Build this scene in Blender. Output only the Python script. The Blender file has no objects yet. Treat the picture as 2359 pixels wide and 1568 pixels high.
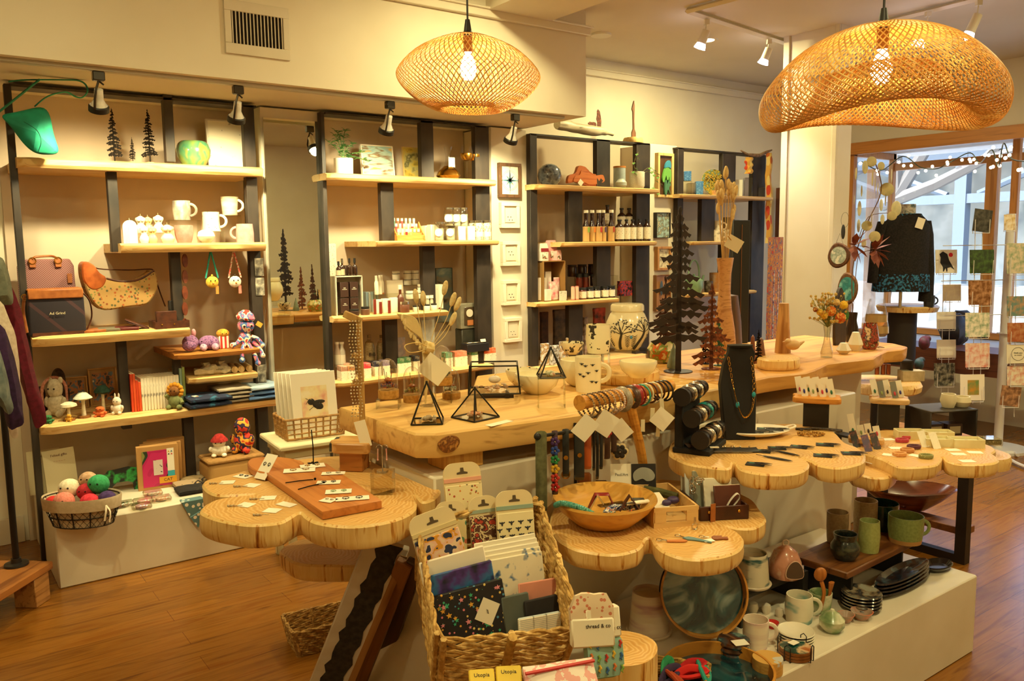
import bpy,bmesh,math,random
from mathutils import Vector,Matrix,noise as mn
R=math.radians;PI=math.pi
scene=bpy.context.scene;COL=scene.collection
rnd=random.Random(7)
# -- camera model (2359 x 1568) --
F,CX,CY,H=1900.0,1179.5,784.0,1.55
AX=Vector((2620,254,1900)).normalized()
AZ=Vector((-190,16216,-1900));AZ=(AZ-AX*AX.dot(AZ)).normalized()
AY=-AZ.cross(AX)
if AY.z<0:AY=-AY
def ray(px,py):
 v=Vector((px-CX,CY-py,F))
 return Vector((v.dot(AX),v.dot(AY),v.dot(AZ)))
def P(px,py,z=None,X=None,Y=None):
 r=ray(px,py)
 if z is not None:t=(z-H)/r.z
 elif Y is not None:t=Y/r.y
 else:t=X/r.x
 return Vector((r.x*t,r.y*t,r.z*t+H))
def dist(p):
 v=AX*p[0]+AY*p[1]+AZ*(p[2]-H)
 return v.z/F
cam=bpy.data.cameras.new('camera');co=bpy.data.objects.new('camera',cam);COL.objects.link(co)
cam.sensor_width=36;cam.lens=36*F/2359;cam.clip_start=0.05;cam.clip_end=200
# camera axes in world: right, up, back
rt=Vector((AX.x,AY.x,AZ.x));up=Vector((AX.y,AY.y,AZ.y));fw=Vector((AX.z,AY.z,AZ.z))
mw=Matrix(((rt.x,up.x,-fw.x,0),(rt.y,up.y,-fw.y,0),(rt.z,up.z,-fw.z,H),(0,0,0,1)))
co.matrix_world=mw;scene.camera=co
FACE=R(-36)
# -- materials --
def lin(c):
 if isinstance(c,str):
  c=tuple(int(c[i:i+2],16)/255 for i in(0,2,4))
 return tuple(((x/12.92)if x<=.04045 else((x+.055)/1.055)**2.4)for x in c)+(1,)
_mats={}
def newmat(key):
 m=bpy.data.materials.new(key);m.use_nodes=True
 nt=m.node_tree;b=nt.nodes['Principled BSDF']
 return m,nt,b
def N(nt,t,**kw):
 n=nt.nodes.new(t)
 for k,v in kw.items():
  if hasattr(n,k)and not k[0].isupper():setattr(n,k,v)
  else:n.inputs[k.replace('_',' ')].default_value=v
 return n
def flat(c,rough=.55,metal=0,spec=.5,coat=0):
 k=('flat',c,rough,metal,spec,coat)
 if k not in _mats:
  m,nt,b=newmat('plain_'+str(c))
  b.inputs['Base Color'].default_value=lin(c);b.inputs['Roughness'].default_value=rough
  b.inputs['Metallic'].default_value=metal;b.inputs['Specular IOR Level'].default_value=spec
  b.inputs['Coat Weight'].default_value=coat
  _mats[k]=m
 return _mats[k]
def ramp(nt,src,stops,interp='LINEAR'):
 r=nt.nodes.new('ShaderNodeValToRGB');r.color_ramp.interpolation=interp
 e=r.color_ramp.elements
 while len(e)<len(stops):e.new(.5)
 for i,(p,c)in enumerate(stops):e[i].position=p;e[i].color=lin(c)
 nt.links.new(src,r.inputs[0]);return r
def coords(nt,scale=(1,1,1),kind='Object',loc=(0,0,0),rot=(0,0,0)):
 t=nt.nodes.new('ShaderNodeTexCoord');mp=nt.nodes.new('ShaderNodeMapping')
 mp.inputs['Scale'].default_value=scale;mp.inputs['Location'].default_value=loc;mp.inputs['Rotation'].default_value=rot
 nt.links.new(t.outputs[kind],mp.inputs[0]);return mp.outputs[0]
def bump(nt,b,src,s=.3,d=.002):
 n=nt.nodes.new('ShaderNodeBump');n.inputs['Strength'].default_value=s;n.inputs['Distance'].default_value=d
 nt.links.new(src,n.inputs['Height']);nt.links.new(n.outputs[0],b.inputs['Normal'])
def mix(*cs,scale=(20,20,20),rough=.6,detail=3,interp='LINEAR',lo=.35,hi=.65,metal=0,bmp=0,kind='Object',dist_=0,coat=0,loc=(0,0,0)):
 """noise running through a list of colours"""
 if isinstance(scale,(int,float)):scale=(scale,)*3
 k=('mix',cs,scale,rough,detail,interp,lo,hi,metal,bmp,kind,dist_,coat,loc)
 if k not in _mats:
  m,nt,b=newmat('mottled_'+cs[0])
  c=coords(nt,scale,kind,loc)
  n=N(nt,'ShaderNodeTexNoise');n.inputs['Scale'].default_value=1;n.inputs['Detail'].default_value=detail
  n.inputs['Distortion'].default_value=dist_
  nt.links.new(c,n.inputs['Vector'])
  st=[(lo+(hi-lo)*i/max(1,len(cs)-1),q)for i,q in enumerate(cs)]
  r=ramp(nt,n.outputs['Fac'],st,interp)
  nt.links.new(r.outputs[0],b.inputs['Base Color']);b.inputs['Roughness'].default_value=rough
  b.inputs['Metallic'].default_value=metal;b.inputs['Coat Weight'].default_value=coat
  if bmp:bump(nt,b,n.outputs['Fac'],bmp)
  _mats[k]=m
 return _mats[k]
def spots(base,cs,scale=60,r=.3,rough=.6,kind='Object',rnds=1.0,feature='F1',metric='EUCLIDEAN',sc3=None):
 """scattered blobs of several colours on a base colour"""
 k=('spots',base,tuple(cs),scale,r,rough,kind,rnds,metric,sc3)
 if k not in _mats:
  m,nt,b=newmat('spotted_'+base)
  c=coords(nt,sc3 or(scale,)*3,kind)
  v=N(nt,'ShaderNodeTexVoronoi');v.inputs['Scale'].default_value=1;v.inputs['Randomness'].default_value=rnds
  v.distance=metric
  nt.links.new(c,v.inputs['Vector'])
  sep=nt.nodes.new('ShaderNodeSeparateColor');nt.links.new(v.outputs['Color'],sep.inputs[0])
  st=[(i/len(cs),q)for i,q in enumerate(cs)]
  rc=ramp(nt,sep.outputs[0],st,'CONSTANT')
  lt=N(nt,'ShaderNodeMath',operation='LESS_THAN');lt.inputs[1].default_value=r
  nt.links.new(v.outputs['Distance'],lt.inputs[0])
  mx=nt.nodes.new('ShaderNodeMix');mx.data_type='RGBA'
  nt.links.new(lt.outputs[0],mx.inputs['Factor']);mx.inputs['A'].default_value=lin(base);nt.links.new(rc.outputs[0],mx.inputs['B'])
  nt.links.new(mx.outputs['Result'],b.inputs['Base Color']);b.inputs['Roughness'].default_value=rough
  _mats[k]=m
 return _mats[k]
def wood(c1,c2,c3=None,axis=0,scale=1.0,rough=.45,bmp=.15):
 """long grain along one object axis"""
 k=('wood',c1,c2,c3,axis,scale,rough)
 if k not in _mats:
  m,nt,b=newmat('wood_'+c1)
  s=[38*scale]*3;s[axis]=2.2*scale
  c=coords(nt,tuple(s))
  n=N(nt,'ShaderNodeTexNoise');n.inputs['Scale'].default_value=1;n.inputs['Detail'].default_value=5;n.inputs['Distortion'].default_value=.8
  nt.links.new(c,n.inputs['Vector'])
  c3=c3 or c2
  r=ramp(nt,n.outputs['Fac'],[(.33,c2),(.5,c1),(.62,c1),(.74,c3)])
  nt.links.new(r.outputs[0],b.inputs['Base Color']);b.inputs['Roughness'].default_value=rough
  bump(nt,b,n.outputs['Fac'],bmp)
  _mats[k]=m
 return _mats[k]
def stripes(cs,scale=10,axis='X',rough=.6,kind='Object',dist_=0,interp='CONSTANT'):
 k=('st',tuple(cs),scale,axis,rough,kind,dist_,interp)
 if k not in _mats:
  m,nt,b=newmat('striped_'+cs[0])
  c=coords(nt,(scale,)*3,kind)
  w=N(nt,'ShaderNodeTexWave',bands_direction=axis,wave_profile='SAW');w.inputs['Scale'].default_value=1;w.inputs['Distortion'].default_value=dist_
  nt.links.new(c,w.inputs['Vector'])
  r=ramp(nt,w.outputs['Fac'],[(i/len(cs),q)for i,q in enumerate(cs)],interp)
  nt.links.new(r.outputs[0],b.inputs['Base Color']);b.inputs['Roughness'].default_value=rough
  _mats[k]=m
 return _mats[k]
def glass(tint='FFFFFF',refl=.12,rough=.02):
 k=('glass',tint,refl,rough)
 if k not in _mats:
  m,nt,b=newmat('clear_glass_'+tint)
  nt.nodes.remove(b);out=nt.nodes['Material Output']
  t=nt.nodes.new('ShaderNodeBsdfTransparent');t.inputs[0].default_value=lin(tint)
  g=nt.nodes.new('ShaderNodeBsdfGlossy');g.inputs['Roughness'].default_value=rough
  lw=nt.nodes.new('ShaderNodeLayerWeight');lw.inputs[0].default_value=.5
  ma=N(nt,'ShaderNodeMath',operation='MULTIPLY_ADD');ma.inputs[1].default_value=.75;ma.inputs[2].default_value=refl*.5
  nt.links.new(lw.outputs['Facing'],ma.inputs[0])
  pw=N(nt,'ShaderNodeMath',operation='POWER');pw.inputs[1].default_value=1.6
  nt.links.new(ma.outputs[0],pw.inputs[0])
  mx=nt.nodes.new('ShaderNodeMixShader');nt.links.new(pw.outputs[0],mx.inputs[0])
  nt.links.new(t.outputs[0],mx.inputs[1]);nt.links.new(g.outputs[0],mx.inputs[2]);nt.links.new(mx.outputs[0],out.inputs[0])
  _mats[k]=m
 return _mats[k]
def emit(c,s):
 k=('emit',c,s)
 if k not in _mats:
  m,nt,b=newmat('glowing_'+c)
  b.inputs['Base Color'].default_value=lin(c);b.inputs['Emission Color'].default_value=lin(c);b.inputs['Emission Strength'].default_value=s
  _mats[k]=m
 return _mats[k]
def slice_wood(base='E4BE80',edge='D9A452',dark='8A4A18'):
 """cut log: rings and pale rim above, vertical bark streaks on the sides"""
 k=('slice',base)
 if k not in _mats:
  m,nt,b=newmat('maple_slice')
  g=nt.nodes.new('ShaderNodeNewGeometry')
  c=coords(nt,(1,1,1));n0=N(nt,'ShaderNodeTexNoise');n0.inputs['Scale'].default_value=4;n0.inputs['Detail'].default_value=3
  nt.links.new(c,n0.inputs['Vector'])
  w=N(nt,'ShaderNodeTexWave',wave_type='RINGS',rings_direction='Z');w.inputs['Scale'].default_value=14;w.inputs['Distortion'].default_value=6;w.inputs['Detail'].default_value=2;w.inputs['Detail Scale'].default_value=1.2
  nt.links.new(c,w.inputs['Vector'])
  top=ramp(nt,w.outputs['Fac'],[(0,'CF9A50'),(.5,base),(1,'D6A257')])
  c2=coords(nt,(70,70,7));n2=N(nt,'ShaderNodeTexNoise');n2.inputs['Scale'].default_value=1;n2.inputs['Detail'].default_value=3
  nt.links.new(c2,n2.inputs['Vector'])
  side=ramp(nt,n2.outputs['Fac'],[(0,edge),(.56,'EBC884'),(.66,'CC8E3E'),(.74,dark)])
  sep=nt.nodes.new('ShaderNodeSeparateXYZ');nt.links.new(g.outputs['True Normal'],sep.inputs[0])
  gt=N(nt,'ShaderNodeMath',operation='GREATER_THAN');gt.inputs[1].default_value=.8;nt.links.new(sep.outputs[2],gt.inputs[0])
  mx=nt.nodes.new('ShaderNodeMix');mx.data_type='RGBA'
  nt.links.new(gt.outputs[0],mx.inputs['Factor']);nt.links.new(side.outputs[0],mx.inputs['A']);nt.links.new(top.outputs[0],mx.inputs['B'])
  nt.links.new(mx.outputs['Result'],b.inputs['Base Color']);b.inputs['Roughness'].default_value=.38
  bump(nt,b,n2.outputs['Fac'],.2)
  _mats[k]=m
 return _mats[k]
# -- mesh helper --
class M:
 def __init__(s):s.bm=bmesh.new();s.mi=0;s.mark=0
 def at(s,i):s.mi=i;return s
 def begin(s):s.bm.verts.ensure_lookup_table();s.mark=len(s.bm.verts);return s
 def end(s,mat):
  s.bm.verts.ensure_lookup_table()
  bmesh.ops.transform(s.bm,matrix=mat,verts=s.bm.verts[s.mark:]);return s
 def face(s,vs):
  try:f=s.bm.faces.new(vs);f.material_index=s.mi;return f
  except ValueError:return None
 def poly(s,pts):s.face([s.bm.verts.new(p)for p in pts]);return s
 def box(s,c,d,rz=0,rx=0,ry=0):
  m=Matrix.Translation(c)@Matrix.Rotation(rz,4,'Z')@Matrix.Rotation(ry,4,'Y')@Matrix.Rotation(rx,4,'X')
  v=[s.bm.verts.new(m@Vector((x*d[0]/2,y*d[1]/2,z*d[2]/2)))for x in(-1,1)for y in(-1,1)for z in(-1,1)]
  for q in((0,1,3,2),(4,6,7,5),(0,4,5,1),(2,3,7,6),(0,2,6,4),(1,5,7,3)):s.face([v[i]for i in q])
  return s
 def lathe(s,prof,seg=20,c=(0,0,0),sx=1,sy=1,wob=0):
  rings=[]
  for r,z in prof:
   if r<1e-6:rings.append([s.bm.verts.new((c[0],c[1],c[2]+z))])
   else:rings.append([s.bm.verts.new((c[0]+r*sx*math.cos(a)*(1+wob*math.sin(3*a+z*40)),c[1]+r*sy*math.sin(a)*(1+wob*math.sin(2*a)),c[2]+z))for a in[2*PI*i/seg for i in range(seg)]])
  for A,B in zip(rings,rings[1:]):
   if len(A)==1 and len(B)==1:continue
   for i in range(seg):
    j=(i+1)%seg
    if len(A)==1:s.face([A[0],B[j],B[i]])
    elif len(B)==1:s.face([A[i],A[j],B[0]])
    else:s.face([A[i],A[j],B[j],B[i]])
  return s
 def cyl(s,c,r,h,seg=20,r2=None):
  r2=r if r2 is None else r2
  return s.lathe([(0,0),(r,0),(r2,h),(0,h)],seg,c)
 def tube(s,pts,r,seg=8,closed=False,flat=1.0,cap=True):
  pts=[Vector(p)for p in pts];n=len(pts);rings=[]
  prev=None
  for i,p in enumerate(pts):
   a=pts[(i-1)%n]if(closed or i>0)else p;b=pts[(i+1)%n]if(closed or i<n-1)else p
   t=(b-a)
   t=t.normalized()if t.length>1e-9 else Vector((0,0,1))
   if prev is None:
    u=t.orthogonal().normalized()if abs(t.z)>.95 else t.cross(Vector((0,0,1))).normalized()
   else:
    u=prev-t*prev.dot(t)
    u=u.normalized()if u.length>1e-6 else t.orthogonal().normalized()
   prev=u;w=t.cross(u)
   rr=r[i]if isinstance(r,(list,tuple))else r
   rings.append([s.bm.verts.new(p+u*(rr*math.cos(2*PI*k/seg))+w*(rr*flat*math.sin(2*PI*k/seg)))for k in range(seg)])
  m=n if closed else n-1
  for i in range(m):
   A,B=rings[i],rings[(i+1)%n]
   for k in range(seg):s.face([A[k],A[(k+1)%seg],B[(k+1)%seg],B[k]])
  if not closed and cap:s.face(rings[0][::-1]);s.face(rings[-1])
  return s
 def prism(s,out,z0,z1):
  a=[s.bm.verts.new((x,y,z0))for x,y in out];b=[s.bm.verts.new((x,y,z1))for x,y in out]
  s.face(a[::-1]);s.face(b);n=len(a)
  for i in range(n):s.face([a[i],a[(i+1)%n],b[(i+1)%n],b[i]])
  return s
 def vprism(s,out,y0,y1):
  a=[s.bm.verts.new((x,y0,z))for x,z in out];b=[s.bm.verts.new((x,y1,z))for x,z in out]
  s.face(a);s.face(b[::-1]);n=len(a)
  for i in range(n):s.face([a[i],b[i],b[(i+1)%n],a[(i+1)%n]])
  return s
 def ball(s,c,r,seg=16,rows=10,rot=None):
  r=(r,r,r)if isinstance(r,(int,float))else r
  s.begin()
  s.lathe([(math.sin(PI*i/rows),-math.cos(PI*i/rows))for i in range(rows+1)],seg)
  m=Matrix.Translation(c)
  if rot:m=m@rot
  return s.end(m@Matrix.Diagonal((r[0],r[1],r[2],1)))
 def wobble(s,amp,sc,axis=None,seed=0):
  for v in s.bm.verts:
   q=mn.noise_vector(v.co*sc+Vector((seed,seed,seed)))*amp
   if axis is not None:q=Vector([q[i]if i in axis else 0 for i in range(3)])
   v.co+=q
  return s
 def build(s,name,mats,parent=None,bev=0,loc=None,rz=0,rot=None,smooth=True,sub=0,seg=1):
  bm=s.bm
  bmesh.ops.recalc_face_normals(bm,faces=bm.faces)
  if bev:
   es=[e for e in bm.edges if len(e.link_faces)==2 and e.calc_face_angle(0)>.6]
   bmesh.ops.bevel(bm,geom=es,offset=bev,segments=seg,profile=.6,affect='EDGES')
  if smooth:
   for f in bm.faces:f.smooth=True
   for e in bm.edges:
    if len(e.link_faces)==2 and e.calc_face_angle(0)>.62:e.smooth=False
  me=bpy.data.meshes.new(name);bm.to_mesh(me);bm.free()
  for m in(mats if isinstance(mats,(list,tuple))else[mats]):me.materials.append(m)
  o=bpy.data.objects.new(name,me);COL.objects.link(o)
  if parent:o.parent=parent
  if loc is not None:o.location=loc
  if rot is not None:o.rotation_euler=rot
  elif rz:o.rotation_euler=(0,0,rz)
  if sub:
   md=o.modifiers.new('sub','SUBSURF');md.levels=sub;md.render_levels=sub
  return o
def tag(o,label=None,cat=None,group=None,kind=None):
 if label:o['label']=label
 if cat:o['category']=cat
 if group:o['group']=group
 if kind:o['kind']=kind
 return o
def thing(name,label,cat,loc,rz=0,group=None,rot=None):
 o=bpy.data.objects.new(name,None);COL.objects.link(o);o.empty_display_size=.05
 o.location=loc;o.rotation_euler=rot if rot is not None else(0,0,rz)
 return tag(o,label,cat,group)
def solo(name,label,cat,mb,mats,loc,rz=0,group=None,**kw):
 return tag(mb.build(name,mats,loc=loc,rz=rz,**kw),label,cat,group)
def struct(name,mb,mats,**kw):
 return tag(mb.build(name,mats,**kw),kind='structure')
def text(s,size,mat,parent,loc,rot=(R(90),0,0),name='lettering',ext=.0004,align='CENTER'):
 cu=bpy.data.curves.new(name,'FONT');cu.body=s;cu.size=size;cu.align_x=align;cu.align_y='CENTER';cu.extrude=ext;cu.resolution_u=2
 t=bpy.data.objects.new('t',cu);me=bpy.data.meshes.new_from_object(t);bpy.data.objects.remove(t)
 me.materials.append(mat);o=bpy.data.objects.new(name,me);COL.objects.link(o)
 o.parent=parent;o.location=loc;o.rotation_euler=rot
 return o
def dup(root,loc,rz=None,label=None,scale=None):
 r=root.copy();COL.objects.link(r);r.location=loc
 if rz is not None:r.rotation_euler=(0,0,rz)
 if scale:r.scale=(scale,)*3
 if label:r['label']=label
 for ch in root.children:
  c=ch.copy();COL.objects.link(c);c.parent=r
  for g in ch.children:
   d=g.copy();COL.objects.link(d);d.parent=c
 return r
def smooth_loop(pts,k=6,closed=True):
 n=len(pts);out=[]
 rng=range(n)if closed else range(n-1)
 for i in rng:
  p0,p1,p2,p3=[Vector(pts[(i+j)%n])if closed else Vector(pts[min(max(i+j,0),n-1)])for j in(-1,0,1,2)]
  for q in range(k):
   t=q/k
   out.append(.5*((2*p1)+(p2-p0)*t+(2*p0-5*p1+4*p2-p3)*t*t+(3*p1-p0-3*p2+p3)*t**3))
 if not closed:out.append(Vector(pts[-1]))
 return out
def arc(c,r,a0,a1,n=12,plane='xz',rz=None):
 rz=r if rz is None else rz
 L=[(math.cos(a0+(a1-a0)*i/n)*r,math.sin(a0+(a1-a0)*i/n)*rz)for i in range(n+1)]
 if plane=='xz':return[(c[0]+a,c[1],c[2]+b)for a,b in L]
 if plane=='xy':return[(c[0]+a,c[1]+b,c[2])for a,b in L]
 return[(c[0],c[1]+a,c[2]+b)for a,b in L]
# common finishes
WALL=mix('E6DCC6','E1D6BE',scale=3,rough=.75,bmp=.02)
NICHE_SHADE=mix('CDBBA4','C8B59D',scale=3,rough=.75)  # same off-white wall, with the shelf shadow put into a darker pinkish colour
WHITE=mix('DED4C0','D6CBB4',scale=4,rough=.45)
STEEL=mix('2B241E','3A3028','221C18',scale=(7,7,3),rough=.6,metal=.15)
PINE=wood('E9C484','CF9C58','A86A2A',0)
BLACK=flat('15120F',.5);INK=flat('2A2420',.6)
PAPER=flat('F4EAD2',.7);CREAM=flat('EFE3C4',.3,coat=.4)
GOLD=flat('C8963E',.25,1);SILVER=flat('C9C2B4',.22,1);BRASSY=flat('A8792E',.3,1)
LEATHER=mix('5A2C16','3E1D0E',scale=30,rough=.5);TAN=mix('A8622A','8C4C1C',scale=30,rough=.5)
GLASS=glass();ACRYL=glass('FBFBF4',.10)
MAPLE=slice_wood()
# -- room shell --
ZC=2.98;YW=5.0;YS=4.02;XS=3.53;XW=7.3
fm,nt,b=newmat('oak_floor')
c=coords(nt,(1,1,1))
br=N(nt,'ShaderNodeTexBrick');br.offset=.37;br.squash=1
for k_,v_ in(('Scale',1),('Mortar Size',.0012),('Brick Width',1.25),('Row Height',.125),('Bias',0),('Mortar Smooth',.2)):br.inputs[k_].default_value=v_
br.inputs['Color1'].default_value=lin('94601F');br.inputs['Color2'].default_value=lin('82531A');br.inputs['Mortar'].default_value=lin('6A3C14')
nt.links.new(c,br.inputs['Vector'])
c2=coords(nt,(2.5,26,1));n2=N(nt,'ShaderNodeTexNoise');n2.inputs['Scale'].default_value=1;n2.inputs['Detail'].default_value=5;n2.inputs['Distortion'].default_value=1.2
nt.links.new(c2,n2.inputs['Vector'])
r_=ramp(nt,n2.outputs['Fac'],[(.3,'8C5420'),(.5,'FFFFFF'),(.7,'D2A860')])
mx=nt.nodes.new('ShaderNodeMix');mx.data_type='RGBA';mx.blend_type='MULTIPLY';mx.inputs['Factor'].default_value=.55
nt.links.new(br.outputs['Color'],mx.inputs['A']);nt.links.new(r_.outputs[0],mx.inputs['B']);nt.links.new(mx.outputs['Result'],b.inputs['Base Color'])
b.inputs['Roughness'].default_value=.27;bump(nt,b,n2.outputs['Fac'],.05)
struct('floor',M().box((2.4,1.2,-.05),(9.9,7.6,.1)),fm)
struct('ceiling',M().box((2.4,1.2,ZC+.05),(9.9,7.6,.1)),mix('DDD2BC','D8CDB6',scale=2,rough=.8))
struct('wall_back',M().box((2.4,YW+.08,1.5),(9.9,.16,3.1)),WALL)
struct('wall_left',M().box((-2.48,1.2,1.5),(.16,7.6,3.1)),WALL)
struct('wall_front',M().box((2.4,-2.52,1.5),(9.9,.16,3.1)),WALL)
struct('trim_1',M().box((5.6,YW-.015,2.87),(3.6,.03,.05)).box((5.6,YW-.022,2.895),(3.6,.044,.012)),WALL,bev=.004)
struct('baseboard_back',M().box((-1.,YW-.01,.07),(2.8,.02,.14)).box((6.2,YW-.01,.07),(2.2,.02,.14)),WHITE,bev=.003)
# dropped soffit over the shelving
struct('wall_soffit',M().box((XS/2-1.2,(YS+YW)/2,(2.34+ZC)/2),(XS+2.4,YW-YS,ZC-2.34)),WALL)
struct('trim_2',M().box((XS/2-1.19,YS-.015,2.85),(XS+2.42,.03,.045)).box((XS/2-1.19,YS-.022,2.875),(XS+2.44,.05,.012)).box((XS+.015,(YS+YW)/2,2.85),(.03,YW-YS,.045)),WALL,bev=.004)
struct('wall_beam',M().box((3.0,3.1,2.93),(.45,1.84,.12)),WALL)
# wing walls between the shelving bays
struct('wall_wing_mirror',M().box((1.845,4.83,1.165),(.36,.34,2.33)),WALL,bev=.003)
struct('wall_wing_frames',M().box((3.385,4.825,1.165),(.30,.35,2.33)),WALL,bev=.003)
struct('wall_wing_paintings',M().box((4.90,4.825,1.155),(.30,.35,2.31)),WALL,bev=.003)
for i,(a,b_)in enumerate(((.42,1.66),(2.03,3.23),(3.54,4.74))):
 struct('wall_niche_%d'%(i+1),M().box(((a+b_)/2,YW-.01,1.18),(b_-a,.02,2.36)),NICHE_SHADE)  # thin panels over the back wall, shade of the shelves in their colour
# pillar behind the counter
px0=P(1917,700,Y=3.3);pw=P(1962,300,Y=3.3).x-px0.x;pd=.44
pm=M().box((px0.x+pw/2,3.3+pd/2,1.5),(pw,pd,3.0))
pm.box((px0.x-.008,3.3+.018,1.5),(.016,.036,3.0)).box((px0.x-.008,3.3+pd-.025,1.5),(.016,.05,3.0)).box((px0.x-.012,3.3+pd/2,.1),(.024,pd,.2))
struct('wall_pillar',pm,WALL,bev=.003)
# window wall (plane X = XW) with a bay
yl,yr=4.55,1.55
zt=P(2359,303,X=XW).z;zb=.62
BX=8.05
wm=M()
wm.box((XW+.08,(YW+yl)/2,1.5),(.16,YW-yl,3.0)).box((XW+.08,(yl+yr)/2,(zt+ZC)/2),(.16,yl-yr,ZC-zt))
wm.box((XW+.08,(yr-2.5)/2,1.5),(.16,yr+2.5,3.0)).box((XW+.08,(yl+yr)/2,zb/2),(.16,yl-yr,zb))
struct('wall_right',wm,WALL)
struct('wall_bay_ceiling',M().box(((XW+BX)/2+.2,(yl+yr)/2,zt+.03),(BX-XW+.4,yl-yr,.06)),flat('E8E6E0',.7))
struct('wall_bay_base',M().box(((XW+BX)/2+.12,(yl+yr)/2,zb/2),(BX-XW-.02,yl-yr,zb-.01)),flat('BDB7AC',.6))
FIR=wood('C98438','AD6A26','9A5A1E',2,.7,.4)
FIRH=wood('C98438','AD6A26','9A5A1E',1,.7,.4)
zt2=zt-.13
w1=thing('window_1',None,None,(0,0,0));w1['kind']='structure'
M().box((XW-.012,(yl+yr)/2,zt+.005),(.03,yl-yr+.1,.11)).box((BX,(yl+yr)/2,zt2+.0),(.07,yl-yr,.07)).box((BX,(yl+yr)/2,zb+.03),(.08,yl-yr,.06)).build('header_trim',FIRH,w1,bev=.003)
def ypost(px,x):return P(px,450,X=x).y
for k_,pxx in enumerate((2011,2286)):
 y_=ypost(pxx,BX)
 M().box((BX,y_,(zt2+zb)/2),(.08,.10,zt2-zb)).build('mullion',FIR,w1,bev=.004)
for y_ in(yr+.03,yl-.03):
 for x_ in(XW+.03,BX-.02):M().box((x_,y_,(zt+zb)/2),(.06,.05,zt-zb)).build('side_post',FIR,w1,bev=.004)
 M().box(((XW+BX)/2,y_,zt-.03),(BX-XW,.05,.06)).box(((XW+BX)/2,y_,zb+.03),(BX-XW,.05,.06)).build('side_rail',FIR,w1,bev=.004)
 M().box(((XW+BX)/2,y_,(zt+zb)/2),(BX-XW,.006,zt-zb)).build('pane',glass('F2F8FF',.05),w1)
for k_,pxx in enumerate((2338,)):
 y_=ypost(pxx,XW+.35);M().box((XW+.35,y_,(zt+zb)/2),(.05,.06,zt-zb)).build('mullion',FIR,w1,bev=.004)
gm=M().box((BX+.01,(yl+yr)/2,(zt+zb)/2),(.006,yl-yr,zt-zb));gm.build('pane',glass('F2F8FF',.05),w1)
# -- street outside --
tag(M().box((17,2,-.16),(18.4,40,.12)).build('pavement_ground',flat('C9C7C2',.8)),kind='structure')
ex=thing('market_hall','covered market hall with steel trusses beyond the street','building',(17,2,-.1))
M().box((5.5,0,2.6),(.3,34,5.2)).build('far_wall',mix('A8AAA4','C4C6C0','8A9294',scale=.8,rough=.8),ex)
M().box((2.2,0,4.15),(6,34,.12),ry=R(-8)).build('roof',flat('8E98A4',.6),ex)
tr=M()
for y_ in range(-14,15,4):
 tr.box((-.2,y_,2.1),(.22,.22,4.2));tr.tube([(-.2,y_-2,3.2),(-.2,y_-.3,2.5)],.07,6);tr.tube([(-.2,y_+2,3.2),(-.2,y_+.3,2.5)],.07,6)
tr.box((-.2,0,3.25),(.2,34,.26)).box((-.2,0,2.42),(.16,34,.18))
tr.build('truss',flat('5A6570',.5),ex)
M().box((4.8,2.2,1.75),(.5,2.6,1.1)).build('shelf_unit',mix('C8CCD0','9AA2AA','E8E8E4',scale=4,rough=.7,interp='CONSTANT'),ex)
M().box((4.6,.4,1.7),(.4,.5,1.5)).build('red_panel',flat('C8382C',.6),ex)
tag(M().box((11.6,2,.42),(.5,30,1.0)).build('stone_wall',spots('8A8880',['B8B4A8','A09C90','CFCabf','78766E'],5,.6,.8)),'low grey stone wall along the street outside the window','wall')
tb=M()
def branch(p,d,r,n):
 q=p+d;tb.tube([p,p+d*.5+Vector((0,rnd.uniform(-.1,.1),rnd.uniform(-.1,.1))),q],[r,r*.85,r*.7],6,cap=False)
 if n:
  for k in range(2):branch(q,Vector((rnd.uniform(-.3,.3),d.y*.8+rnd.uniform(-.7,.7),d.z*.75+rnd.uniform(-.35,.35))),r*.65,n-1)
branch(Vector((10.6,6.2,-.1)),Vector((0,-.3,2.2)),.13,5);branch(Vector((10.6,6.1,2.0)),Vector((0,-1.3,.5)),.09,4)
te=thing('street_tree','leafy street tree with crooked branches outside the shop window','tree',(0,0,0))
tips=[v.co.copy()for v in tb.bm.verts]
tb.build('trunk',flat('6A645C',.8),te)
lf=M()
for k in range(900):
 q=Vector((rnd.uniform(9.8,11.2),rnd.uniform(-.5,8),0));q.z=rnd.uniform(2.9,5.2)-abs(q.y-5)*.05
 a=rnd.uniform(0,6.3);u=Vector((math.cos(a)*.3,math.sin(a),rnd.uniform(-.6,.6)))*.07;w_=Vector((0,-u.z,u.y)).normalized()*.035
 lf.poly([q-u,q+w_,q+u,q-w_])
lf.build('leaves',mix('7FA060','5C8048',scale=3,rough=.6),te)
# -- lights --
def light(kind,loc,energy,color,size=.05,rot=None,spot=None,blend=.4,name='lamp_light',aim=None):
 l=bpy.data.lights.new(name,kind);l.energy=energy;l.color=color
 if kind=='AREA':l.size=size;l.shape='DISK'
 else:l.shadow_soft_size=size
 if kind=='SPOT':l.spot_size=R(spot);l.spot_blend=blend
 o=bpy.data.objects.new(name,l);COL.objects.link(o);o.location=loc
 if aim is not None:o.rotation_euler=(Vector(aim)-Vector(loc)).to_track_quat('-Z','Y').to_euler()
 elif rot:o.rotation_euler=rot
 return o
WARM=(1,.70,.36);WARMW=(1,.87,.42);COOL=(.86,.9,1)
w=bpy.data.worlds.new('World');scene.world=w;w.use_nodes=True
bg=w.node_tree.nodes['Background']
sky=w.node_tree.nodes.new('ShaderNodeTexSky');sky.sky_type='NISHITA';sky.sun_disc=False;sky.sun_elevation=R(40);sky.sun_rotation=R(-90);sky.altitude=50;sky.air_density=1;sky.dust_density=2
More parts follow.
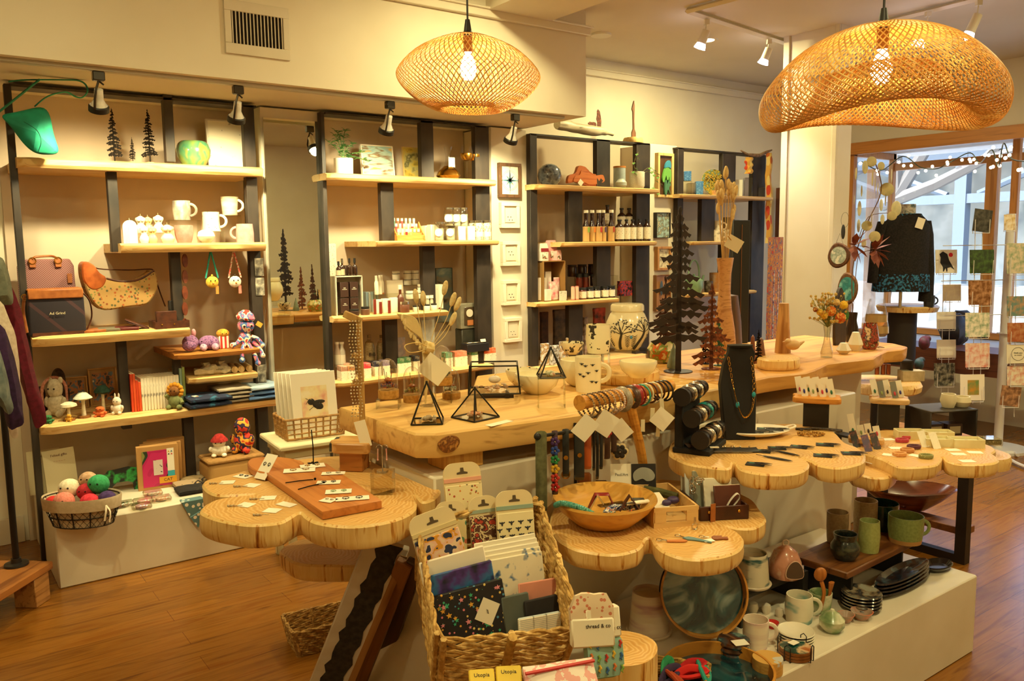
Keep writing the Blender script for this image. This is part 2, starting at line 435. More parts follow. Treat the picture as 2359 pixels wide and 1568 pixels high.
w.node_tree.links.new(sky.outputs[0],bg.inputs[0]);bg.inputs[1].default_value=.95
sun=light('SUN',(0,0,8),8,(1,.97,.93),.02,aim=(8,-2,0));sun.name='sun'
sun.rotation_euler=Vector((.62,-.25,-.8)).to_track_quat('-Z','Y').to_euler()
# recessed ceiling downlights added as ambient fill, most of them out of view
for i,(x_,y_)in enumerate(((0.2,2.4),(2.6,3.3),(-.9,.6),(1.4,.4),(3.6,.6),(5.4,1.2),(4.75,4.1),(.6,-1.4),(3.4,-1.4))):
 t=thing('fill_downlight','round recessed ceiling downlight added to fill the shop with light','light',(x_,y_,ZC),group='added ceiling downlights for fill')
 M().lathe([(.055,-.002),(.075,-.006),(.08,0),(.055,0)],24).build('trim_ring',WHITE,t)
 M().cyl((0,0,-.0035),.052,.003,20).build('lens',emit('FFE0A8',6),t)
 light('AREA',(x_,y_,ZC-.012),9 if y_<0 or x_<-.5 else(30 if x_>4 else 22),WARMW,.1,rot=(0,0,0))
scene.view_settings.view_transform='Standard';scene.view_settings.look='None';scene.view_settings.gamma=1
scene.view_settings.exposure=0.32
scene.cycles.use_denoising=True
scene.cycles.max_bounces=8;scene.cycles.transparent_max_bounces=24;scene.cycles.sample_clamp_indirect=4
scene.cycles.caustics_reflective=False;scene.cycles.caustics_refractive=False
# black spotlights on the track under the soffit
struct('trim_3',M().box((1.6,YS+.07,2.332),(3.6,.036,.018)),flat('B8B09C',.4,.3),bev=.002)
SPOTXY=[(226,170),(548,205),(898,240),(1187,272)]
for i,(px_,py_)in enumerate(SPOTXY):
 p=P(px_,py_,Y=YS+.07);p.z=2.323
 t=thing('track_spotlight',['black track spotlight above the teal garment and metal trees','black track spotlight above the white framed print','black track spotlight above the potted plant and landscapes','black track spotlight beside the rattan pendant, above the compass print'][i],'spotlight',p,0,'black spotlights under the soffit')
 M().box((0,0,-.02),(.05,.035,.04)).build('mount',flat('3A342C',.3,.6),t,bev=.004)
 M().tube([(0,0,-.04),(-.012,.0,-.075),(-.02,0,-.12),(-.02,.02,-.16)],.005,8).tube([(0,0,-.04),(.02,0,-.055)],.004,8).build('bracket',flat('4A443C',.25,.8),t)
 aim=Vector((.05,.62,-1)).normalized()
 rot=aim.to_track_quat('-Z','Y').to_euler()
 h=M().lathe([(0,.0),(.018,0),(.02,-.045),(.036,-.075),(.0,-.076)],20).build('bulb',mix('D8D2C4','F4F0E4',scale=30,rough=.15),t,loc=(.0,.01,-.075),rot=rot)
 M().lathe([(.037,-.072),(.043,-.078),(.043,-.10),(.038,-.10),(.038,-.074)],24).build('ring',BLACK,t,loc=(.0,.01,-.075),rot=rot)
 M().cyl((0,0,-.090),.036,.002,20).build('lamp_face',emit('FFE6B4',10),t,loc=(.0,.01,-.075),rot=rot)
 q=p+Vector((0,.01,-.075))+aim*.105
 light('SPOT',q,50,(1,.87,.47),.03,aim=q+aim,spot=130,blend=.5)
# -- live-edge shelves --
def live_shelf(x0,x1,yb,yf,zt,th,seed=0,crack=None,lip=.03):
 m=M();n=max(8,int((x1-x0)/.05));loops=[]
 for i in range(n+1):
  x=x0+(x1-x0)*i/n;w_=mn.noise(Vector((x*3.1,seed*7.3,0)))*.018+mn.noise(Vector((x*13,seed,3)))*.004
  e=(0 if i else .03)
  loops.append([(x,yb,zt),(x,yf+w_+e+lip,zt),(x,yf+w_+e,zt-th*.22),(x,yf+w_+e+.004,zt-th*.7),(x,yf+w_*1.3+e+.018,zt-th),(x,yb,zt-th)])
 vs=[[m.bm.verts.new(p)for p in l]for l in loops]
 for A,B in zip(vs,vs[1:]):
  for k in range(6):m.face([A[k],A[(k+1)%6],B[(k+1)%6],B[k]])
 m.face(vs[0]);m.face(vs[-1][::-1])
 return m
YF=4.50
def shelf_at(pl,pr,th,label,seed,yb=YW-.02,yf=YF,name='live_edge_shelf',lip=.03,mat=None):
 a=P(*pl,Y=yf);b=P(*pr,Y=yf);z=(a.z+b.z)/2
 o=live_shelf(0,b.x-a.x,yb-yf,0,0,th,seed,lip=lip).build(name,mat or PINE,loc=(a.x,yf,z))
 tag(o,label,'shelf','live edge shelves on the steel frames');return z
def post_m(m,pxl,pxr,py0,py1,top=None,bot=None,Y=4.60,d=.045,z0=None,z1=None):
 ym=(py0+py1)/2
 a=P(pxl,ym,Y=Y);b=P(pxr,ym,Y=Y)
 z1=P(pxl,py0,Y=Y).z if z1 is None else z1;z0=P(pxl,py1,Y=Y).z if z0 is None else z0
 m.box(((a.x+b.x)/2,Y+d/2,(z0+z1)/2),(b.x-a.x,d,z1-z0));return m
# unit 1
u1=thing('shelving_frame','black steel shelving frame at the far end beside the garments, holding handbags','shelving',(0,0,0),group='steel wall shelving frames')
post_m(M(),52,69,190,1290,z0=0,z1=2.322).build('upright',STEEL,u1,bev=.002)
post_m(M(),578,603,235,1040,z0=.302,z1=2.322).build('upright',STEEL,u1,bev=.002)
xa,xb=P(20,190,Y=4.6).x,P(590,240,Y=4.6).x
M().box(((xa+xb)/2,4.66,2.318),(xb-xa,.12,.012)).build('top_bar',STEEL,u1)
post_m(M(),379,401,217,372).build('hanger',STEEL,u1,bev=.002)
z1s1=shelf_at((40,361),(607,383),.048,'long shelf carrying the metal trees and the green pot',1)
post_m(M(),252,275,392,580).build('hanger',STEEL,u1,bev=.002)
z1s2=shelf_at((281,562),(613,556),.048,'shelf carrying figure candles and mugs',2)
post_m(M(),397,420,575,760).build('hanger',STEEL,u1,bev=.002)
z1s3=shelf_at((76,779),(438,752),.050,'shelf carrying the handbags and wallets',3)
post_m(M(),276,298,785,990).build('hanger',STEEL,u1,bev=.002)
z1s3b=shelf_at((405,816),(598,802),.03,'short dark shelf under the crocheted toys',4,mat=wood('B87838','8C5420','6A3C14',0))
post_m(M(),404,420,815,960).build('hanger',STEEL,u1,bev=.002)
z1s4=shelf_at((440,872),(595,857),.036,'short shelf with cloth pouches above the folded shirts',5)
z1s5=shelf_at((95,980),(642,917),.050,'lowest long shelf with books, felted mushrooms and shirts',6)
post_m(M(),427,450,960,1120).build('hanger',STEEL,u1,bev=.002)
# unit 2
u2=thing('shelving_frame','black steel shelving frame with jars and skincare next to the mirror','shelving',(0,0,0),group='steel wall shelving frames')
post_m(M(),750,759,250,930,z0=0,z1=2.322).build('upright',STEEL,u2,bev=.002)
post_m(M(),1098,1130,290,830,z0=0,z1=2.322).build('upright',STEEL,u2,bev=.002)
xa,xb=P(750,260,Y=4.6).x,P(1120,290,Y=4.6).x
M().box(((xa+xb)/2,4.66,2.318),(xb-xa,.12,.012)).build('top_bar',STEEL,u2)
post_m(M(),970,999,275,410).build('hanger',STEEL,u2,bev=.002)
z2s1=shelf_at((758,397),(1144,413),.040,'shelf carrying the potted plant and two small landscapes',7)
post_m(M(),879,908,418,568).build('hanger',STEEL,u2,bev=.002)
z2s2=shelf_at((872,554),(1152,553),.034,'shelf carrying lip balm, jars and bath salts',8)
post_m(M(),975,1003,566,720).build('hanger',STEEL,u2,bev=.002)
z2s3=shelf_at((775,733),(1032,713),.034,'shelf carrying skincare bottles and tins',9)
post_m(M(),888,917,735,850).build('hanger',STEEL,u2,bev=.002)
z2s4=shelf_at((776,890),(1140,832),.034,'low shelf with rows of soap bars',10)
# unit 3
u3=thing('shelving_frame','black steel shelving frame with syrup bottles under the driftwood bears','shelving',(0,0,0),group='steel wall shelving frames')
post_m(M(),1223,1239,303,840,z0=0,z1=2.30).build('upright',STEEL,u3,bev=.002)
post_m(M(),1466,1497,330,700,z0=0,z1=2.30).build('upright',STEEL,u3,bev=.002)
xa,xb=P(1223,310,Y=4.6).x,P(1497,330,Y=4.6).x
M().box(((xa+xb)/2,4.66,2.297),(xb-xa,.12,.012)).build('top_bar',STEEL,u3)
post_m(M(),1375,1406,320,430).build('hanger',STEEL,u3,bev=.002)
z3s1=shelf_at((1240,422),(1520,435),.036,'shelf carrying the round vase and carved burl wood',11)
post_m(M(),1310,1342,440,566).build('hanger',STEEL,u3,bev=.002)
z3s2=shelf_at((1300,556),(1516,556),.034,'shelf carrying syrup bottles',12)
post_m(M(),1375,1407,567,690).build('hanger',STEEL,u3,bev=.002)
z3s3=shelf_at((1243,697),(1425,687),.030,'shelf carrying jam jars and pink boxes',13)
post_m(M(),1311,1343,700,850).build('hanger',STEEL,u3,bev=.002)
z3s4=shelf_at((1243,842),(1500,822),.030,'low shelf with foil pouches of treats',14)
# unit 4
u4=thing('shelving_frame','black steel shelving frame with sunflower dish and mugs near the pillar','shelving',(0,0,0),group='steel wall shelving frames')
post_m(M(),1560,1573,341,800,z0=0,z1=2.29).build('upright',STEEL,u4,bev=.002)
post_m(M(),1732,1761,362,700,z0=0,z1=2.29).build('upright',STEEL,u4,bev=.002)
xa,xb=P(1560,341,Y=4.6).x,P(1761,362,Y=4.6).x
M().box(((xa+xb)/2,4.66,2.287),(xb-xa,.12,.012)).build('top_bar',STEEL,u4)
post_m(M(),1665,1695,353,440).build('hanger',STEEL,u4,bev=.002)
z4s1=shelf_at((1574,446),(1780,453),.030,'shelf carrying the sunflower dish and tumblers',15)
post_m(M(),1616,1647,458,563).build('hanger',STEEL,u4,bev=.002)
z4s2=shelf_at((1600,555),(1712,555),.030,'shelf carrying picture mugs',16)
post_m(M(),1662,1692,563,670).build('hanger',STEEL,u4,bev=.002)
z4s3=shelf_at((1590,678),(1745,668),.030,'shelf carrying the green teapot and grey mugs',17)
# mirror between units 1 and 2
mt=thing('wall_mirror','tall plain mirror on the wing wall between two steel shelving frames','mirror',(1.845,4.648,0))
M().box((0,0,1.30),(.335,.012,1.94)).build('mirror_glass',flat('E8EADC',.01,1),mt)
M().box((.172,-.006,1.28),(.014,.03,2.0)).build('frame',STEEL,mt)
# white plinth under unit 1
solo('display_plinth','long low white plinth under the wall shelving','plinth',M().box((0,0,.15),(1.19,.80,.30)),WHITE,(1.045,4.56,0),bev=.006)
# -- central counter --
def slab(outline,th,seed=0,amp=.008,c=None,rim=.006):
 """thick plate from an outline in metres; side slightly uneven"""
 m=M();n=len(outline);rows=[]
 cx=sum(p[0]for p in outline)/n;cy=sum(p[1]for p in outline)/n
 lv=[(0,-rim),(-rim,0),(-th*.33,.0),(-th*.66,.0),(-th+rim,-.002),(-th,-rim)]
 for z,ins in lv:
  row=[]
  for i,p in enumerate(outline):
   a=Vector(outline[i-1][:2]);b_=Vector(outline[(i+1)%n][:2]);t=(b_-a).normalized();nn=Vector((t.y,-t.x))
   if nn.dot(Vector((p[0]-cx,p[1]-cy)))<0 and False:nn=-nn
   q=Vector((p[0],p[1]))+nn*(ins+amp*mn.noise(Vector((p[0]*9,p[1]*9,z*14+seed))))
   row.append(m.bm.verts.new((q.x,q.y,z)))
  rows.append(row)
 m.face(rows[0]);m.face(rows[-1][::-1])
 for A,B in zip(rows,rows[1:]):
  for i in range(n):m.face([A[i],B[i],B[(i+1)%n],A[(i+1)%n]])
 return m
def ccw(pts):
 s=sum(pts[i-1][0]*pts[i][1]-pts[i][0]*pts[i-1][1]for i in range(len(pts)))
 return pts if s>0 else pts[::-1]
def traced(pix,z,k=6):
 return ccw([(v.x,v.y)for v in[P(q[0],q[1],z=z)for q in smooth_loop([(a,b,0)for a,b in pix],k)]])
def traced_slab(name,label,cat,pix,z,th,seed,group=None,k=6,mat=None,amp=.006):
 o=[(min(x,1.195)if x<1.5 and y>2.03 else x,min(y,2.036)if x>1.3 else y)for x,y in traced(pix,z,k)];cx=sum(p[0]for p in o)/len(o);cy=sum(p[1]for p in o)/len(o)
 return solo(name,label,cat,slab([(x-cx,y-cy)for x,y in o],th,seed,amp),mat or MAPLE,(cx,cy,z),group=group)
ZS=1.0
edge=[(1.16,2.60),(1.16,2.35),(1.165,2.09),(1.22,2.045),(1.45,2.02),(1.72,1.99),(2.1,2.0),(2.50,2.02),(2.50,2.86),(1.9,2.86),(1.72,2.62)]
solo('counter_slab','thick pale wood counter slab with pyramid terrariums and cloches on it','counter',slab(ccw([(x-1.8,y-2.3)for x,y in edge]),.075,1,.004),wood('E6BA70','CF9A50','A4662A',0,.6),(1.8,2.3,ZS))
q=P(1050,1018,Y=2.0);M().lathe([(0,-.012),(.034,-.011),(.036,0),(.030,.001),(0,.003)],24,sy=.7,wob=.05).build('knot',mix('A8682A','6A3A14','C88A40',scale=60,rough=.5),bpy.data.objects['counter_slab'],loc=(q.x-1.8,2.035-2.3,-.035),rot=(R(90),0,0))
edge2=[(2.505,2.86),(2.505,2.02)]+[(2.6+i*.1,2.02+.03*math.sin(i*1.1)+.012*math.sin(i*3.1)+i*.010)for i in range(15)]+[(4.12,2.20),(4.20,2.32),(4.20,2.86)]
solo('counter_slab','rough live-edge wood counter slab with dried bouquet vase near the pillar','counter',slab(ccw([(x-3.3,y-2.3)for x,y in edge2]),.062,2,.012),wood('D49A4C','A86C2C','7A4418',0,.5),(3.3,2.3,ZS))
bx=thing('counter_plinth','tall white box plinth holding up the wood counter','plinth',(2.3,2.32,0))
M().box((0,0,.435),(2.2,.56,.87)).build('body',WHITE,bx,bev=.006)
solo('wood_riser_block','small wood block between white plinth and counter slab','block',M().box((0,0,.0275),(.13,.12,.055)),wood('D9A656','B9803A',None,2),(1.33,2.13,.87),bev=.003)
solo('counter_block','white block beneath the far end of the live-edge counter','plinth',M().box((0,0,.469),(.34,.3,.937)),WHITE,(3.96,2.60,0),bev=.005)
# front display plinth
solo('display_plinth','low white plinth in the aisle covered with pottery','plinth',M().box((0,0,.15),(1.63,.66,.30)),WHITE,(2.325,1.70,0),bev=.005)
SL='lobed maple log slices used as tables'
LT=traced_slab('log_slice_table','lobed maple slice table with earring cards and a cutting board','table',[(464,1183),(461,1170),(479,1158),(512,1147),(590,1137),(512,1140),(479,1133),(465,1118),(479,1104),(545,1088),(620,1068),(760,1050),(880,1055),(960,1080),(1005,1108),(1013,1130),(1000,1148),(972,1155),(954,1140),(960,1158),(945,1182),(900,1200),(840,1210),(782,1211),(730,1203),(702,1188),(690,1180),(668,1191),(640,1203),(571,1208),(506,1198)],.84,.065,3,SL)
CT=traced_slab('log_slice_table','lobed maple slice table holding the big wooden bowl','table',[(1268,1193),(1274,1228),(1300,1252),(1335,1268),(1408,1276),(1461,1268),(1480,1257),(1488,1240),(1501,1238),(1509,1255),(1528,1271),(1568,1284),(1622,1287),(1675,1279),(1707,1263),(1714,1244),(1700,1225),(1672,1211),(1700,1216),(1735,1216),(1758,1206),(1764,1193),(1753,1172),(1729,1147),(1660,1120),(1560,1105),(1450,1102),(1350,1118),(1290,1150)],.70,.052,4,SL)
RT=traced_slab('log_slice_table','lobed maple slice table under the necklace bust and oval platter','table',[(1541,1030),(1547,1050),(1582,1067),(1649,1077),(1680,1077),(1690,1064),(1698,1072),(1714,1083),(1761,1091),(1824,1090),(1858,1080),(1866,1067),(1852,1056),(1830,1048),(1867,1061),(1886,1071),(1933,1077),(1980,1068),(1993,1055),(1990,1042),(1974,1030),(1950,1020),(1936,1008),(1918,991),(1871,980),(1808,975),(1650,985),(1560,1008)],.84,.052,5,SL)
BT=traced_slab('log_slice_table','small maple slice table tucked lower under its neighbour, with white plate','table',[(1960,1085),(1993,1096),(2012,1100),(2040,1099),(2060,1090),(2066,1080),(2055,1069),(2027,1060),(1985,1058),(1962,1068)],.72,.05,6,SL)
CTT=traced_slab('log_slice_table','lobed maple slice table with woven bracelets and cream jewellery boxes','table',[(2035,1058),(2068,1074),(2106,1076),(2153,1071),(2170,1060),(2172,1052),(2180,1061),(2215,1069),(2278,1068),(2299,1060),(2297,1050),(2286,1044),(2294,1034),(2272,1023),(2200,1008),(2120,995),(2040,990),(1985,998),(1968,1015),(1985,1040)],.76,.05,7,SL)
# steel brackets carrying the slices off the white plinth
for par,(lx,ly),zt_ in((LT,(1.19,2.35),.775),(CT,(1.95,2.03),.648),(RT,(2.5,2.03),.788),(CTT,(3.25,2.03),.71)):
 M().box((0,-.06,-.006),(.06,.16,.010)).box((0,.004,-.06),(.06,.008,.12)).build('bracket',STEEL,par,loc=(lx-par.location.x,ly-par.location.y,zt_-par.location.z))
# -- reusable things --
def on(px,py,z,Y=None):
 if Y is None:return P(px,py,z=z)
 return Vector((P(px,py,Y=Y).x,Y,z))
SCRIB=mix('F3E8CE','F3E8CE','F3E8CE','8A7864',scale=160,rough=.7,detail=2,interp='CONSTANT',lo=.3,hi=.64)
def conifer(h,w,seed=0,tiers=16,droop=.3,thick=.004,base=True,trunk0=.14):
 """flat cut-metal conifer in the xz plane"""
 r=random.Random(seed);L=[];Rr=[]
 m=M()
 tw=w*.045
 m.vprism([(-tw,0),(tw,0),(tw*.5,h*.9),(0,h),(-tw*.5,h*.9)],-thick/2,thick/2)
 for i in range(tiers):
  t=i/(tiers-1);z0=h*(trunk0+(1-trunk0)*.95*t);th=h/tiers*.8
  for sgn in(-1,1):
   k=(w/2*(1-t)**.8+w*.04)*r.uniform(.55,1.08);z=z0+r.uniform(-.3,.3)*th;dz=-droop*k*r.uniform(.2,1.5)
   pts=[(0,z+th*.55),(sgn*k*.35,z+th*.4+dz*.3),(sgn*k*.5,z+th*.62+dz*.4),(sgn*k*.7,z+th*.3+dz*.6),(sgn*k,z+dz+th*r.uniform(0,.5)),(sgn*k*.84,z+dz-th*.3),(sgn*k*.66,z+dz*.8-th*.05),(sgn*k*.5,z+dz*.6-th*.55),(sgn*k*.34,z-th*.1+dz*.3),(sgn*k*.2,z-th*.5+dz*.2),(0,z-th*.3)]
   m.vprism(pts,-thick/2,thick/2)
 return m
def metal_tree(px,py,z,wpx,hpx,label,mat,Y=None,base=None,rz=FACE*.5,seed=1,tiers=16,droop=.3,group=None,trunk0=.14,thick=.004):
 p=on(px,py,z,Y);s=dist(p);h=hpx*s;w=wpx*s
 t=thing('metal_tree',label,'tree ornament',p,rz,group)
 bh=0
 if base:
  bh=.014;M().lathe([(0,0),(base,0),(base*1.02,bh),(0,bh)],20,wob=.03).build('wood_base',MAPLE,t,bev=.001)
 else:
  M().cyl((0,0,0),max(.02,w*.22),.004,20).build('foot_plate',mat,t);bh=.004
 conifer(h-bh,w,seed,tiers,droop,thick,trunk0=trunk0).build('silhouette',mat,t,loc=(0,0,bh),smooth=False)
 return t
def mug(px,py,z,rpx,hpx,label,mat,Y=None,handle=0,top=1.0,mid=1.0,bot=.9,rimmat=None,inner=None,group=None,name='mug',cat='mug',hs=1.0,foot=None):
 p=on(px,py,z,Y);s=dist(p);r=rpx*s;h=hpx*s
 t=thing(name,label,cat,p,0,group)
 pr=[(0,0),(r*bot,0),(r*(bot+mid)/2,h*.2),(r*mid,h*.5),(r*top,h),(r*top-.003,h),(r*mid-.004,h*.5),(r*bot*.9,.005),(0,.005)]
 M().lathe(pr,24).build('body',mat,t)
 if foot:M().lathe([(r*bot*1.004,0),(r*(bot+(mid-bot)*.35)*1.012,h*.16),(r*(bot+(mid-bot)*.3),h*.16),(r*bot*.98,0)],24).build('foot',foot,t)
 if handle:
  a=handle;rr=h*.30*hs
  pts=[(math.cos(a)*(r*.96+rr*1.05*math.sin(q)),math.sin(a)*(r*.96+rr*1.05*math.sin(q)),h*.52+rr*math.cos(q))for q in[PI*i/12 for i in range(13)]]
  M().tube(pts,max(.003,h*.05),8,flat=1.4).build('handle',rimmat or mat,t)
 return t
HR=R(-36+0)
HL=R(180-36)
def pot(px,py,z,prof,label,mat,name='bowl',cat='bowl',Y=None,unit=None,seg=28,group=None,rz=0,bm=0,extra=None):
 """profile given in photo pixels (radius, height)"""
 p=on(px,py,z,Y);s=dist(p)
 m=M().lathe([(a*s,b_*s)for a,b_ in prof],seg)
 if extra:extra(m,s)
 return solo(name,label,cat,m,mat,p,rz,group)
def framed(px,py,z,wpx,hpx,label,fmat,art,Y=None,rz=0,tilt=0,d=.02,fw_=.10,border=None,bmat=None,name='framed_print',cat='picture',group=None,w=None,h=None,loc=None):
 p=on(px,py,z,Y)if loc is None else Vector(loc);s=dist(p);w=w or wpx*s;h=h or hpx*s;f=fw_*min(w,h)
 t=thing(name,label,cat,p,rz,group);t.rotation_euler=(tilt,0,rz)
 m=M()
 for c,q in(((0,0,f/2),(w,d,f)),((0,0,h-f/2),(w,d,f)),((-w/2+f/2,0,h/2),(f,d,h-2*f)),((w/2-f/2,0,h/2),(f,d,h-2*f))):m.box(c,q)
 m.build('frame',fmat,t,bev=.0015)
 if border:
  b_=M().box((0,d*.1,h/2),(w-2*f,d*.3,h-2*f)).build('mat_board',bmat or PAPER,t)
  iw,ih=(w-2*f)*(1-border),(h-2*f)*(1-border)
  M().box((0,-d*.12,h/2),(iw,d*.2,ih)).build('artwork',art,b_)
 else:
  M().box((0,d*.05,h/2),(w-2*f,d*.4,h-2*f)).build('artwork',art,t)
 return t
def riser(px,py,z,wpx,hpx,label,Y=None,rz=0,d=.07,group='clear acrylic risers',name='acrylic_riser',w=None,h=None,th=.003):
 p=on(px,py,z,Y);s=dist(p);w=w or wpx*s;h=h or hpx*s
 return solo(name,label,'display riser',M().box((0,0,h-th/2),(w,d,th)).box((-w/2+th/2,0,h/2-th/2),(th,d,h-th)).box((w/2-th/2,0,h/2-th/2),(th,d,h-th)),ACRYL,p,rz,group)
def bottle(px,py,z,rpx,hpx,label,body,Y=None,capm=None,lab=None,group=None,neck=.32,sh=.62,lz=(.12,.5),name='bottle',cat='bottle',cap=.10,accent=None):
 p=on(px,py,z,Y);s=dist(p);r=rpx*s;h=hpx*s;n=r*neck
 t=thing(name,label,cat,p,0,group)
 M().lathe([(0,0),(r*.92,0),(r,h*.03),(r,h*sh),(r*.8,h*(sh+.07)),(n,h*(sh+.16)),(n,h*(1-cap)),(0,h*(1-cap))],18).build('body',body,t)
 if capm:M().lathe([(0,0),(n*1.35,0),(n*1.3,h*cap),(0,h*cap)],16).build('cap',capm,t,loc=(0,0,h*(1-cap)))
 if lab:lo_=M().lathe([(r*1.015,h*lz[0]),(r*1.015,h*lz[1])],18).build('label',lab,t)
 if accent:M().box((r*.25,-r*.98,h*(lz[1]-.1)),(r*.8,r*.2,h*.16),rz=.25).build('label_patch',accent,lo_)
 return t
def jar(px,py,z,rpx,hpx,label,body,lid,lab=None,Y=None,group=None,name='jar',cat='jar',lh=.18,lz=(.15,.7)):
 p=on(px,py,z,Y);s=dist(p);r=rpx*s;h=hpx*s
 t=thing(name,label,cat,p,0,group)
 M().lathe([(0,0),(r*.95,0),(r,h*.06),(r,h*(1-lh-.08)),(r*.88,h*(1-lh)),(0,h*(1-lh))],18).build('body',body,t)
 M().lathe([(0,0),(r*.96,0),(r*.96,h*lh),(0,h*lh)],18).build('lid',lid,t,loc=(0,0,h*(1-lh)),bev=.0006)
 if lab:M().lathe([(r*1.015,h*lz[0]),(r*1.015,h*lz[1])],18).build('label',lab,t)
 return t
def boxy(px,py,z,wpx,hpx,d,label,mat,Y=None,rz=0,name='gift_box',cat='box',group=None,bev=.0015,lean=0):
 p=on(px,py,z,Y);s=dist(p)
 o=solo(name,label,cat,M().box((0,0,hpx*s/2),(wpx*s,d,hpx*s)),mat,p,rz,group,bev=bev)
 if lean:o.rotation_euler=(lean,0,rz)
 return o
def soft(w,d,h,seed=0,n=8,amp=.006):
 m=M();bm=m.bm
 m.box((0,0,h/2),(w,d,h));bmesh.ops.subdivide_edges(bm,edges=bm.edges[:],cuts=n,use_grid_fill=True)
 for v in bm.verts:
  x,y,z=v.co;fx=abs(x)/(w/2);fy=abs(y)/(d/2);e=max(fx,fy)
  z=h/2+(z-h/2)*(1-.55*e**6)
  q=mn.noise(Vector((x*18,y*18,seed)))*amp
  v.co=Vector((x*(1+q*2),y*(1+q),z+(q if v.co.z>h*.3 else 0)))
 return m
def folded(px,py,z,wpx,mats,label,Y=None,d=.2,hh=.022,rz=0,name='folded_shirt',group=None,cat='shirt',off=.008):
 """stack: one thing per folded shirt"""
 p=on(px,py,z,Y);s=dist(p);zz=z
 for i,(mt_,lb)in enumerate(zip(mats,label)):
  m=soft(wpx*s,d,hh,i*3+px,8,.006)
  m.box((0,-d*.5,hh*.5),(wpx*s*.96,.006,hh*.1))
  o=solo(name,lb,cat,m,mt_,(p.x+rnd.uniform(-off,off),p.y+rnd.uniform(-off,off)*.5,zz),rz+rnd.uniform(-.05,.05),group)
  zz+=hh
def card(loc,w,h,mat,rz=0,rx=0,ry=0,name='card',th=.0008):return M().box((0,0,0),(w,h,th)).build(name,mat,None,loc=loc,rot=(rx,ry,rz))
YARN=lambda*c:mix(*c,scale=90,rough=.95,detail=1,lo=.4,hi=.6,bmp=.6)
FUZZ=lambda*c:mix(*c,scale=60,rough=1,bmp=.5)
def eyes(t,y,z,dx,r=.005,mat=None):
 for s_ in(-1,1):M().ball((s_*dx,y,z),r,10,6).build('eye',mat or flat('0C0A0A',.15),t)
# -- first shelving frame, top shelf --
YM=4.72
DKM=flat('17100A',.85,0,.15)
metal_tree(264,362,z1s1,36,126,'tall black metal conifer on the top shelf by the teal garment',DKM,Y=4.66,seed=3,tiers=18,rz=-.2,group='black metal conifers on the top shelf')
metal_tree(306,365,z1s1,17,62,'smallest black metal conifer, between the two tall ones',DKM,Y=4.66,base=.014,seed=4,tiers=14,rz=-.2,group='black metal conifers on the top shelf')
metal_tree(346,368,z1s1,36,127,'tall black metal conifer with a doubled trunk, nearest the green pot',DKM,Y=4.66,base=.018,seed=5,tiers=18,rz=-.2,group='black metal conifers on the top shelf')
pot(447,375,z1s1,[(0,0),(20,0),(26,4),(36,22),(38,38),(33,52),(27,57),(25,57),(30,50),(35,38),(33,22),(20,6),(0,4)],'round green glazed pot with dripping teal glaze on top shelf',mix('7A9048','5C8A5A','3E7A5C','8A8A3C',scale=(14,14,9),rough=.2,detail=2,coat=.6),'glazed_pot','pot',Y=4.66)
framed(530,382,z1s1,98,112,'white framed line drawing with faint writing on top shelf',WHITE,mix('F1E8CE','F1E8CE','F1E8CE','B8AE98',scale=34,rough=.25,detail=6,interp='CONSTANT',lo=.3,hi=.66),Y=4.74,tilt=R(-4),fw_=.045)
# teal mesh bag hanging in front of the frame
tb_=thing('hanging_garment','teal green swimsuit-like garment hung by straps on the steel frame','garment',P(70,190,Y=4.42),0)
def tp(px,py,dy=0):return P(px,py,Y=4.42+dy)-tb_.location
TEAL=mix('0E8A6C','0B7459',scale=16,rough=.8)
oc=[(-6,262),(30,258),(62,250),(107,239),(120,275),(122,300),(132,330),(143,358),(100,359),(76,354),(50,330),(30,300),(12,280)]
m=M();fr=[m.bm.verts.new(tp(a,b_,-.012-.02*math.sin(a*.09)))for a,b_ in oc];bk=[m.bm.verts.new(tp(a,b_,.012))for a,b_ in oc]
ctr=m.bm.verts.new(tp(85,305,-.06));ctb=m.bm.verts.new(tp(85,305,.03))
for i in range(len(oc)):
 j=(i+1)%len(oc);m.face([fr[i],fr[j],ctr]);m.face([bk[j],bk[i],ctb]);m.face([fr[j],fr[i],bk[i],bk[j]])
m.build('body',TEAL,tb_,sub=2)
M().tube(smooth_loop([tp(80,245),tp(110,222),(tp(150,212)),tp(175,223),tp(190,224),tp(201,212),tp(198,196),tp(182,186),tp(150,184),tp(60,184),tp(20,188)],5,False),.011,8,flat=.3).build('strap',TEAL,tb_)
M().tube(smooth_loop([tp(-8,262),tp(30,232),tp(75,196),tp(90,184)],5,False),.028,8,flat=.18).build('strap',TEAL,tb_)
M().tube(smooth_loop([tp(55,280,-.06),tp(85,300,-.075),tp(95,325,-.07),tp(88,350,-.03)],5,False),.002,6).build('seam',flat('08604A',.8),tb_)
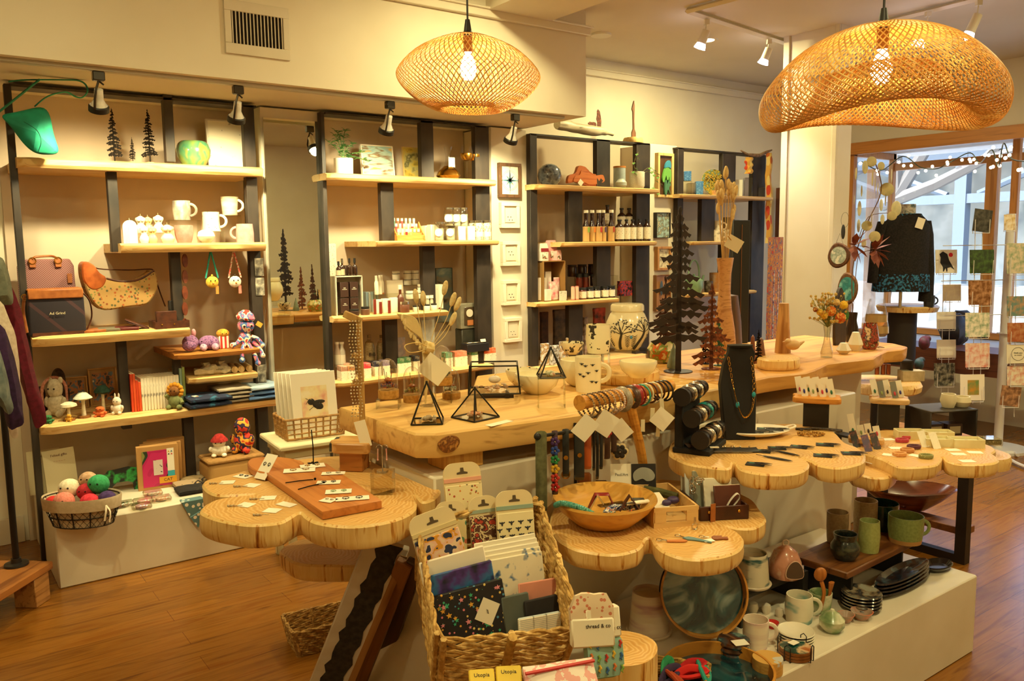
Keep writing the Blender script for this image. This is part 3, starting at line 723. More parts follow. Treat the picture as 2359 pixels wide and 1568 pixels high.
# second shelf: candles and mugs
IV=mix('F6E8C4','EBD6A8',scale=20,rough=.4);IV2=flat('F8EED8',.4);YEL=flat('EBCB8A',.4)
G1='sculpted wax candles on the second shelf'
t=thing('arch_candle','white arch shaped ribbed candle at the shelf end','candle',on(301,558,z1s2,4.56),-.1,G1);s=dist(t.location)
m=M()
for k,q in enumerate((15,12,9,6,3)):
 m.vprism([(-q*s,0),(q*s,0),(q*s,38*s)]+[(q*s*math.cos(a),(38+0)*s+q*s*math.sin(a))for a in[PI*i/12 for i in range(1,12)]]+[(-q*s,38*s)],-.010-.0022*k,.012)
m.build('body',IV2,t);M().cyl((0,0,52*s),.0012,.012,6).build('wick',flat('D8C8A0'),t)
def figure(px,py,z,w,h,label,mat,Y,k=0):
 p=on(px,py,z,Y);s=dist(p);w*=s;h*=s
 t=thing('figure_candle',label,'candle',p,-.2,G1)
 M().lathe([(0,0),(w*.36,0),(w*.42,h*.10),(w*.48,h*.22),(w*.40,h*.34),(w*.26,h*.46),(w*.32,h*.58),(w*.44,h*.70),(w*.42,h*.80),(w*.2,h*.86),(w*.14,h*.90),(0,h*.91)],16,sy=.7).ball((-w*.15,-w*.22,h*.68),w*.16,10,6).ball((w*.15,-w*.22,h*.68),w*.16,10,6).build('body',mat,t)
 M().cyl((0,0,h*.9),.0011,h*.12,6).build('wick',flat('D8C8A0'),t)
 return t
riser(352,535,z1s2,60,24,'low wood-topped step under the back row of candles',Y=4.66,name='candle_riser')
zr=z1s2+24*dist(on(352,540,z1s2,4.66))
figure(325,531,zr,26,42,'white torso candle at the start of the back row',IV2,4.66)
figure(342,531,zr,22,40,'cream torso candle in the middle of the back row',YEL,4.67)
figure(366,531,zr,26,44,'white torso candle at the end of the back row',IV2,4.66)
figure(333,558,z1s2,22,44,'white bust candle in the front row',IV2,4.555)
figure(352,558,z1s2,22,42,'pale yellow bust candle in the front row',YEL,4.555)
figure(387,558,z1s2,32,46,'broad cream bust candle next to the pink cup',IV,4.56)
riser(425,556,z1s2,70,52,'clear acrylic riser under the grey speckled mug',Y=4.68)
riser(528,556,z1s2,52,62,'tall clear acrylic riser under the heart mug',Y=4.72)
riser(487,556,z1s2,56,26,'low clear acrylic riser under the polka dot mug',Y=4.66)
zq=lambda px,hp,Y:z1s2+hp*dist(on(px,556,z1s2,Y))
mug(420,502,zq(425,52,4.68),20,44,'grey speckled mug with white drip glaze on a riser',mix('E8DCC4','A89C8A','8A8074',scale=(20,20,12),rough=.25),Y=4.68,handle=HR,top=.95)
mug(530,493,zq(528,62,4.72),18,42,'mug with a heart on clear glassy upper half',mix('F2E8D4','E6D8BC','A89468',scale=(4,4,24),rough=.25),Y=4.72,handle=HR,top=1.1)
mug(487,530,zq(487,26,4.66),22,44,'white and sand mug with black polka dots',spots('EDE2C8',['2A241E'],75,.16,.3),Y=4.66,handle=HR,top=.85,mid=.85,bot=.95)
mug(425,557,z1s2,20,40,'small pink tumbler without a handle',mix('D8968A','C88478',scale=40,rough=.4),Y=4.57,top=1.0,mid=1.0,bot=.75,name='pink_cup',cat='cup')
pot(475,557,z1s2,[(0,0),(9,0),(17,7),(20,15),(17,24),(9,29),(0,30)],'round white ball candle between the pink cup and pink mug',flat('FBF4E2',.4),'ball_candle','candle',Y=4.57)
mug(565,555,z1s2,20,42,'pink mug with its handle towards the candles',mix('E8A8A4','D8948E',scale=30,rough=.3),Y=4.58,handle=HL,top=.9,bot=.98)
# third shelf: bags
def slab_bag(label,px,py,z,Y,w,h,d,mat,flap,fl=.3,rz=0,tweed=None,bulge=.015):
 p=on(px,py,z,Y);s=dist(p);w*=s;h*=s
 t=thing('handbag',label,'handbag',p,rz)
 out=[(-w/2,.005),(-w/2*.96,0),(w/2*.96,0),(w/2,.005),(w/2*.98,h*.9),(w/2*.85,h),(-w/2*.85,h),(-w/2*.98,h*.9)]
 M().vprism(out,-d/2,d/2).build('body',mat,t,bev=.012,seg=3)
 return t,w,h,d
TWEED=stripes(['8A5A5A','5A3238','7A4A4C','A88478'],60,'DIAGONAL',.9);PLAID=stripes(['241C24','241C24','241C24','241C24','241C24','241C24','241C24','42282C'],3.6,'DIAGONAL',.85)
t,w_,h_,d_=slab_bag('tall purple tweed handbag standing behind the plaid one',117,768,z1s3,4.78,116,165,.10,TWEED,None)
t.rotation_euler=(R(-6),0,-.1)
for sx_ in(-.22,.22):
 M().box((w_*sx_,-d_/2-.006,h_*.94),(.028,.012,.045)).build('strap_tab',TAN,t,bev=.002)
 M().tube(arc((w_*sx_,-d_/2-.012,h_*.97),.016,0,2*PI,14)[:-1],.0028,6,closed=True).build('ring',GOLD,t)
M().tube(smooth_loop([(-w_*.22,-d_/2-.012,h_*.99),(-w_*.15,-.04,h_*1.03),(w_*.12,-.03,h_*1.04),(w_*.22,-d_/2-.012,h_*.99)],6,False),.006,8).build('handle',TAN,t)
M().box((w_*.40,-d_/2-.006,h_*.72),(.022,.004,.05)).build('hang_tag',TAN,t,bev=.002)
t,w_,h_,d_=slab_bag('dark plaid satchel with tan flap standing in front of the tweed bag',132,772,z1s3,4.60,116,104,.11,PLAID,None)
M().box((0,-d_/2-.002,h_*.90),(w_*.96,.012,h_*.2)).box((0,0,h_*1.0),(w_*.96,d_+.01,.008)).build('flap',TAN,t,bev=.004)
M().tube(smooth_loop([(w_*.5,0,h_*.9),(w_*.62,0,h_*.7),(w_*.64,0,h_*.35),(w_*.52,-.02,.012)],6,False),.012,8,flat=.3).build('strap',LEATHER,t)
M().tube(smooth_loop([(-w_*.5,0,h_*.9),(-w_*.56,-.02,h_*.55),(-w_*.54,-.05,.02)],6,False),.010,8,flat=.3).build('strap',TAN,t)
M().tube(arc((-w_*.52,-.03,h_*.86),.012,0,2*PI,12)[:-1],.0025,6,closed=True).build('ring',GOLD,t)
M().box((0,-d_/2-.001,.008),(w_*.9,.006,.016)).build('base_trim',LEATHER,t)
text('Ad Grind',.018,flat('E8D8B0',.4),t,(w_*.0,-d_/2-.0075,h_*.48))
# crescent bag
p0=P(285,660,Y=4.66);t=thing('crescent_bag','crescent shoulder bag of floral cork and orange leather','handbag',(p0.x,4.70,z1s3),0)
q=lambda a,b_:((P(a,b_,Y=4.66)-Vector((p0.x,0,z1s3))).x,(P(a,b_,Y=4.66)).z-z1s3)
oc=[q(*v)for v in[(186,612),(196,603),(212,610),(226,626),(243,640),(275,646),(312,644),(338,630),(352,622),(360,638),(360,665),(345,692),(330,702),(290,707),(240,714),(215,700),(198,672),(188,640)]]
FLORAL=spots('B08A50',['A85A28','7A7A40','8A4A24','5A5A38'],60,.34,.85)
M().vprism([(v.x,v.y)for v in smooth_loop([(a,b_,0)for a,b_ in oc],3)],-.07,.05).build('body',FLORAL,t,bev=.018,seg=3)
oc2=[q(*v)for v in[(186,611),(196,602),(214,610),(228,628),(244,641),(236,660),(218,668),(204,665),(195,655),(188,640)]]
M().vprism([(v.x,v.y)for v in smooth_loop([(a,b_,0)for a,b_ in oc2],3)],-.074,.054).build('leather_end',mix('B8602A','9A4A1C',scale=30,rough=.4),t,bev=.016,seg=3)
M().tube(smooth_loop([(q(*v)[0],-.0,q(*v)[1])for v in[(206,606),(230,619),(300,622),(345,620),(358,624),(365,650),(375,680),(385,706)]],4,False),.009,8,flat=.35).build('strap',LEATHER,t)
M().tube(smooth_loop([(q(*v)[0],-.065,q(*v)[1])for v in[(243,641),(280,648),(320,643),(352,623)]],4,False),.006,6).build('top_trim',LEATHER,t)
for k,(px_,w2,lb,mt_,lift)in enumerate(((214,50,'flat tan wallet beside the plaid satchel',TAN,0),(250,46,'flat grey-green wallet in the shelf middle',flat('6A6450',.7),0),(292,52,'flat dark red wallet under the folded one',flat('5A1A18',.5),0))):
 boxy(px_,766-k*4,z1s3,w2,7,.11,lb,mt_,Y=4.60,name='wallet',cat='wallet',rz=-.1*k,bev=.004)
p=on(318,748,z1s3,4.62);t=thing('wallet','brown bifold wallet propped open like a tent','wallet',p,-.2)
M().box((-.01,0,.028),(.11,.09,.006),ry=R(24)).box((.0,0,.018),(.11,.09,.006),ry=R(20)).build('cover',LEATHER,t,bev=.002)
# leather tray with boxes
p=on(390,752,z1s3,4.60);s=dist(p);t=thing('leather_tray','brown leather snap tray near the shelf end','tray',p,0)
w_=72*s
M().box((0,0,.003),(w_,.15,.006)).box((0,-.073,.018),(w_,.005,.036)).box((0,.073,.018),(w_,.005,.036)).box((-w_/2,0,.018),(.005,.15,.036)).box((w_/2,0,.018),(.005,.15,.036)).build('body',LEATHER,t)
for sx_ in(-.32,.05):M().ball((w_*sx_,-.077,.02),.004,10,6).build('snap',GOLD,t)
boxy(384,752,z1s3+.0062,44,35,.03,'tan leather notebook standing in the snap tray',LEATHER,Y=4.575,name='notebook',cat='notebook')
boxy(404,752,z1s3+.0062,24,56,.03,'black card wallet behind the notebook in the tray',flat('1E1A18',.5),Y=4.63,name='wallet',cat='wallet',rz=.1)
boxy(410,752,z1s3+.0062,22,76,.02,'clear wallet with round white emblem, tallest in the tray',flat('B8AC94',.3),Y=4.655,name='wallet',cat='wallet')
# leather tags down the hanger post
for k in range(5):
 p=P(426,600+k*37,Y=4.60);solo("leather_tag","rounded brown leather tag hanging in a column beside the steel hanger","tag",M().vprism([(.016*math.cos(a),.036*math.sin(a))for a in[2*PI*i/16 for i in range(16)]],-.003,.003),mix("7A3A1C","5A2410",scale=30,rough=.5),p,.3,"leather tags in a column")
# little crocheted purses hanging from shelf two
def purse(px,label,c1,strapc,k):
 p=P(px,578,Y=4.58);p.z=z1s2-.05;s=dist(p)
 t=thing('crochet_purse',label,'purse',p,0,'crocheted purses hanging under the mug shelf')
 zb_=-64*s
 M().tube([(-.002,0,0),(-14*s,0,-60*s)],.0045,6).tube([(.002,0,0),(14*s,0,-60*s)],.0045,6).build('strap',YARN(*strapc),t)
 M().ball((0,0,zb_-.012),(.034,.016,.032),16,10).build('body',YARN(*c1),t)
 eyes(t,-.017,zb_-.004,.012,.0035)
 M().lathe([(0,0),(.006,.003),(0,.012)],8).build('beak',flat('E08A3C',.8),t,loc=(0,-.016,zb_-.018),rot=(R(90),0,0))
 M().ball((0,-.002,zb_+.024),.006,8,6).build('pompom',flat('3A2418',.9)if k else YARN('E8B83C','D8A02C'),t)
 M().box((.024,-.004,zb_-.055),(.016,.001,.045)).build('tag',flat('C88A3C' if not k else 'D87A6C',.7),t)
purse(485,'yellow chick crochet purse on a teal strap',('E8C04A','D8A83A'),('2E9A8A','2A8A7C'),0)
purse(538,'white bird crochet purse on a red and white strap',('F0E4D0','E0D0B8'),('C84A3C','F0E0C8'),1)
# toys on the short dark shelf
PUR=YARN('8A5A8A','A87AA4','6A4472');MULTI=mix('C83C34','F0DCC0','4A6AA8','D86A8A','E8B0A0',scale=26,rough=.95,detail=1,interp='CONSTANT',lo=.3,hi=.66,bmp=.5)
p=on(455,808,z1s3b,4.60);t=thing('crochet_animal','lilac crocheted hippo lying with its head towards the post','soft toy',p,-.2)
M().ball((-.035,-.02,.05),(.042,.045,.04),18,12).build('head',PUR,t);M().ball((-.042,-.055,.035),(.036,.028,.028),16,10).build('muzzle',PUR,t)
M().ball((.06,.01,.04),(.055,.045,.04),18,12).build('body',PUR,t)
for a,b_ in((.03,-.03),(.09,-.03),(.10,.03)):M().ball((a,b_,.02),(.02,.026,.02),12,8).ball((a,b_-.02,.016),(.012,.01,.014),10,6).build('leg',YARN('C8B0C0','A87AA4'),t)
for a in(-.055,-.015):M().ball((a,-.01,.10),(.012,.01,.022),10,8).build('ear',YARN('D89AA0','C88A94'),t)
eyes(t,-.058,.055,.02,.004)
p=on(515,802,z1s3b,4.62);t=thing('popcorn_box_toy','crocheted popcorn tub with red and white stripes and a face','soft toy',p,0)
M().box((0,0,.035),(.055,.05,.07)).build('tub',stripes(['C8342C','F4E8D8'],14,'X',.9),t,bev=.004)
M().ball((0,0,.082),(.036,.03,.026),16,10).build('popcorn',YARN('E0A83C','C8862C'),t);eyes(t,-.029,.084,.011,.003)
p=on(568,802,z1s3b,4.59);t=thing('crochet_doll','tall multicoloured crocheted mushroom doll dangling its legs over the shelf','soft toy',p,0);s=dist(p)
M().lathe([(0,.0),(.048,.0),(.052,.012),(.04,.035),(.018,.052),(0,.056)],20).build('cap',MULTI,t,loc=(0,0,.155),rot=(.1,.15,0))
M().ball((0,-.005,.12),(.046,.042,.042),18,12).build('head',MULTI,t);eyes(t,-.044,.12,.02,.006)
M().ball((-.01,-.01,.045),(.036,.032,.042),16,10).build('body',MULTI,t)
for pts in([(-.03,-.02,.06),(-.06,-.03,.03),(-.085,-.03,.02)],[(.02,-.03,.06),(.05,-.05,.045),(.07,-.06,.01)],[(-.02,-.03,.02),(-.05,-.075,-.01),(-.055,-.085,-.06)],[(.0,-.03,.02),(.012,-.075,-.02),(.03,-.09,-.085)],[(.03,-.02,.03),(.055,-.06,-.01),(.06,-.085,-.045)]):
 M().tube(smooth_loop(pts,4,False),.011,8).ball(pts[-1],.016,10,8).build('limb',MULTI,t)
M().box((.068,-.03,.125),(.034,.002,.026),ry=.6).build('tag',flat('E8A83C',.7),t)
# pouches and rolls on the small shelf
LIN=FUZZ('C8B898','B4A484')
for px_,lb,w2 in((470,'crumpled linen pouch at the shelf end',40),(505,'linen drawstring pouch with printed word mitten',46)):
 p=on(px_,866,z1s4,4.60);s=dist(p);t=thing('cloth_pouch',lb,'pouch',p,-.2)
 m=soft(w2*s,.10,.045,px_,6,.03).wobble(.008,22,seed=px_);m.build('bag',LIN,t)
 M().lathe([(.012,0),(.022,.018),(.015,.018)],12,wob=.2).build('ruffle',LIN,t,loc=(.01,0,.05))
 if px_==505:text('mitten',.014,INK,t,(.0,-.056,.03))
for k,px_ in enumerate((537,552,570)):
 p=on(px_,862,z1s4,4.62);solo('wooden_roll','pale carved wooden roller lying end-on in a row of three','roller',M().tube([(0,-.07,.018),(0,.09,.018)],.018,14),wood('D8BC8A','B8965A',None,1),p,-.15,'pale wooden rollers beside the linen pouches')
# -- lowest long shelf of the first frame --
YB=4.62
FELT=FUZZ('E8DCC0','D0C4A4');KRAFT=flat('B88A50',.8)
for k,(px_,lb,w2,h2)in enumerate(((178,'kraft framed felting kit picture standing behind the felted sheep',52,74),(243,'kraft framed felting kit picture standing behind the white mushroom',60,88))):
 framed(px_,952-k*8,z1s5,w2,h2,lb,KRAFT,mix('3A3028','A86A3A','5A6A78','D8C8A0',scale=30,rough=.5,interp='CONSTANT'),Y=4.88,tilt=R(-8),fw_=.06,border=.18,bmat=flat('A87C48',.8))
def mushroom(px,py,w,h,label,capm,stem=None,Y=YB,base=True,group='felted mushrooms and creatures',dome=.5):
 p=on(px,py,z1s5,Y);s=dist(p);w*=s;h*=s
 t=thing('felt_mushroom',label,'ornament',p,rnd.uniform(-.5,.3),group)
 if base:M().cyl((0,0,0),w*.36,.012,16).build('wood_base',wood('8A5A2C','5A3818',None,2),t)
 M().lathe([(0,.01),(w*.13,.01),(w*.09,h*.5),(w*.12,h*.8),(0,h*.82)],14,wob=.05).build('stem',stem or FELT,t)
 M().lathe([(0,h*.72),(w*.3,h*.70),(w*.5,h*.76),(w*.46,h*(.76+.24*dome)),(w*.22,h*.97),(0,h)],20,wob=.05).build('cap',capm,t)
 return t
def creature(px,py,w,h,label,c,Y=YB,ears=0,extra=None,name='felt_animal',group='felted mushrooms and creatures',z=None,flat_=.9):
 z=z1s5 if z is None else z
 p=on(px,py,z,Y);s=dist(p);w*=s;h*=s
 t=thing(name,label,'soft toy',p,FACE+rnd.uniform(-.2,.2),group)
 M().ball((0,0,h*.3),(w*.42,w*.36,h*.3),18,12).ball((-w*.25,-w*.25,h*.1),(w*.14,w*.2,h*.1),10,8).ball((w*.25,-w*.25,h*.1),(w*.14,w*.2,h*.1),10,8).build('body',c,t)
 hd_=M().ball((0,-w*.05,h*.72),(w*.34,w*.3,h*.26),18,12).build('head',c,t)
 eyes(hd_,-w*.33,h*.74,w*.14,w*.04)
 for sx_ in(-1,1):
  if ears==1:M().ball((sx_*w*.16,0,h*1.02),(w*.07,w*.05,h*.16),10,8).build('ear',c,hd_)
  if ears==2:M().ball((sx_*w*.26,0,h*.94),(w*.12,w*.07,h*.09),10,8).build('ear',c,hd_)
  M().ball((sx_*w*.42,-w*.08,h*.38),(w*.12,w*.12,h*.14),10,8).build('arm',c,t)
 return t
creature(112,976,26,20,'tiny green and white felt frog at the shelf front',FUZZ('3E7A4A','2E6A3C'),Y=4.56)
creature(134,968,50,90,'pale felted sheep with a pink handle loop behind it',FUZZ('D8CCB4','BCAE94'),Y=4.72,ears=2)
p=on(130,965,z1s5,4.74);tag(M().tube([(x,0,z)for x,_,z in arc((0,0,.13),.055,0,PI,14,rz=.07)],.008,8).tube([(-.055,0,0),(-.055,0,.13)],.006,8).tube([(.055,0,0),(.055,0,.13)],.006,8).build('felt_arch',YARN('C88A7A','B4745E'),loc=p),'pink wrapped arch standing behind the felted sheep','ornament')
creature(98,955,30,70,'dark brown fuzzy felt gnome half hidden by the garments',FUZZ('3A2A1C','2A1C12'),Y=4.80)
creature(142,955,44,100,'dark haired felt figure against the wall behind the sheep',FUZZ('4A3424','2E2016'),Y=4.90)
mushroom(160,972,36,44,'twin white capped felt mushroom at the front of the shelf',FELT,Y=4.57)
mushroom(194,962,40,60,'large pale blue flat capped mushroom on a bark base',FUZZ('DCE2D4','C4CCBC'),Y=4.60,dome=.2)
mushroom(240,955,36,66,'dark green capped felt mushroom on a wood disc',FUZZ('2E4A3C','20382C'),Y=4.66,dome=.3)
creature(232,958,30,24,'orange and red felt fox curled on a wood disc',FUZZ('D8743A','B8542A'),Y=4.58)
creature(160,972,16,18,'tiny yellow felt chick under the twin mushroom',FUZZ('E0A83C','C8902C'),Y=4.54)
creature(272,955,28,42,'white felt bunny sitting at the end of the felted row',FUZZ('F0E8D8','DCD0BC'),Y=4.58,ears=1)
# books
bz=z1s5;x=P(300,900,Y=4.60).x
ORG=flat('D8542A',.45);ORD=flat('C8401E',.45);WBK=mix('EFE6D0','EFE6D0','EFE6D0','8A8478',scale=(300,300,34),rough=.5,interp='CONSTANT',lo=.3,hi=.64)
def book(x,w,d,h,label,m,group=None,Y=4.585):
 t=thing('book',label,'book',(x+w/2,Y+d/2,bz),0,group)
 M().box((0,0,h/2),(w,d,h)).build('cover',m,t,bev=.001)
 M().box((0,.002,h/2),(w*.8,d*.99,h*1.004)).build('pages',flat('EDE2C6',.8),t)
 return x+w+.0012
hs=(.20,.20,.165,.155)
for k in range(4):x=book(x,.0115,.155,hs[k],['tall orange book at the start of the row','tall orange book, second in the row, split by a gold line','shorter orange book next to the tall pair','shortest orange book touching the white series'][k],ORG if k%2 else ORD)
for k in range(13):x=book(x,.0135,.15,.172,'white softcover book with grey spine print in the shelf row',WBK,'row of white softcover books')
x=book(x+.004,.012,.15,.205,'pale blue-green book standing after the white row',flat('8AA89A',.5))
x=book(x,.014,.15,.212,'sage green book closing the row',flat('8A9E5C',.5))
p=on(405,940,z1s5,4.555);t=thing('soft_toy','green plush lion with an orange yarn mane leaning on the books','soft toy',p,FACE)
M().ball((0,0,.036),(.036,.034,.04),16,12).ball((-.024,-.03,.012),(.014,.024,.013),10,8).ball((.03,-.026,.012),(.014,.024,.013),10,8).build('body',FUZZ('7A8050','686E42'),t)
M().tube([(-.028,-.005,.05),(-.04,-.02,.075)],.011,8).tube([(.028,-.005,.05),(.045,-.02,.03)],.011,8).build('arm',FUZZ('7A8050','686E42'),t)
mm=M()
for k in range(12):mm.ball((.034*math.cos(k*PI/6),.004,.093+.034*math.sin(k*PI/6)),.0135,8,6)
mm.build('mane',FUZZ('D8962C','C07E1C'),t);M().ball((0,-.008,.093),(.027,.024,.027),16,10).build('head',FUZZ('8A5A2C','74481E'),t);eyes(t,-.031,.098,.010,.003)
# folded shirts
NAVY=mix('1C2440','1C2440','1C2440','2E6A8A',scale=30,rough=.85,lo=.3,hi=.7);GREY=mix('A89C86','94887A',scale=14,rough=.9);BLUE=mix('5A7AA8','4A6A9A',scale=14,rough=.9);LBL=mix('A8B8C4','8AA0B8',scale=14,rough=.9)
folded(476,946,z1s5,92,[NAVY]*2,['navy printed shirt hanging over the shelf edge, bottom of two','navy printed shirt with a price tag, top of two'],Y=4.545,d=.23,hh=.030)
p=on(450,925,z1s5+.061,4.50);solo('price_tag','small orange and white price tag on the navy shirts','tag',M().box((0,0,.001),(.026,.036,.002)),mix('F0E4D0','D8743A',scale=40,rough=.6,interp='CONSTANT',lo=.3,hi=.6),p,.2)
folded(532,935,z1s5,72,[GREY]*4,['grey folded shirt in the middle stack, %s'%w for w in('bottom one','second from the bottom','third from the bottom','top one with pale print')],Y=4.60,d=.22,hh=.021)
folded(601,927,z1s5,80,[BLUE,BLUE,LBL],['blue folded shirt, bottom of the end stack','blue folded shirt, middle of the end stack','pale blue crumpled shirt on top of the end stack'],Y=4.60,d=.24,hh=.026)
for k,(a,b_)in enumerate(((598,615),(600,660),(604,860))):
 p=P(a-1,b_,Y=4.597);solo('small_print',['grey animal photo print stuck high on the steel upright','grey animal photo print stuck mid-way on the steel upright','grey animal photo print stuck low on the steel upright'][k],'print',M().box((0,0,0),(.05,.001,.10)),mix('C8C0AC','8A8478','4A4640',scale=30,rough=.4),p)
# -- on the long low plinth --
ZP=.30
def wire_basket(px,py,z,wpx,hpx,label,Y=None):
 p=on(px,py,z,Y);s=dist(p);w=wpx*s/2;h=hpx*s
 t=thing('wire_basket',label,'basket',p,FACE)
 m=M();r0,r1=w*.80,w*1.0;sy=.62
 for zz,rr in((.003,r0),(h*.98,r1),(h*.35,r0+(r1-r0)*.35)):m.tube([(rr*math.cos(a),rr*sy*math.sin(a),zz)for a in[2*PI*i/36 for i in range(36)]],.0025,6,closed=True)
 for k in range(12):
  a=2*PI*k/12;m.tube([(r0*math.cos(a),r0*sy*math.sin(a),.002),(r1*math.cos(a),r1*sy*math.sin(a),h)],.0028,6)
 for k in range(30):
  for sg in(-1,1):
   m.tube([((r0+(r1-r0)*q)*math.cos(2*PI*(k+sg*q*2.5)/30),(r0+(r1-r0)*q)*sy*math.sin(2*PI*(k+sg*q*2.5)/30),h*q*.7)for q in(0,.25,.5,.75,1)],.001,4)
 m.build('wire_body',flat('2A221A',.4,.6),t)
 li=M();li.lathe([(0,.004),(r0*.95,.004),(r1*.96,h*.92),(r1*1.04,h*1.04),(r1*1.06,h*.98),(r1*1.03,h*.62)],40,sy=sy,wob=.012);li.build('fabric_liner',FUZZ('C8B498','BCA88A'),t)
 M().tube(smooth_loop([(r1*.85,-r1*.40,h*.8),(r1*.88,-r1*.5,h*.6),(r1*.84,-r1*.52,h*.3)],4,False),.004,6,flat=.4).tube(smooth_loop([(r1*.85,-r1*.40,h*.8),(r1*.98,-r1*.46,h*.6),(r1*.96,-r1*.5,h*.25)],4,False),.004,6,flat=.4).build('tie',flat('EADCC0',.8),t)
 return t,s
wb,s=wire_basket(193,1205,ZP,168,66,'wire basket with a linen liner full of crocheted ball toys')
bl=wb.location
balls=[(-.115,-.03,.115,.038,'D83430','C82A28','red crocheted ball toy at the basket end'),(-.055,-.05,.13,.046,'E08A7A','D07868','salmon pink ball toy with two eyes at the front'),(-.065,.02,.17,.048,'F0E4C8','E0D2B0','cream ball toy with a round snout, high in the pile'),(.015,.015,.155,.042,'B82830','A01E28','dark red ball toy in the middle of the basket'),(.05,-.03,.12,.042,'E03848','C82C3C','bright red ball toy at the front rim'),(.065,.03,.185,.048,'3AA064','2E8E56','green ball toy on top of the pile'),(.005,.055,.20,.040,'C8A484','B8906C','tan ball toy with ear tufts at the back of the basket'),(.115,.0,.125,.04,'4A3468','3C2858','purple ball toy at the basket end by the tie'),(.0,-.075,.10,.024,'E86A9A','D85A8A','small hot pink ball toy peeking over the rim')]
for x_,y_,z_,r_,c1,c2,lb in balls:
 v=Vector((x_*math.cos(FACE)-y_*math.sin(FACE),x_*math.sin(FACE)+y_*math.cos(FACE),z_-.01))
 t=thing('crochet_ball_toy',lb,'soft toy',bl+v,FACE,'crocheted ball toys in the wire basket')
 M().ball((0,0,0),(r_,r_*.95,r_*.92),20,14).build('body',YARN(c1,c2),t);eyes(t,-r_*.90,r_*.25,r_*.34,r_*.09)
ZWB=P(535,1052,Y=4.40).z
creature(507,1053,44,46,'white mushroom toy wearing a red knitted cap on the wicker box',YARN('F4ECD8','E4DAC4'),Y=4.46,z=ZWB,group=None)
bx_=on(535,1100,ZP,4.47);t=thing('wicker_box','round-cornered lidded wicker box carrying two crocheted toys','box',bx_,0)
M().box((0,0,(ZWB-ZP)/2-.01),(.30,.20,ZWB-ZP-.02)).build('body',stripes(['B08448','9A7038','B88E52'],90,'X',.8),t,bev=.03,seg=4)
M().box((0,0,ZWB-ZP-.0105),(.305,.205,.02)).build('lid',mix('A87C42','946A34',scale=60,rough=.8),t,bev=.008)
p=on(508,1053,ZWB,4.72);M().lathe([(0,.042),(.02,.036),(.044,.008),(.046,0),(.02,-.004),(0,-.004)],20).build('cap',YARN('B02A24','941E1C'),[o for o in bpy.data.objects if o.get('label','').startswith('white mushroom toy')][0],loc=(0,0,.084))
RD=mix('D83A24','E8A83C','3A2E4A','D8402C','C83020',scale=24,rough=.95,detail=1,interp='CONSTANT',lo=.3,hi=.66,bmp=.5)
t=creature(562,1050,54,84,'red and orange variegated crocheted dinosaur sitting on the wicker box',RD,Y=4.46,z=ZWB,group=None)
# boxed kits
for k in range(4):
 p=on(368+k*8,1146-k*5,ZP,4.50+k*.045)
 t=thing('kit_box','kraft craft kit box standing upright, %s of four'%['front','second','third','rearmost'][k],'box',p,-.12,'kraft craft kit boxes')
 M().box((0,0,.115),(.20,.036,.23)).build('carton',KRAFT,t,bev=.002)
 if k==0:
  M().box((.0,-.019,.11),(.15,.002,.19)).build('cover_print',mix('C8286A','B82060','2A3A28','8A8A4A',scale=9,rough=.4,detail=1,interp='CONSTANT',lo=.42,hi=.62),t)
  M().box((.0,-.0215,.115),(.045,.001,.08)).build('cat_figure',mix('D8C8C0','2A2030',scale=60,rough=.5,interp='CONSTANT'),t)
  M().box((.062,-.021,.15),(.034,.001,.12)).build('side_strip',flat('F2EAD8',.5),t)
  M().box((.062,-.021,.075),(.034,.001,.032)).build('side_badge',flat('3AA8C0',.5),t)
  M().box((.045,-.022,.045),(.085,.001,.034)).build('name_band',flat('E0A02C',.5),t)
  text('CAT',.022,INK,t,(.045,-.0226,.045),name='lettering')
  for q,c in enumerate(('D8A02C','2A6A8A','2A2420','C83A3C')):M().vprism([(-.005,0),(.005,0),(0,.009)],-.0003,.0003).build('mark',flat(c,.5),t,loc=(.054+(q%2)*.014,-.0218,.19-(q//2)*.014))
p=on(150,1140,ZP,4.62)
for k,(dx,rz_)in enumerate(((0,.2),(-.07,.05))):
 t=thing('sign_card',['cream sign card with handwritten heading behind the ball basket','cream sign card leaning behind the first one at the frame post'][k],'sign',(p.x+dx,4.66+k*.03,ZP),rz_);t.rotation_euler=(R(-10),0,rz_)
 M().box((0,0,.13),(.15,.003,.22)).build('board',flat('D8CCA8',.7),t)
 text('Felted gifts',.018,flat('7A5A4A',.7),t,(0,-.003,.21));text('~ ~ ~ ~ ~',.014,flat('B0645A',.7),t,(0,-.003,.18))
t=creature(215,1120,50,46,'dark patterned plush bear with green wings lying behind the basket',mix('1A1A1C','2A2A30','B82A2A',scale=20,rough=.9,lo=.4,hi=.75),Y=4.62,z=ZP,group=None)
p=on(285,1130,ZP,4.56);t=thing('wooden_bear','black bear cut-out with green northern lights pattern','ornament',p,-.1)
bear=[(-.09,0),(-.085,.06),(-.09,.09),(-.07,.115),(-.02,.12),(.03,.125),(.06,.115),(.075,.12),(.10,.10),(.105,.085),(.08,.08),(.07,.05),(.075,0),(.05,0),(.045,.04),(.02,.05),(-.03,.048),(-.05,.03),(-.06,0)]
M().vprism(bear,-.004,.004).build('silhouette',mix('121414','121414','2EA04A','121414',scale=12,rough=.4,lo=.4,hi=.62),t)
PACK=glass('F4F0E4',.2,.15)
def packet(px,py,z,w,d,label,c,Y=None,rz=0,name='soap_packet'):
 p=on(px,py,z,Y);t=thing(name,label,'packet',p,rz)
 M().box((0,0,.012),(w,d,.02)).build('wrap',PACK,t,bev=.006);M().cyl((0,0,.006),min(w,d)*.38,.010,20).build('content',c,t)
 return t
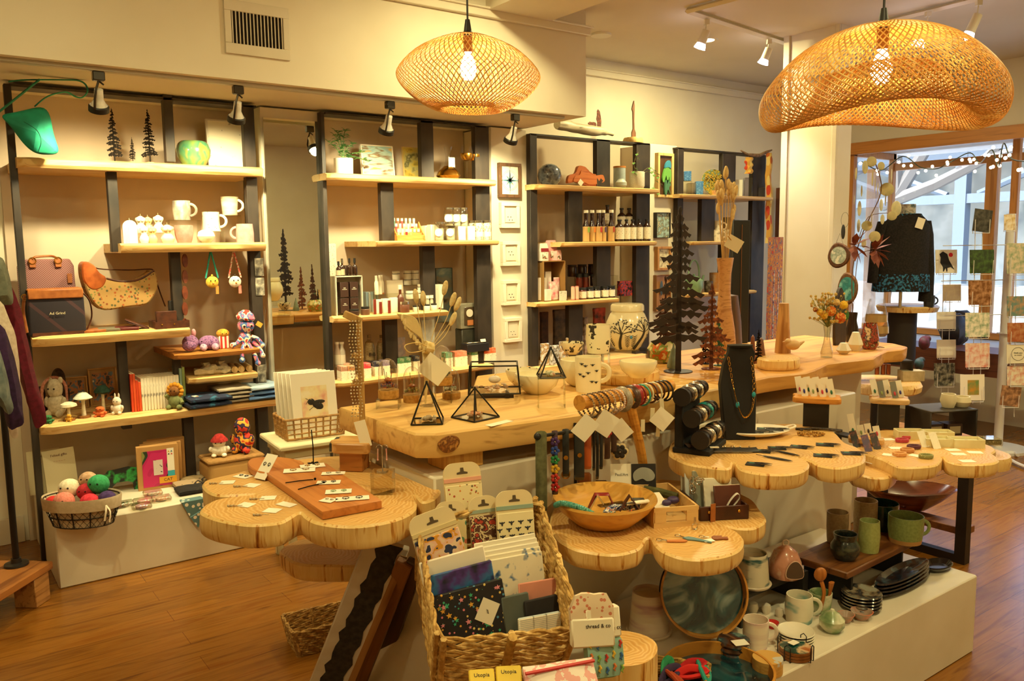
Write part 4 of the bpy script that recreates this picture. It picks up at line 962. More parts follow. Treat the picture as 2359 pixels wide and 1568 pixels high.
for a,b_,c,lb in((330,1158,'D87AA0','clear packet with a pink crocheted disc at the plinth edge'),(326,1170,'B88AC0','clear packet with a lilac disc closest to the plinth edge'),(372,1152,'C88A4A','clear packet with an orange and pink disc'),(352,1140,'9AA0A0','clear packet with a grey disc behind the pink one'),(285,1165,'3A7A4A','clear packet with a small green and red bauble')):
 packet(a,b_,ZP+(.002 if b_>1150 else 0),.09,.07,lb,mix(c,'E8C8C0',scale=80,rough=.7),rz=-.1)
t=packet(272,1170,ZP,.07,.05,'white edged tray of rust coloured charms beside the basket tie',flat('7A3A24',.7),name='charm_tray')
for k,(a,b_,c)in enumerate(((430,1120,'A89070'),(440,1132,'1E1A18'),(452,1110,'8A7450'))):
 o=folded(a,b_,ZP,60,[mix(c,'2A221C',scale=18,rough=.9,interp='CONSTANT',lo=.5,hi=.6)],['crumpled patterned bandana, %s in the pile by the wicker box'%['tan one','black one','olive one'][k]],d=.12,hh=.03,name='bandana',cat='cloth')
t=thing('bandana','blue-grey bandana with white flowers hanging off the plinth edge','cloth',P(446,1145,Y=4.155),0)
t.location.z=ZP+.004
m=M();a0=[(-.055,.05,0),(.045,.05,0),(.05,-.008,0),(.045,-.012,-.05),(.01,-.014,-.14),(-.025,-.012,-.08),(-.06,-.008,0)]
m.poly(a0);m.poly([(x_,y_-.002,z_-.002)for x_,y_,z_ in a0[::-1]])
m.build('cloth',spots('5A7A7C',['E8DCC8'],34,.3,.9),t,smooth=False)
# -- garments on the rail --
t=thing('clothes_rack','black pipe clothes rack standing on a wooden platform','clothes rack',P(38,1300,z=.17),0)
bl=t.location
M().tube([(0,0,0),(0,0,1.55)],.014,12).tube([(0,0,1.53),(-.3,0,1.53),(-.3,-1.2,1.53)],.012,10).build('pipe',flat('2A2624',.4,.6),t)
M().lathe([(0,0),(.05,0),(.048,.008),(.022,.012),(.02,.03),(0,.03)],20).build('flange',flat('3A3430',.4,.6),t)
q=P(122,1291,z=.168);t2=thing('rack_platform','low stained wooden platform under the clothes rack','platform',(q.x,q.y,0),R(50))
M().box((-.5,.25,.15),(1.0,.5,.035)).build('board',wood('A86A30','7A4418','5A3010',0),t2,bev=.004)
for x_ in(-.07,-.9):M().box((x_,.06,.066),(.10,.10,.132)).build('block',wood('B8844A','8A5A28',None,0),t2,bev=.003)
def garment(pxs,label,mat,Y,seed,th=.05):
 """hanging sleeve or body drawn as a closed fold"""
 q=[P(a,b_,Y=Y)for a,b_ in pxs];c=sum(q,Vector())/len(q)
 t=thing('hanging_garment',label,'garment',c,0,'sweatshirts on the clothes rack')
 o=smooth_loop([v-c for v in q],3);m=M();n=len(o)
 f=[m.bm.verts.new(v+Vector((0,-th*.5,0)))for v in o];k=[m.bm.verts.new(v+Vector((0,th*.5,0)))for v in o]
 fi=[m.bm.verts.new(v*.55+Vector((0,-th*1.1,0)))for v in o];ki=[m.bm.verts.new(v*.55+Vector((0,th*1.1,0)))for v in o]
 m.face(fi);m.face(ki[::-1])
 for i in range(n):
  j=(i+1)%n;m.face([f[i],f[j],fi[j],fi[i]]);m.face([k[j],k[i],ki[i],ki[j]]);m.face([f[j],f[i],k[i],k[j]])
 m.wobble(.01,9,seed=seed).build('fabric',mat,t)
garment([(-60,640),(0,636),(30,672),(48,720),(66,790),(85,880),(103,960),(98,975),(80,985),(70,960),(55,900),(30,800),(10,740),(-60,730)],'maroon sleeved sweatshirt nearest the shelving',FUZZ('6A1428','561020'),3.75,1)
garment([(-60,700),(0,690),(20,740),(38,800),(46,900),(42,980),(34,1003),(18,990),(10,900),(-60,860)],'cream and pink panelled sweatshirt between the maroon and purple ones',FUZZ('D8C8B4','C4B09C'),3.55,2)
garment([(-60,760),(0,750),(25,800),(45,870),(52,930),(56,970),(36,982),(18,984),(6,930),(-60,860)],'dark purple sweatshirt with ribbed cuff',FUZZ('3A2048','2C1838'),3.40,3)
garment([(-60,800),(-10,790),(10,850),(26,905),(32,935),(18,950),(2,930),(-60,900)],'washed denim jacket at the near end of the rack',mix('7A8480','5A6668',scale=30,rough=.9),3.28,4)
garment([(-60,590),(-5,590),(12,610),(26,660),(30,700),(8,705),(-60,700)],'grey hooded sweatshirt shoulder above the maroon sleeve',FUZZ('7A8070','6A7062'),3.65,5)
# -- print bin by the mirror --
ct=thing('side_table','small cream square table holding the basket of prints','table',on(725,1040,.62,None),-.08)
c_=P(722,1000,z=.62);ct.location=c_
M().box((0,0,-.012),(.44,.36,.024)).build('top',mix('E4DAB4','D8CCA2',scale=6,rough=.5),ct,bev=.006)
M().box((0,0,-.045),(.38,.30,.05)).build('apron',mix('D0C498','C4B88C',scale=6,rough=.5),ct,bev=.004)
for a in(-.16,.16):
 for b_ in(-.12,.12):M().box((a,b_,-.335),(.035,.035,.57)).build('leg',mix('D0C498','C4B88C',scale=6,rough=.5),ct,bev=.003)
rb=thing('rattan_basket','open-weave rattan basket holding the matted prints','basket',c_+Vector((-.01,.02,0)),-.08)
def openweave(w,d,h,nx,nz,mat,t,r=.0035):
 m=M()
 for j in range(nz+1):
  zz=.006+(h-.008)*j/nz;k=1+.06*j/nz;n=4*nx
  per=[(-w/2,-d/2),(w/2,-d/2),(w/2,d/2),(-w/2,d/2)]
  pts=[]
  for a in range(4):
   for q in range(nx):
    u=q/nx;A,B=per[a],per[(a+1)%4];e=r*.9*(1 if(q+j)%2 else-1)
    nrm=((B[1]-A[1]),-(B[0]-A[0]));L=math.hypot(*nrm)
    pts.append(((A[0]+(B[0]-A[0])*u+nrm[0]/L*e)*k,(A[1]+(B[1]-A[1])*u+nrm[1]/L*e)*k,zz))
  m.tube(pts,r*(1.6 if j in(0,nz)else 1),6,closed=True)
 for a in range(4):
  A,B=per[a],per[(a+1)%4]
  for q in range(nx):
   u=q/nx;x_,y_=A[0]+(B[0]-A[0])*u,A[1]+(B[1]-A[1])*u
   m.tube([(x_,y_,0),(x_*1.06,y_*1.06,h)],r*1.2,6)
 m.build('weave',mat,t)
openweave(.28,.20,.105,8,4,mix('B88A4C','8E6430',scale=40,rough=.7),rb)
for k in range(5):
 p=rb.location+Vector((.0-.010*(k-2),-.045+.028*k,.012))
 t=thing('matted_print',['matted print of a bumblebee, front of the basket','matted print behind the bee print, second of five','matted print, middle of the row of five','matted print, fourth in the basket','matted print, rearmost in the basket'][k],'print',p,-.1,'matted prints in the rattan basket');t.rotation_euler=(R(-9),0,-.1)
 M().box((0,0,.15),(.225,.004,.30)).build('mat_board',flat('F6EEDC',.5),t,bev=.0015)
 if k==0:
  M().box((0,-.0025,.145),(.13,.001,.175)).build('artwork',mix('F4E8C8','F0DCA8','EBC0A0','D87A6A',scale=14,rough=.5,lo=.4,hi=.72),t)
  b2=M();b2.ball((-.018,-.004,.155),(.018,.002,.016),14,8).ball((.014,-.004,.135),(.030,.002,.018),16,8,Matrix.Rotation(.5,4,'Y'))
  for q in(-1,1):b2.tube([(-.03,-.004,.165),(-.045,-.004,.16+q*.015)],.001,4).tube([(.0,-.004,.135),(-.01+q*.02,-.004,.115)],.0012,4)
  b2.ball((.022,-.0045,.152),(.030,.0015,.010),12,6)
  b2.build('bee_motif',mix('1E1A14','2A261A','C8A04A',scale=70,rough=.6,interp='CONSTANT',lo=.4,hi=.68),t)
# -- second frame, top shelf --
def leafm(c1='4A7A3A',c2='3A6430'):return mix(c1,c2,scale=30,rough=.45)
def leaf(m,p,d,L,W,n=None,curl=.3):
 """pointed leaf from p along d, thin closed shell"""
 d=Vector(d).normalized();s_=d.cross(Vector((0,0,1)));s_=s_.normalized()if s_.length>.1 else Vector((1,0,0));u=s_.cross(d)
 pts=[(0,0,0),(.3,.42,-.02),(.6,.5,-.05),(1,0,-curl),(.6,-.5,-.05),(.3,-.42,-.02)]
 up_=[m.bm.verts.new(Vector(p)+d*(a*L)+s_*(b_*W)+u*(c*L))for a,b_,c in pts]
 lo=[m.bm.verts.new(v.co-u*.0008)for v in up_]
 m.face(up_);m.face(lo[::-1])
 for i in range(6):m.face([up_[i],lo[i],lo[(i+1)%6],up_[(i+1)%6]])
p=on(792,394,z2s1,4.66);s=dist(p);t=thing('potted_plant','leafy green plant in a white cylinder pot on the top shelf','plant',p,0)
M().lathe([(0,0),(21*s,0),(22*s,38*s),(20*s,38*s),(19.5*s,33*s),(0,33*s)],28).build('pot',flat('F4EEE2',.35),t)
M().lathe([(0,.0),(19*s,0)],20).build('soil',flat('3A2A1C',.9),t,loc=(0,0,34*s))
st=M();lv=M()
for bx_,bz_,lean in((-30,60,-.1),(-48,40,-.15),(-18,74,.05),(2,78,.0),(22,42,.02),(38,18,-.1),(52,-8,-.12)):
 e=Vector((bx_*s,-.03+lean*.3,38*s+bz_*s*.8));pts=smooth_loop([Vector((0,0,34*s)),Vector((bx_*s*.4,-.01,38*s+abs(bz_)*s*.6)),e],5,False)
 st.tube(pts,.0025,6)
 for k,q in enumerate(pts[2:]):
  for sg in(-1,1):leaf(lv,q,(sg*math.cos(k*1.3)+.2,-.6*math.sin(k*2.1)-.2,.3+.3*math.sin(k)),rnd.uniform(.028,.042),.018)
st.build('stem',flat('5A7A3C',.6),t);lv.build('leaves',leafm(),t,smooth=False)
framed(872,402,z2s1,82,74,'canvas of reeds over a blue shore on the top shelf',flat('F0E8D8',.7),mix('C8A458','8AB0B8','A8C4BC','7A5A38','E0DCC0',scale=(5,5,26),rough=.6,detail=3,lo=.36,hi=.66,dist_=.3),Y=4.72,tilt=R(-7),fw_=.03,d=.028,name='canvas_painting')
framed(963,408,z2s1,72,72,'yellow landscape canvas with dark trees, next to the gold decanter',flat('C8B070',.7),mix('8A7A2C','C8B048','B0A868','5A5A30','C8C49A',scale=(12,12,15),rough=.6,detail=3,lo=.34,hi=.68),Y=4.70,tilt=R(-7),fw_=.02,d=.02,name='canvas_painting')
p=on(1033,408,z2s1,4.64);s=dist(p);t=thing('decanter','wide gold-based glass decanter with a round tag','decanter',p,0)
M().lathe([(0,0),(20*s,0),(28*s,8*s),(24*s,17*s),(10*s,30*s),(0,32*s)],28).build('gold_base',GOLD,t)
M().lathe([(9.5*s,30*s),(6*s,42*s),(5*s,54*s),(10*s,72*s),(10.5*s,74*s)],24).build('glass_neck',GLASS,t)
M().box((2*s,-12*s,38*s),(17*s,.002,22*s)).build('tag',flat('E8DEC4',.6),t)
def goblet(px,py,z,Y,label,hh=76,r=15,bowl=34,fill=.5,fm=None):
 p=on(px,py,z,Y);s=dist(p);t=thing('goblet',label,'glass',p,0,'stemmed glasses with gold bowls')
 M().lathe([(0,0),(r*.9*s,0),(r*.5*s,2*s),(2*s,4*s),(1.6*s,(hh-bowl)*s),(0,(hh-bowl)*s)],20).build('stem',GLASS,t)
 b0=(hh-bowl)*s
 M().lathe([(0,b0),(r*.7*s,b0+3*s),(r*s,b0+bowl*.35*s),(r*.97*s,b0+bowl*fill*s)],24).build('gold_bowl',fm or GOLD,t)
 M().lathe([(r*.97*s,b0+bowl*fill*s),(r*.78*s,hh*s)],24).build('glass_rim',GLASS,t)
 return t
goblet(1076,408,z2s1,4.60,'gold bowled stemmed glass nearer the decanter');goblet(1094,410,z2s1,4.64,'gold bowled stemmed glass nearer the steel upright')
# middle shelf
p=on(945,551,z2s2,4.56);s=dist(p);t=thing('display_stand','stepped wooden stand filled with lip balm tubes','display stand',p,-.15)
for sg in(-1,1):M().vprism([(sg*33*s-.003,0),(sg*33*s+.003,0),(sg*33*s+.003,0),(sg*33*s-.003,0)][:0]or[(0,0),(0,0),(0,0)][:0]or[(-.05,0),(.05,0),(.05,.12),(-.01,.06),(-.05,.03)],-.003,.003).build('side',wood('D0924A','B07432',None,0),t,loc=(sg*33*s,.03,0),rot=(0,0,R(90)))
M().box((0,-.012,.02),(64*s,.004,.03)).box((0,.03,.004),(64*s,.09,.008)).box((0,.03,.035),(64*s,.03,.03)).box((0,.06,.05),(64*s,.03,.06)).build('step',wood('D8A05A','B8803C',None,0),t)
LB=('E8C8A0','D86A5A','B02A2C','E8D8B0','5AA08A','F0E0C4','C84A4A','E0C078')
for k in range(18):
 i,j=k%6,k//6
 q=p+Vector(((i-2.5)*10.5*s,-.001+j*.028+.02,.01+j*.034));tt=thing('lip_balm','slim lip balm tube with a cream cap in the wooden stand','lip balm',q,0,'lip balm tubes in the wooden stand')
 M().cyl((0,0,0),.0075,.045,10).build('tube_body',flat(LB[(k*5)%8],.5),tt);M().cyl((0,0,.045),.0078,.018,10).build('cap',flat('F2E8CC',.5),tt)
CJ=flat('E9E2CC',.25);WL=flat('F2EAD6',.5)
for k,(px_,Y,w2,h2,lb)in enumerate(((983,4.66,9,34,'white candle box behind the lip balm stand'),(998,4.60,11,36,'white candle box with small print'),(1060,4.58,10,32,'white square bath box in the front row'),(1082,4.58,10,32,'white square bath box next to the first'),(1040,4.66,12,34,'white square bath box set back behind the jars'))):
 boxy(px_,551,z2s2,w2*2,h2,.05,lb,WL,Y=Y,name='white_box',bev=.001)
for px_,Y,zz,lb in((1012,4.56,0,'clear jar with a round white label, first in the front row'),(1038,4.56,0,'clear jar with a round white label, second in the front row'),(1024,4.64,0,'clear jar partly hidden behind the front pair'),(1034,4.62,1,'clear jar on the upper tier, nearest the lip balm'),(1051,4.62,1,'clear jar in the middle of the upper tier'),(1068,4.62,1,'clear jar at the end of the upper tier')):
 z_=z2s2+(.092 if zz else 0);p=on(px_,551-zz*40,z_,Y);s=dist(p);t=thing('glass_jar',lb,'jar',p,FACE,'clear jars with round white labels')
 M().lathe([(0,0),(10*s,0),(11*s,3*s),(11*s,34*s),(9*s,38*s)],18).build('glass_body',glass('F6F4EC',.2),t);M().cyl((0,0,.003),9.5*s,26*s,16).build('content',flat('DCD4BE',.8),t)
 M().lathe([(0,0),(9.6*s,0),(9.6*s,4*s),(0,5*s)],18).build('lid',SILVER,t,loc=(0,0,38*s));M().cyl((0,0,0),9*s,.001,20).build('round_label',flat('F4EFE2',.5),t,loc=(0,-11.4*s,18*s),rot=(R(90),0,0))
riser(1052,551,z2s2,56,39,'clear acrylic riser carrying the upper tier of jars',Y=4.64,d=.06,h=.089)
for px_,Y,lb in((1088,4.64,'jar of pale bath salts set back'),(1103,4.57,'jar of green flecked bath salts'),(1121,4.57,'jar of pink flecked bath salts by the upright')):
 jar(px_,551,z2s2,10.5,45,lb,mix('E4DCC4','8A9A6A','C87A7A',scale=110,rough=.4,interp='CONSTANT',lo=.42,hi=.62),SILVER,WL,Y=Y,lz=(.18,.42),lh=.12,group='jars of bath salts')
# skincare shelf
for k,(px_,w2,h2,Y)in enumerate(((770,20,160,4.80),(784,18,118,4.72))):
 boxy(px_,730,z2s3,w2,h2,.004,['tall white price list card against the wall','white price list card in front of the tall one'][k],SCRIB,Y=Y,name='price_card',cat='sign',bev=0)
zt_=.305-0
b0=on(800,730,z2s3,4.66);s=dist(b0)
t=thing('display_riser','white two-tier display riser holding serums over dark boxes','display riser',b0,0)
M().box((0,0,88*s),(66*s,.09,.006)).box((-32*s,0,44*s),(.006,.09,88*s)).box((32*s,0,44*s),(.006,.09,88*s)).box((0,.042,44*s),(66*s,.004,88*s)).build('frame',WHITE,t)
AMB=flat('2E1A10',.15,coat=.5);BRN=flat('3A2218',.5)
for k,(px_,r,h2,lb)in enumerate(((781,6,34,'squat serum bottle at the riser end'),(789,6,40,'serum bottle with a silver cap'),(802,7,22,'short brown serum box on the riser'),(806,5,40,'amber dropper bottle next to the short box'),(818,6,40,'amber dropper bottle at the far end of the riser'))):
 if k==2:boxy(px_,644,b0.z+88*s+.003,14,24,.025,lb,BRN,Y=4.66,name='serum_box')
 else:bottle(px_,644,b0.z+88*s+.003,r,h2,lb,AMB,Y=4.64,capm=SILVER if k==1 else BLACK,lab=flat('C8B494',.6)if k<2 else None,neck=.35,sh=.5,lz=(.06,.4),cap=.26,group='amber serum bottles',name='serum_bottle')
for k in range(4):
 i,j=k%2,k//2
 q=on(792+i*22,730,z2s3,4.645);t=thing('skincare_box','dark brown skincare box with white print in the white riser','box',(q.x,4.645,z2s3+.012+j*36*s),0,'dark brown skincare boxes in the white riser')
 M().box((0,0,17.5*s),(20*s,.05,34*s)).build('carton',BRN,t,bev=.001);text('daily\nmoisture',.0085,WL,t,(0,-.0256,20*s))
def tin(px,Y,r,h2,lb,body,lid,lab=None,lh=.25):return jar(px,728,z2s3,r,h2,lb,body,lid,lab,Y=Y,lh=lh,lz=(.1,.6),name='cosmetic_jar')
tin(817,4.56,11,15,'dark topped brown tub at the near shelf corner',BRN,BLACK);tin(842,4.56,10,19,'dark topped brown tub second from the corner',flat('6A4A38',.4),BLACK)
M_=flat('7A2A1C',.4)
for k,px_ in enumerate((864,877,897)):boxy(px_,722,z2s3,6,[35,28,30][k],.012,'slim rust red balm stick box, %s'%['tallest of three','middle of three','last of three'][k],M_,Y=4.55,name='balm_box',rz=-.1)
for k,px_ in enumerate((870,888,907)):boxy(px_,722,z2s3,17,32+k,.03,'small white folded gift box behind the balm sticks, %s'%['first','second','third'][k],WL,Y=4.60,name='gift_box')
boxy(893,722,z2s3,84,42,.04,'clear acrylic tray of cosmetics behind the gift boxes',ACRYL,Y=4.66,name='acrylic_box',cat='box')
for k,px_ in enumerate((868,876,880)):bottle(px_,680,z2s3+42*s,5,44,'white spray bottle with clear label, %s of three'%['first','second','third'][k],flat('EFE4CC',.3),Y=4.66+k*.02,capm=WL,lab=flat('C87A3A',.5)if k==2 else None,lz=(.0,.08),neck=.5,cap=.3,name='spray_bottle')
boxy(913,722,z2s3,42,70,.02,'white gift card holder with folded flap',flat('EADCC0',.6),Y=4.70,name='gift_card_holder',cat='card',lean=-.1)
bottle(923,718,z2s3,9,62,'tall brown lotion bottle with white dot label',flat('5A2E1C',.3),Y=4.60,capm=WL,neck=.35,sh=.5,cap=.16,name='lotion_bottle')
tin(933,4.55,11,25,'brown jar with silver lid in front of the lotion',flat('6A3E28',.4),SILVER)
for k,(px_,Y)in enumerate(((958,4.55),(984,4.55),(1000,4.55))):tin(px_,Y,7,14+k,'small white tub in the front row, %s of three'%['first','second','third'][k],WL,BLACK,None,.2)
zr=z2s3+.075
riser(965,718,z2s3,76,30,'clear acrylic riser carrying larger white tubs',Y=4.66,d=.08,h=.073)
for k,(px_,row)in enumerate(((945,0),(966,0),(985,0),(972,1))):
 jar(px_,700,zr+row*.04,10,18,'white screw lid tub on the riser, %s'%['first of the lower row','middle of the lower row','last of the lower row','sitting on the lower row'][k],WL,flat('E8E0CC',.3),BLACK,Y=4.66,lh=.3,lz=(.62,.68),name='cream_jar')
for k,(px_,row)in enumerate(((913,0),(939,0),(957,0),(913,1),(939,1),(957,1))):
 jar(px_,660,z2s3+.155+row*.042,9,18,'white tub in the back stack on the upper tier',WL,flat('E8E0CC',.3),BLACK,Y=4.84,lh=.3,lz=(.62,.68),name='cream_jar',group='white tubs on the back tier')
riser(936,700,z2s3,70,60,'tall clear riser behind the spray bottles',Y=4.84,h=.153)
for k in range(5):boxy(842+k*6,718,z2s3,5.4,46,.06,'slim pale blue tea box standing in a row of five',flat(['7A8E9A','A8B0AC','8FA4AE','B8B8AC','9AA8A8'][k],.6),Y=4.76,name='tea_box',group='slim pale blue boxes')
boxy(1008,720,z2s3,26,56,.03,'white card with a rust brush mark at the shelf end',mix('EFE4CC','EFE4CC','A84A24',scale=18,rough=.6,interp='CONSTANT',lo=.35,hi=.62),Y=4.66,name='art_card',cat='card')
for k,px_ in enumerate((985,994)):bottle(px_,700,z2s3,4.5,34,'tiny vial with white cap, %s of two'%['first','second'][k],flat('B8B49A',.3),Y=4.60,capm=WL,neck=.8,cap=.2,name='vial')
framed(1024,715,z2s3-.12,44,124,'tall seascape painting with dark reeds hung behind the upright',flat('5A6870',.6),mix('4A4438','8A8474','6E8890','9AA8A4',scale=(6,6,10),rough=.6,dist_=.5),Y=4.93,fw_=.02,name='canvas_painting')
# lower part of the second frame
for k,(px_,lb)in enumerate(((852,'rounded glass bottle of bath salts, nearer the terrarium'),(880,'rounded glass bottle of bath salts by the steel hanger'))):
 p=on(px_,830,P(px_,831,Y=4.70).z,4.70);s=dist(p);t=thing('bath_salt_bottle',lb,'bottle',p,0,'glass bottles of bath salts')
 M().lathe([(0,0),(11*s,0),(12.5*s,3*s),(12.5*s,32*s),(9*s,44*s),(4.5*s,48*s),(4.5*s,56*s)],20).build('glass_body',glass('F0EADA',.2),t)
 M().lathe([(0,.002),(11.5*s,3*s),(11.5*s,31*s),(8*s,42*s),(0,43*s)],18).build('salts',mix('D8CCB0','B8A888',scale=120,rough=.8),t)
 M().cyl((0,0,54*s),4.2*s,6*s,12).build('cork',flat('8A7048',.9),t);text('BtB',12*s,INK,t,(0,-13*s,16*s))
riser(866,890,z2s4,66,52,'tall clear riser lifting the bath salt bottles',Y=4.72,h=P(866,831,Y=4.70).z-z2s4)
for k,(px_,lb)in enumerate(((778,'pale pink lotion bottle at the upright'),(789,'pale grey lotion bottle next to it'))):bottle(px_,850,P(px_,845,Y=4.66).z,8,58,lb,flat(['D8C4B4','C8C0B0'][k],.4),Y=4.66,capm=WL,neck=.5,cap=.08,lab=WL,name='lotion_bottle')
riser(782,890,z2s4,40,40,'clear riser under the pale lotion bottles',Y=4.68,h=P(782,845,Y=4.66).z-z2s4)
SOAPC=[('B8846A',790,4.57),('C8947A',797,4.66),('B87848',806,4.56),('D8404A',843,4.58),('2E2838',866,4.60),('8A7890',886,4.60),('4A7A4A',920,4.62),('3E6A40',935,4.62),('2A2A34',955,4.64),('6A9A74',1030,4.62),('D87A5A',1050,4.62),('E09070',1064,4.62),('5A8A5A',1088,4.62),('8AA070',1100,4.64),('D8602A',1118,4.62),('E06A34',1130,4.62)]
for k,(c,px_,Y)in enumerate(SOAPC):
 pp=on(px_,888-(px_-776)*.15,z2s4,Y);s=dist(pp)
 t=thing('soap_bar','wrapped soap bar with white band, '+['dusty pink with swirl','light pink behind the dusty one','caramel front one','bright red','near black','lavender grey','leaf green','dark green next to leaf green','charcoal','mint green','coral','pale coral','sage','olive','burnt orange','bright orange at the end'][k],'soap',pp,-.05,'soap bars on the low shelf')
 M().box((0,0,17*s),(16*s,.07,34*s)).build('bar',mix(c,'E8D8C0',scale=40,rough=.6,lo=.5,hi=.9),t,bev=.003);M().box((0,-.001,11*s),(16.6*s,.072,22*s)).build('band',SCRIB,t)
# far side of the second frame
p=on(1076,756,P(1076,756,Y=4.70).z,4.70);s=dist(p)
t=thing('vintage_meter','grey metal box frame with a round white disc inside','box',p,0)
M().box((0,0,29*s),(46*s,.06,58*s)).build('body',mix('8A8470','746E5C',scale=20,rough=.4),t,bev=.008,seg=3);M().box((0,-.031,29*s),(28*s,.004,42*s)).build('window',flat('4A3A28',.3),t,bev=.003)
M().cyl((0,0,0),9*s,.003,24).build('disc',WHITE,t,loc=(0,-.034,36*s),rot=(R(90),0,0));M().box((2*s,-.034,14*s),(16*s,.003,12*s)).build('card',flat('B8703C',.6),t)
solo('metal_box','dark green-grey metal case under the vintage meter','box',M().box((0,0,30*s),(46*s,.09,60*s)),mix('3E3C30','2E2C24',scale=20,rough=.5),(p.x+.01,4.72,p.z-60*s),0,bev=.006)
solo('stand_block','tall dark block carrying the metal case','block',M().box((0,0,(p.z-60*s-z2s4)/2),(.10,.08,p.z-60*s-z2s4)),flat('2A2620',.6),(p.x+.01,4.72,z2s4))
p2=on(1094,810,P(1094,808,Y=4.62).z,4.62);t=thing('jewellery_box','black lidless box with silver wire and a folded price card','box',p2,0);s=dist(p2)
M().box((0,0,9*s),(60*s,.09,18*s)).build('body',flat('1C1A20',.5),t,bev=.002);M().box((-4*s,0,20*s),(44*s,.05,3*s)).build('wire_bundle',SILVER,t,bev=.003);M().box((18*s,-.02,26*s),(14*s,.002,12*s),rx=-.4).build('card',PAPER,t)
riser(1094,850,z2s4,62,30,'clear riser under the black jewellery box',Y=4.62,h=p2.z-z2s4)
boxy(920,822,z2s4,32,70,.004,'lilac leaflet propped behind the dried grass',mix('B8B0B8','9A94A4','C8A89C',scale=16,rough=.6),Y=4.80,name='leaflet',cat='card')
boxy(988,830,z2s4,34,100,.004,'tall white pouch with faint blue print behind the dried grass',mix('D8D4C8','B8B8B4',scale=20,rough=.5),Y=4.86,name='paper_pouch',cat='pouch')
# pictures on the wing wall
p=P(1174,455,Y=4.62)
t=framed(1174,455,p.z,62,78,'compass rose print in a dark wood frame',wood('6A4A30','4A3220',None,2),PAPER,Y=4.632,fw_=.12,d=.03);s=dist(t.location);cz=39*s
cm=M()
for rr in(20,23):cm.tube([(rr*s*math.cos(a),-.006,cz+rr*s*math.sin(a))for a in[2*PI*i/36 for i in range(36)]],.0009,4,closed=True)
for k in range(8):
 a=k*PI/4;L=(26 if k%2==0 else 15)*s
 cm.vprism([(0,cz),(3.4*s*math.cos(a+.8),cz+3.4*s*math.sin(a+.8)),(L*math.cos(a),cz+L*math.sin(a)),(3.4*s*math.cos(a-.8),cz+3.4*s*math.sin(a-.8))],-.008,-.006)
cm.build('compass_rose',mix('2A3A4A','3A7A8A','C89A3C',scale=60,rough=.6,interp='CONSTANT'),t)
for ch,dx,dz in(('N',0,30),('S',0,-29),('E',24,0),('W',-24,0)):text(ch,5*s,INK,t,(dx*s*.95,-.006,cz+dz*s*.95))
for k,(px_,py,w2,h2)in enumerate(((1174,525,52,58),(1176,612,50,56),(1177,702,48,57),(1181,787,48,56))):
 p=P(px_,py,Y=4.632)
 t=framed(px_,py,p.z,w2,h2,'small white shadow box frame with '+['a pencil sketch, top of the column','two tiny birds on a branch','two dark specks and a feather','a tiny boat, bottom of the column'][k],flat('F0E6D0',.4),flat('EADFC6',.6),Y=4.632,fw_=.16,d=.035,border=.22,bmat=flat('E6DAC0',.6),name='shadow_box',group='white shadow boxes down the wing wall')
 s=dist(t.location);mm=M()
 for q in range(4):mm.ball(((q-1.5)*4*s,-.008,(h2*.5-(q%2)*7+(4 if k==1 else-4))*s),(1.6*s,.001,1.2*s if k!=3 else .8*s),8,6)
 mm.build('motif',flat('4A4034',.7),t)
# jewellery-wood ornament by the mirror
# -- on top of the third frame --
p=P(1352,300,Y=4.66);t=thing('driftwood','long bleached driftwood log lying on top of the steel frame','driftwood',(p.x,4.66,2.33),0);s=dist(p)
m=M();pts=[];rs=[]
for k in range(22):
 q=k/21;pts.append(((-88+170*q)*s,.01*math.sin(q*7),(.03+.03*(1-q))+.004*math.sin(q*9)));rs.append((.040-.022*abs(q-.35)-(.010 if q>.9 else 0))+.004*math.sin(q*13))
m.tube(pts,rs,14).wobble(.006,14);m.build('log',wood('D8CCA8','B0A080','7A6A50',0),t)
def bear_walk(w):return[(-.5*w,.32*w),(-.44*w,.42*w),(-.36*w,.40*w),(-.3*w,.5*w),(-.1*w,.47*w),(.2*w,.5*w),(.42*w,.46*w),(.5*w,.3*w),(.46*w,0),(.34*w,0),(.3*w,.2*w),(.0,.22*w),(-.12*w,.2*w),(-.14*w,0),(-.26*w,0),(-.3*w,.2*w),(-.42*w,.26*w)]
RUST=mix('7A3E1C','5A2A12','9A5226',scale=40,rough=.7)
for px_,py,k,lb in((1364,294,0,'rusty metal walking bear cut-out on the driftwood'),(1310,291,0,'rusty metal bear cut-out partly hidden by the soffit')):
 q=P(px_,py,Y=4.66);s=dist(q);t=thing('bear_cutout',lb,'ornament',q,0);M().vprism(bear_walk(26*s),-.002,.002).build('silhouette',RUST,t);M().box((0,0,-.008),(20*s,.006,.016)).build('spike',RUST,t)
q=P(1379,297,Y=4.66);s=dist(q);t=thing('bear_cutout','rusty metal standing bear cut-out with paws on the walking one','ornament',q,0)
M().vprism([(v[0]*s,v[1]*s)for v in[(-5,0),(-4,14),(-7,22),(-5,30),(-5,40),(-2,44),(3,40),(6,30),(8,18),(7,2),(8,-2),(2,0),(1,8),(-1,0)]],-.002,.002).build('silhouette',RUST,t);M().box((0,0,-.008),(.02,.006,.016)).build('spike',RUST,t)
q=P(1459,323,Y=4.66);s=dist(q);q.z=2.304
t=thing('carved_paddle','small carved wooden paddle sculpture on a bark-edged round base','ornament',q,0)
M().lathe([(0,0),(23*s,0),(24*s,6*s),(22*s,12*s),(0,12*s)],24,wob=.05).build('base',MAPLE,t)
M().vprism([(v[0]*s,v[1]*s)for v in[(-6,12),(-6,24),(-2,32),(-3,70),(-6,76),(-4,84),(-1,92),(1,96),(3,84),(2,50),(3,32),(7,24),(7,12)]],-.006,.006).build('paddle',wood('7A5238','5A3A26',None,2),t,bev=.002)
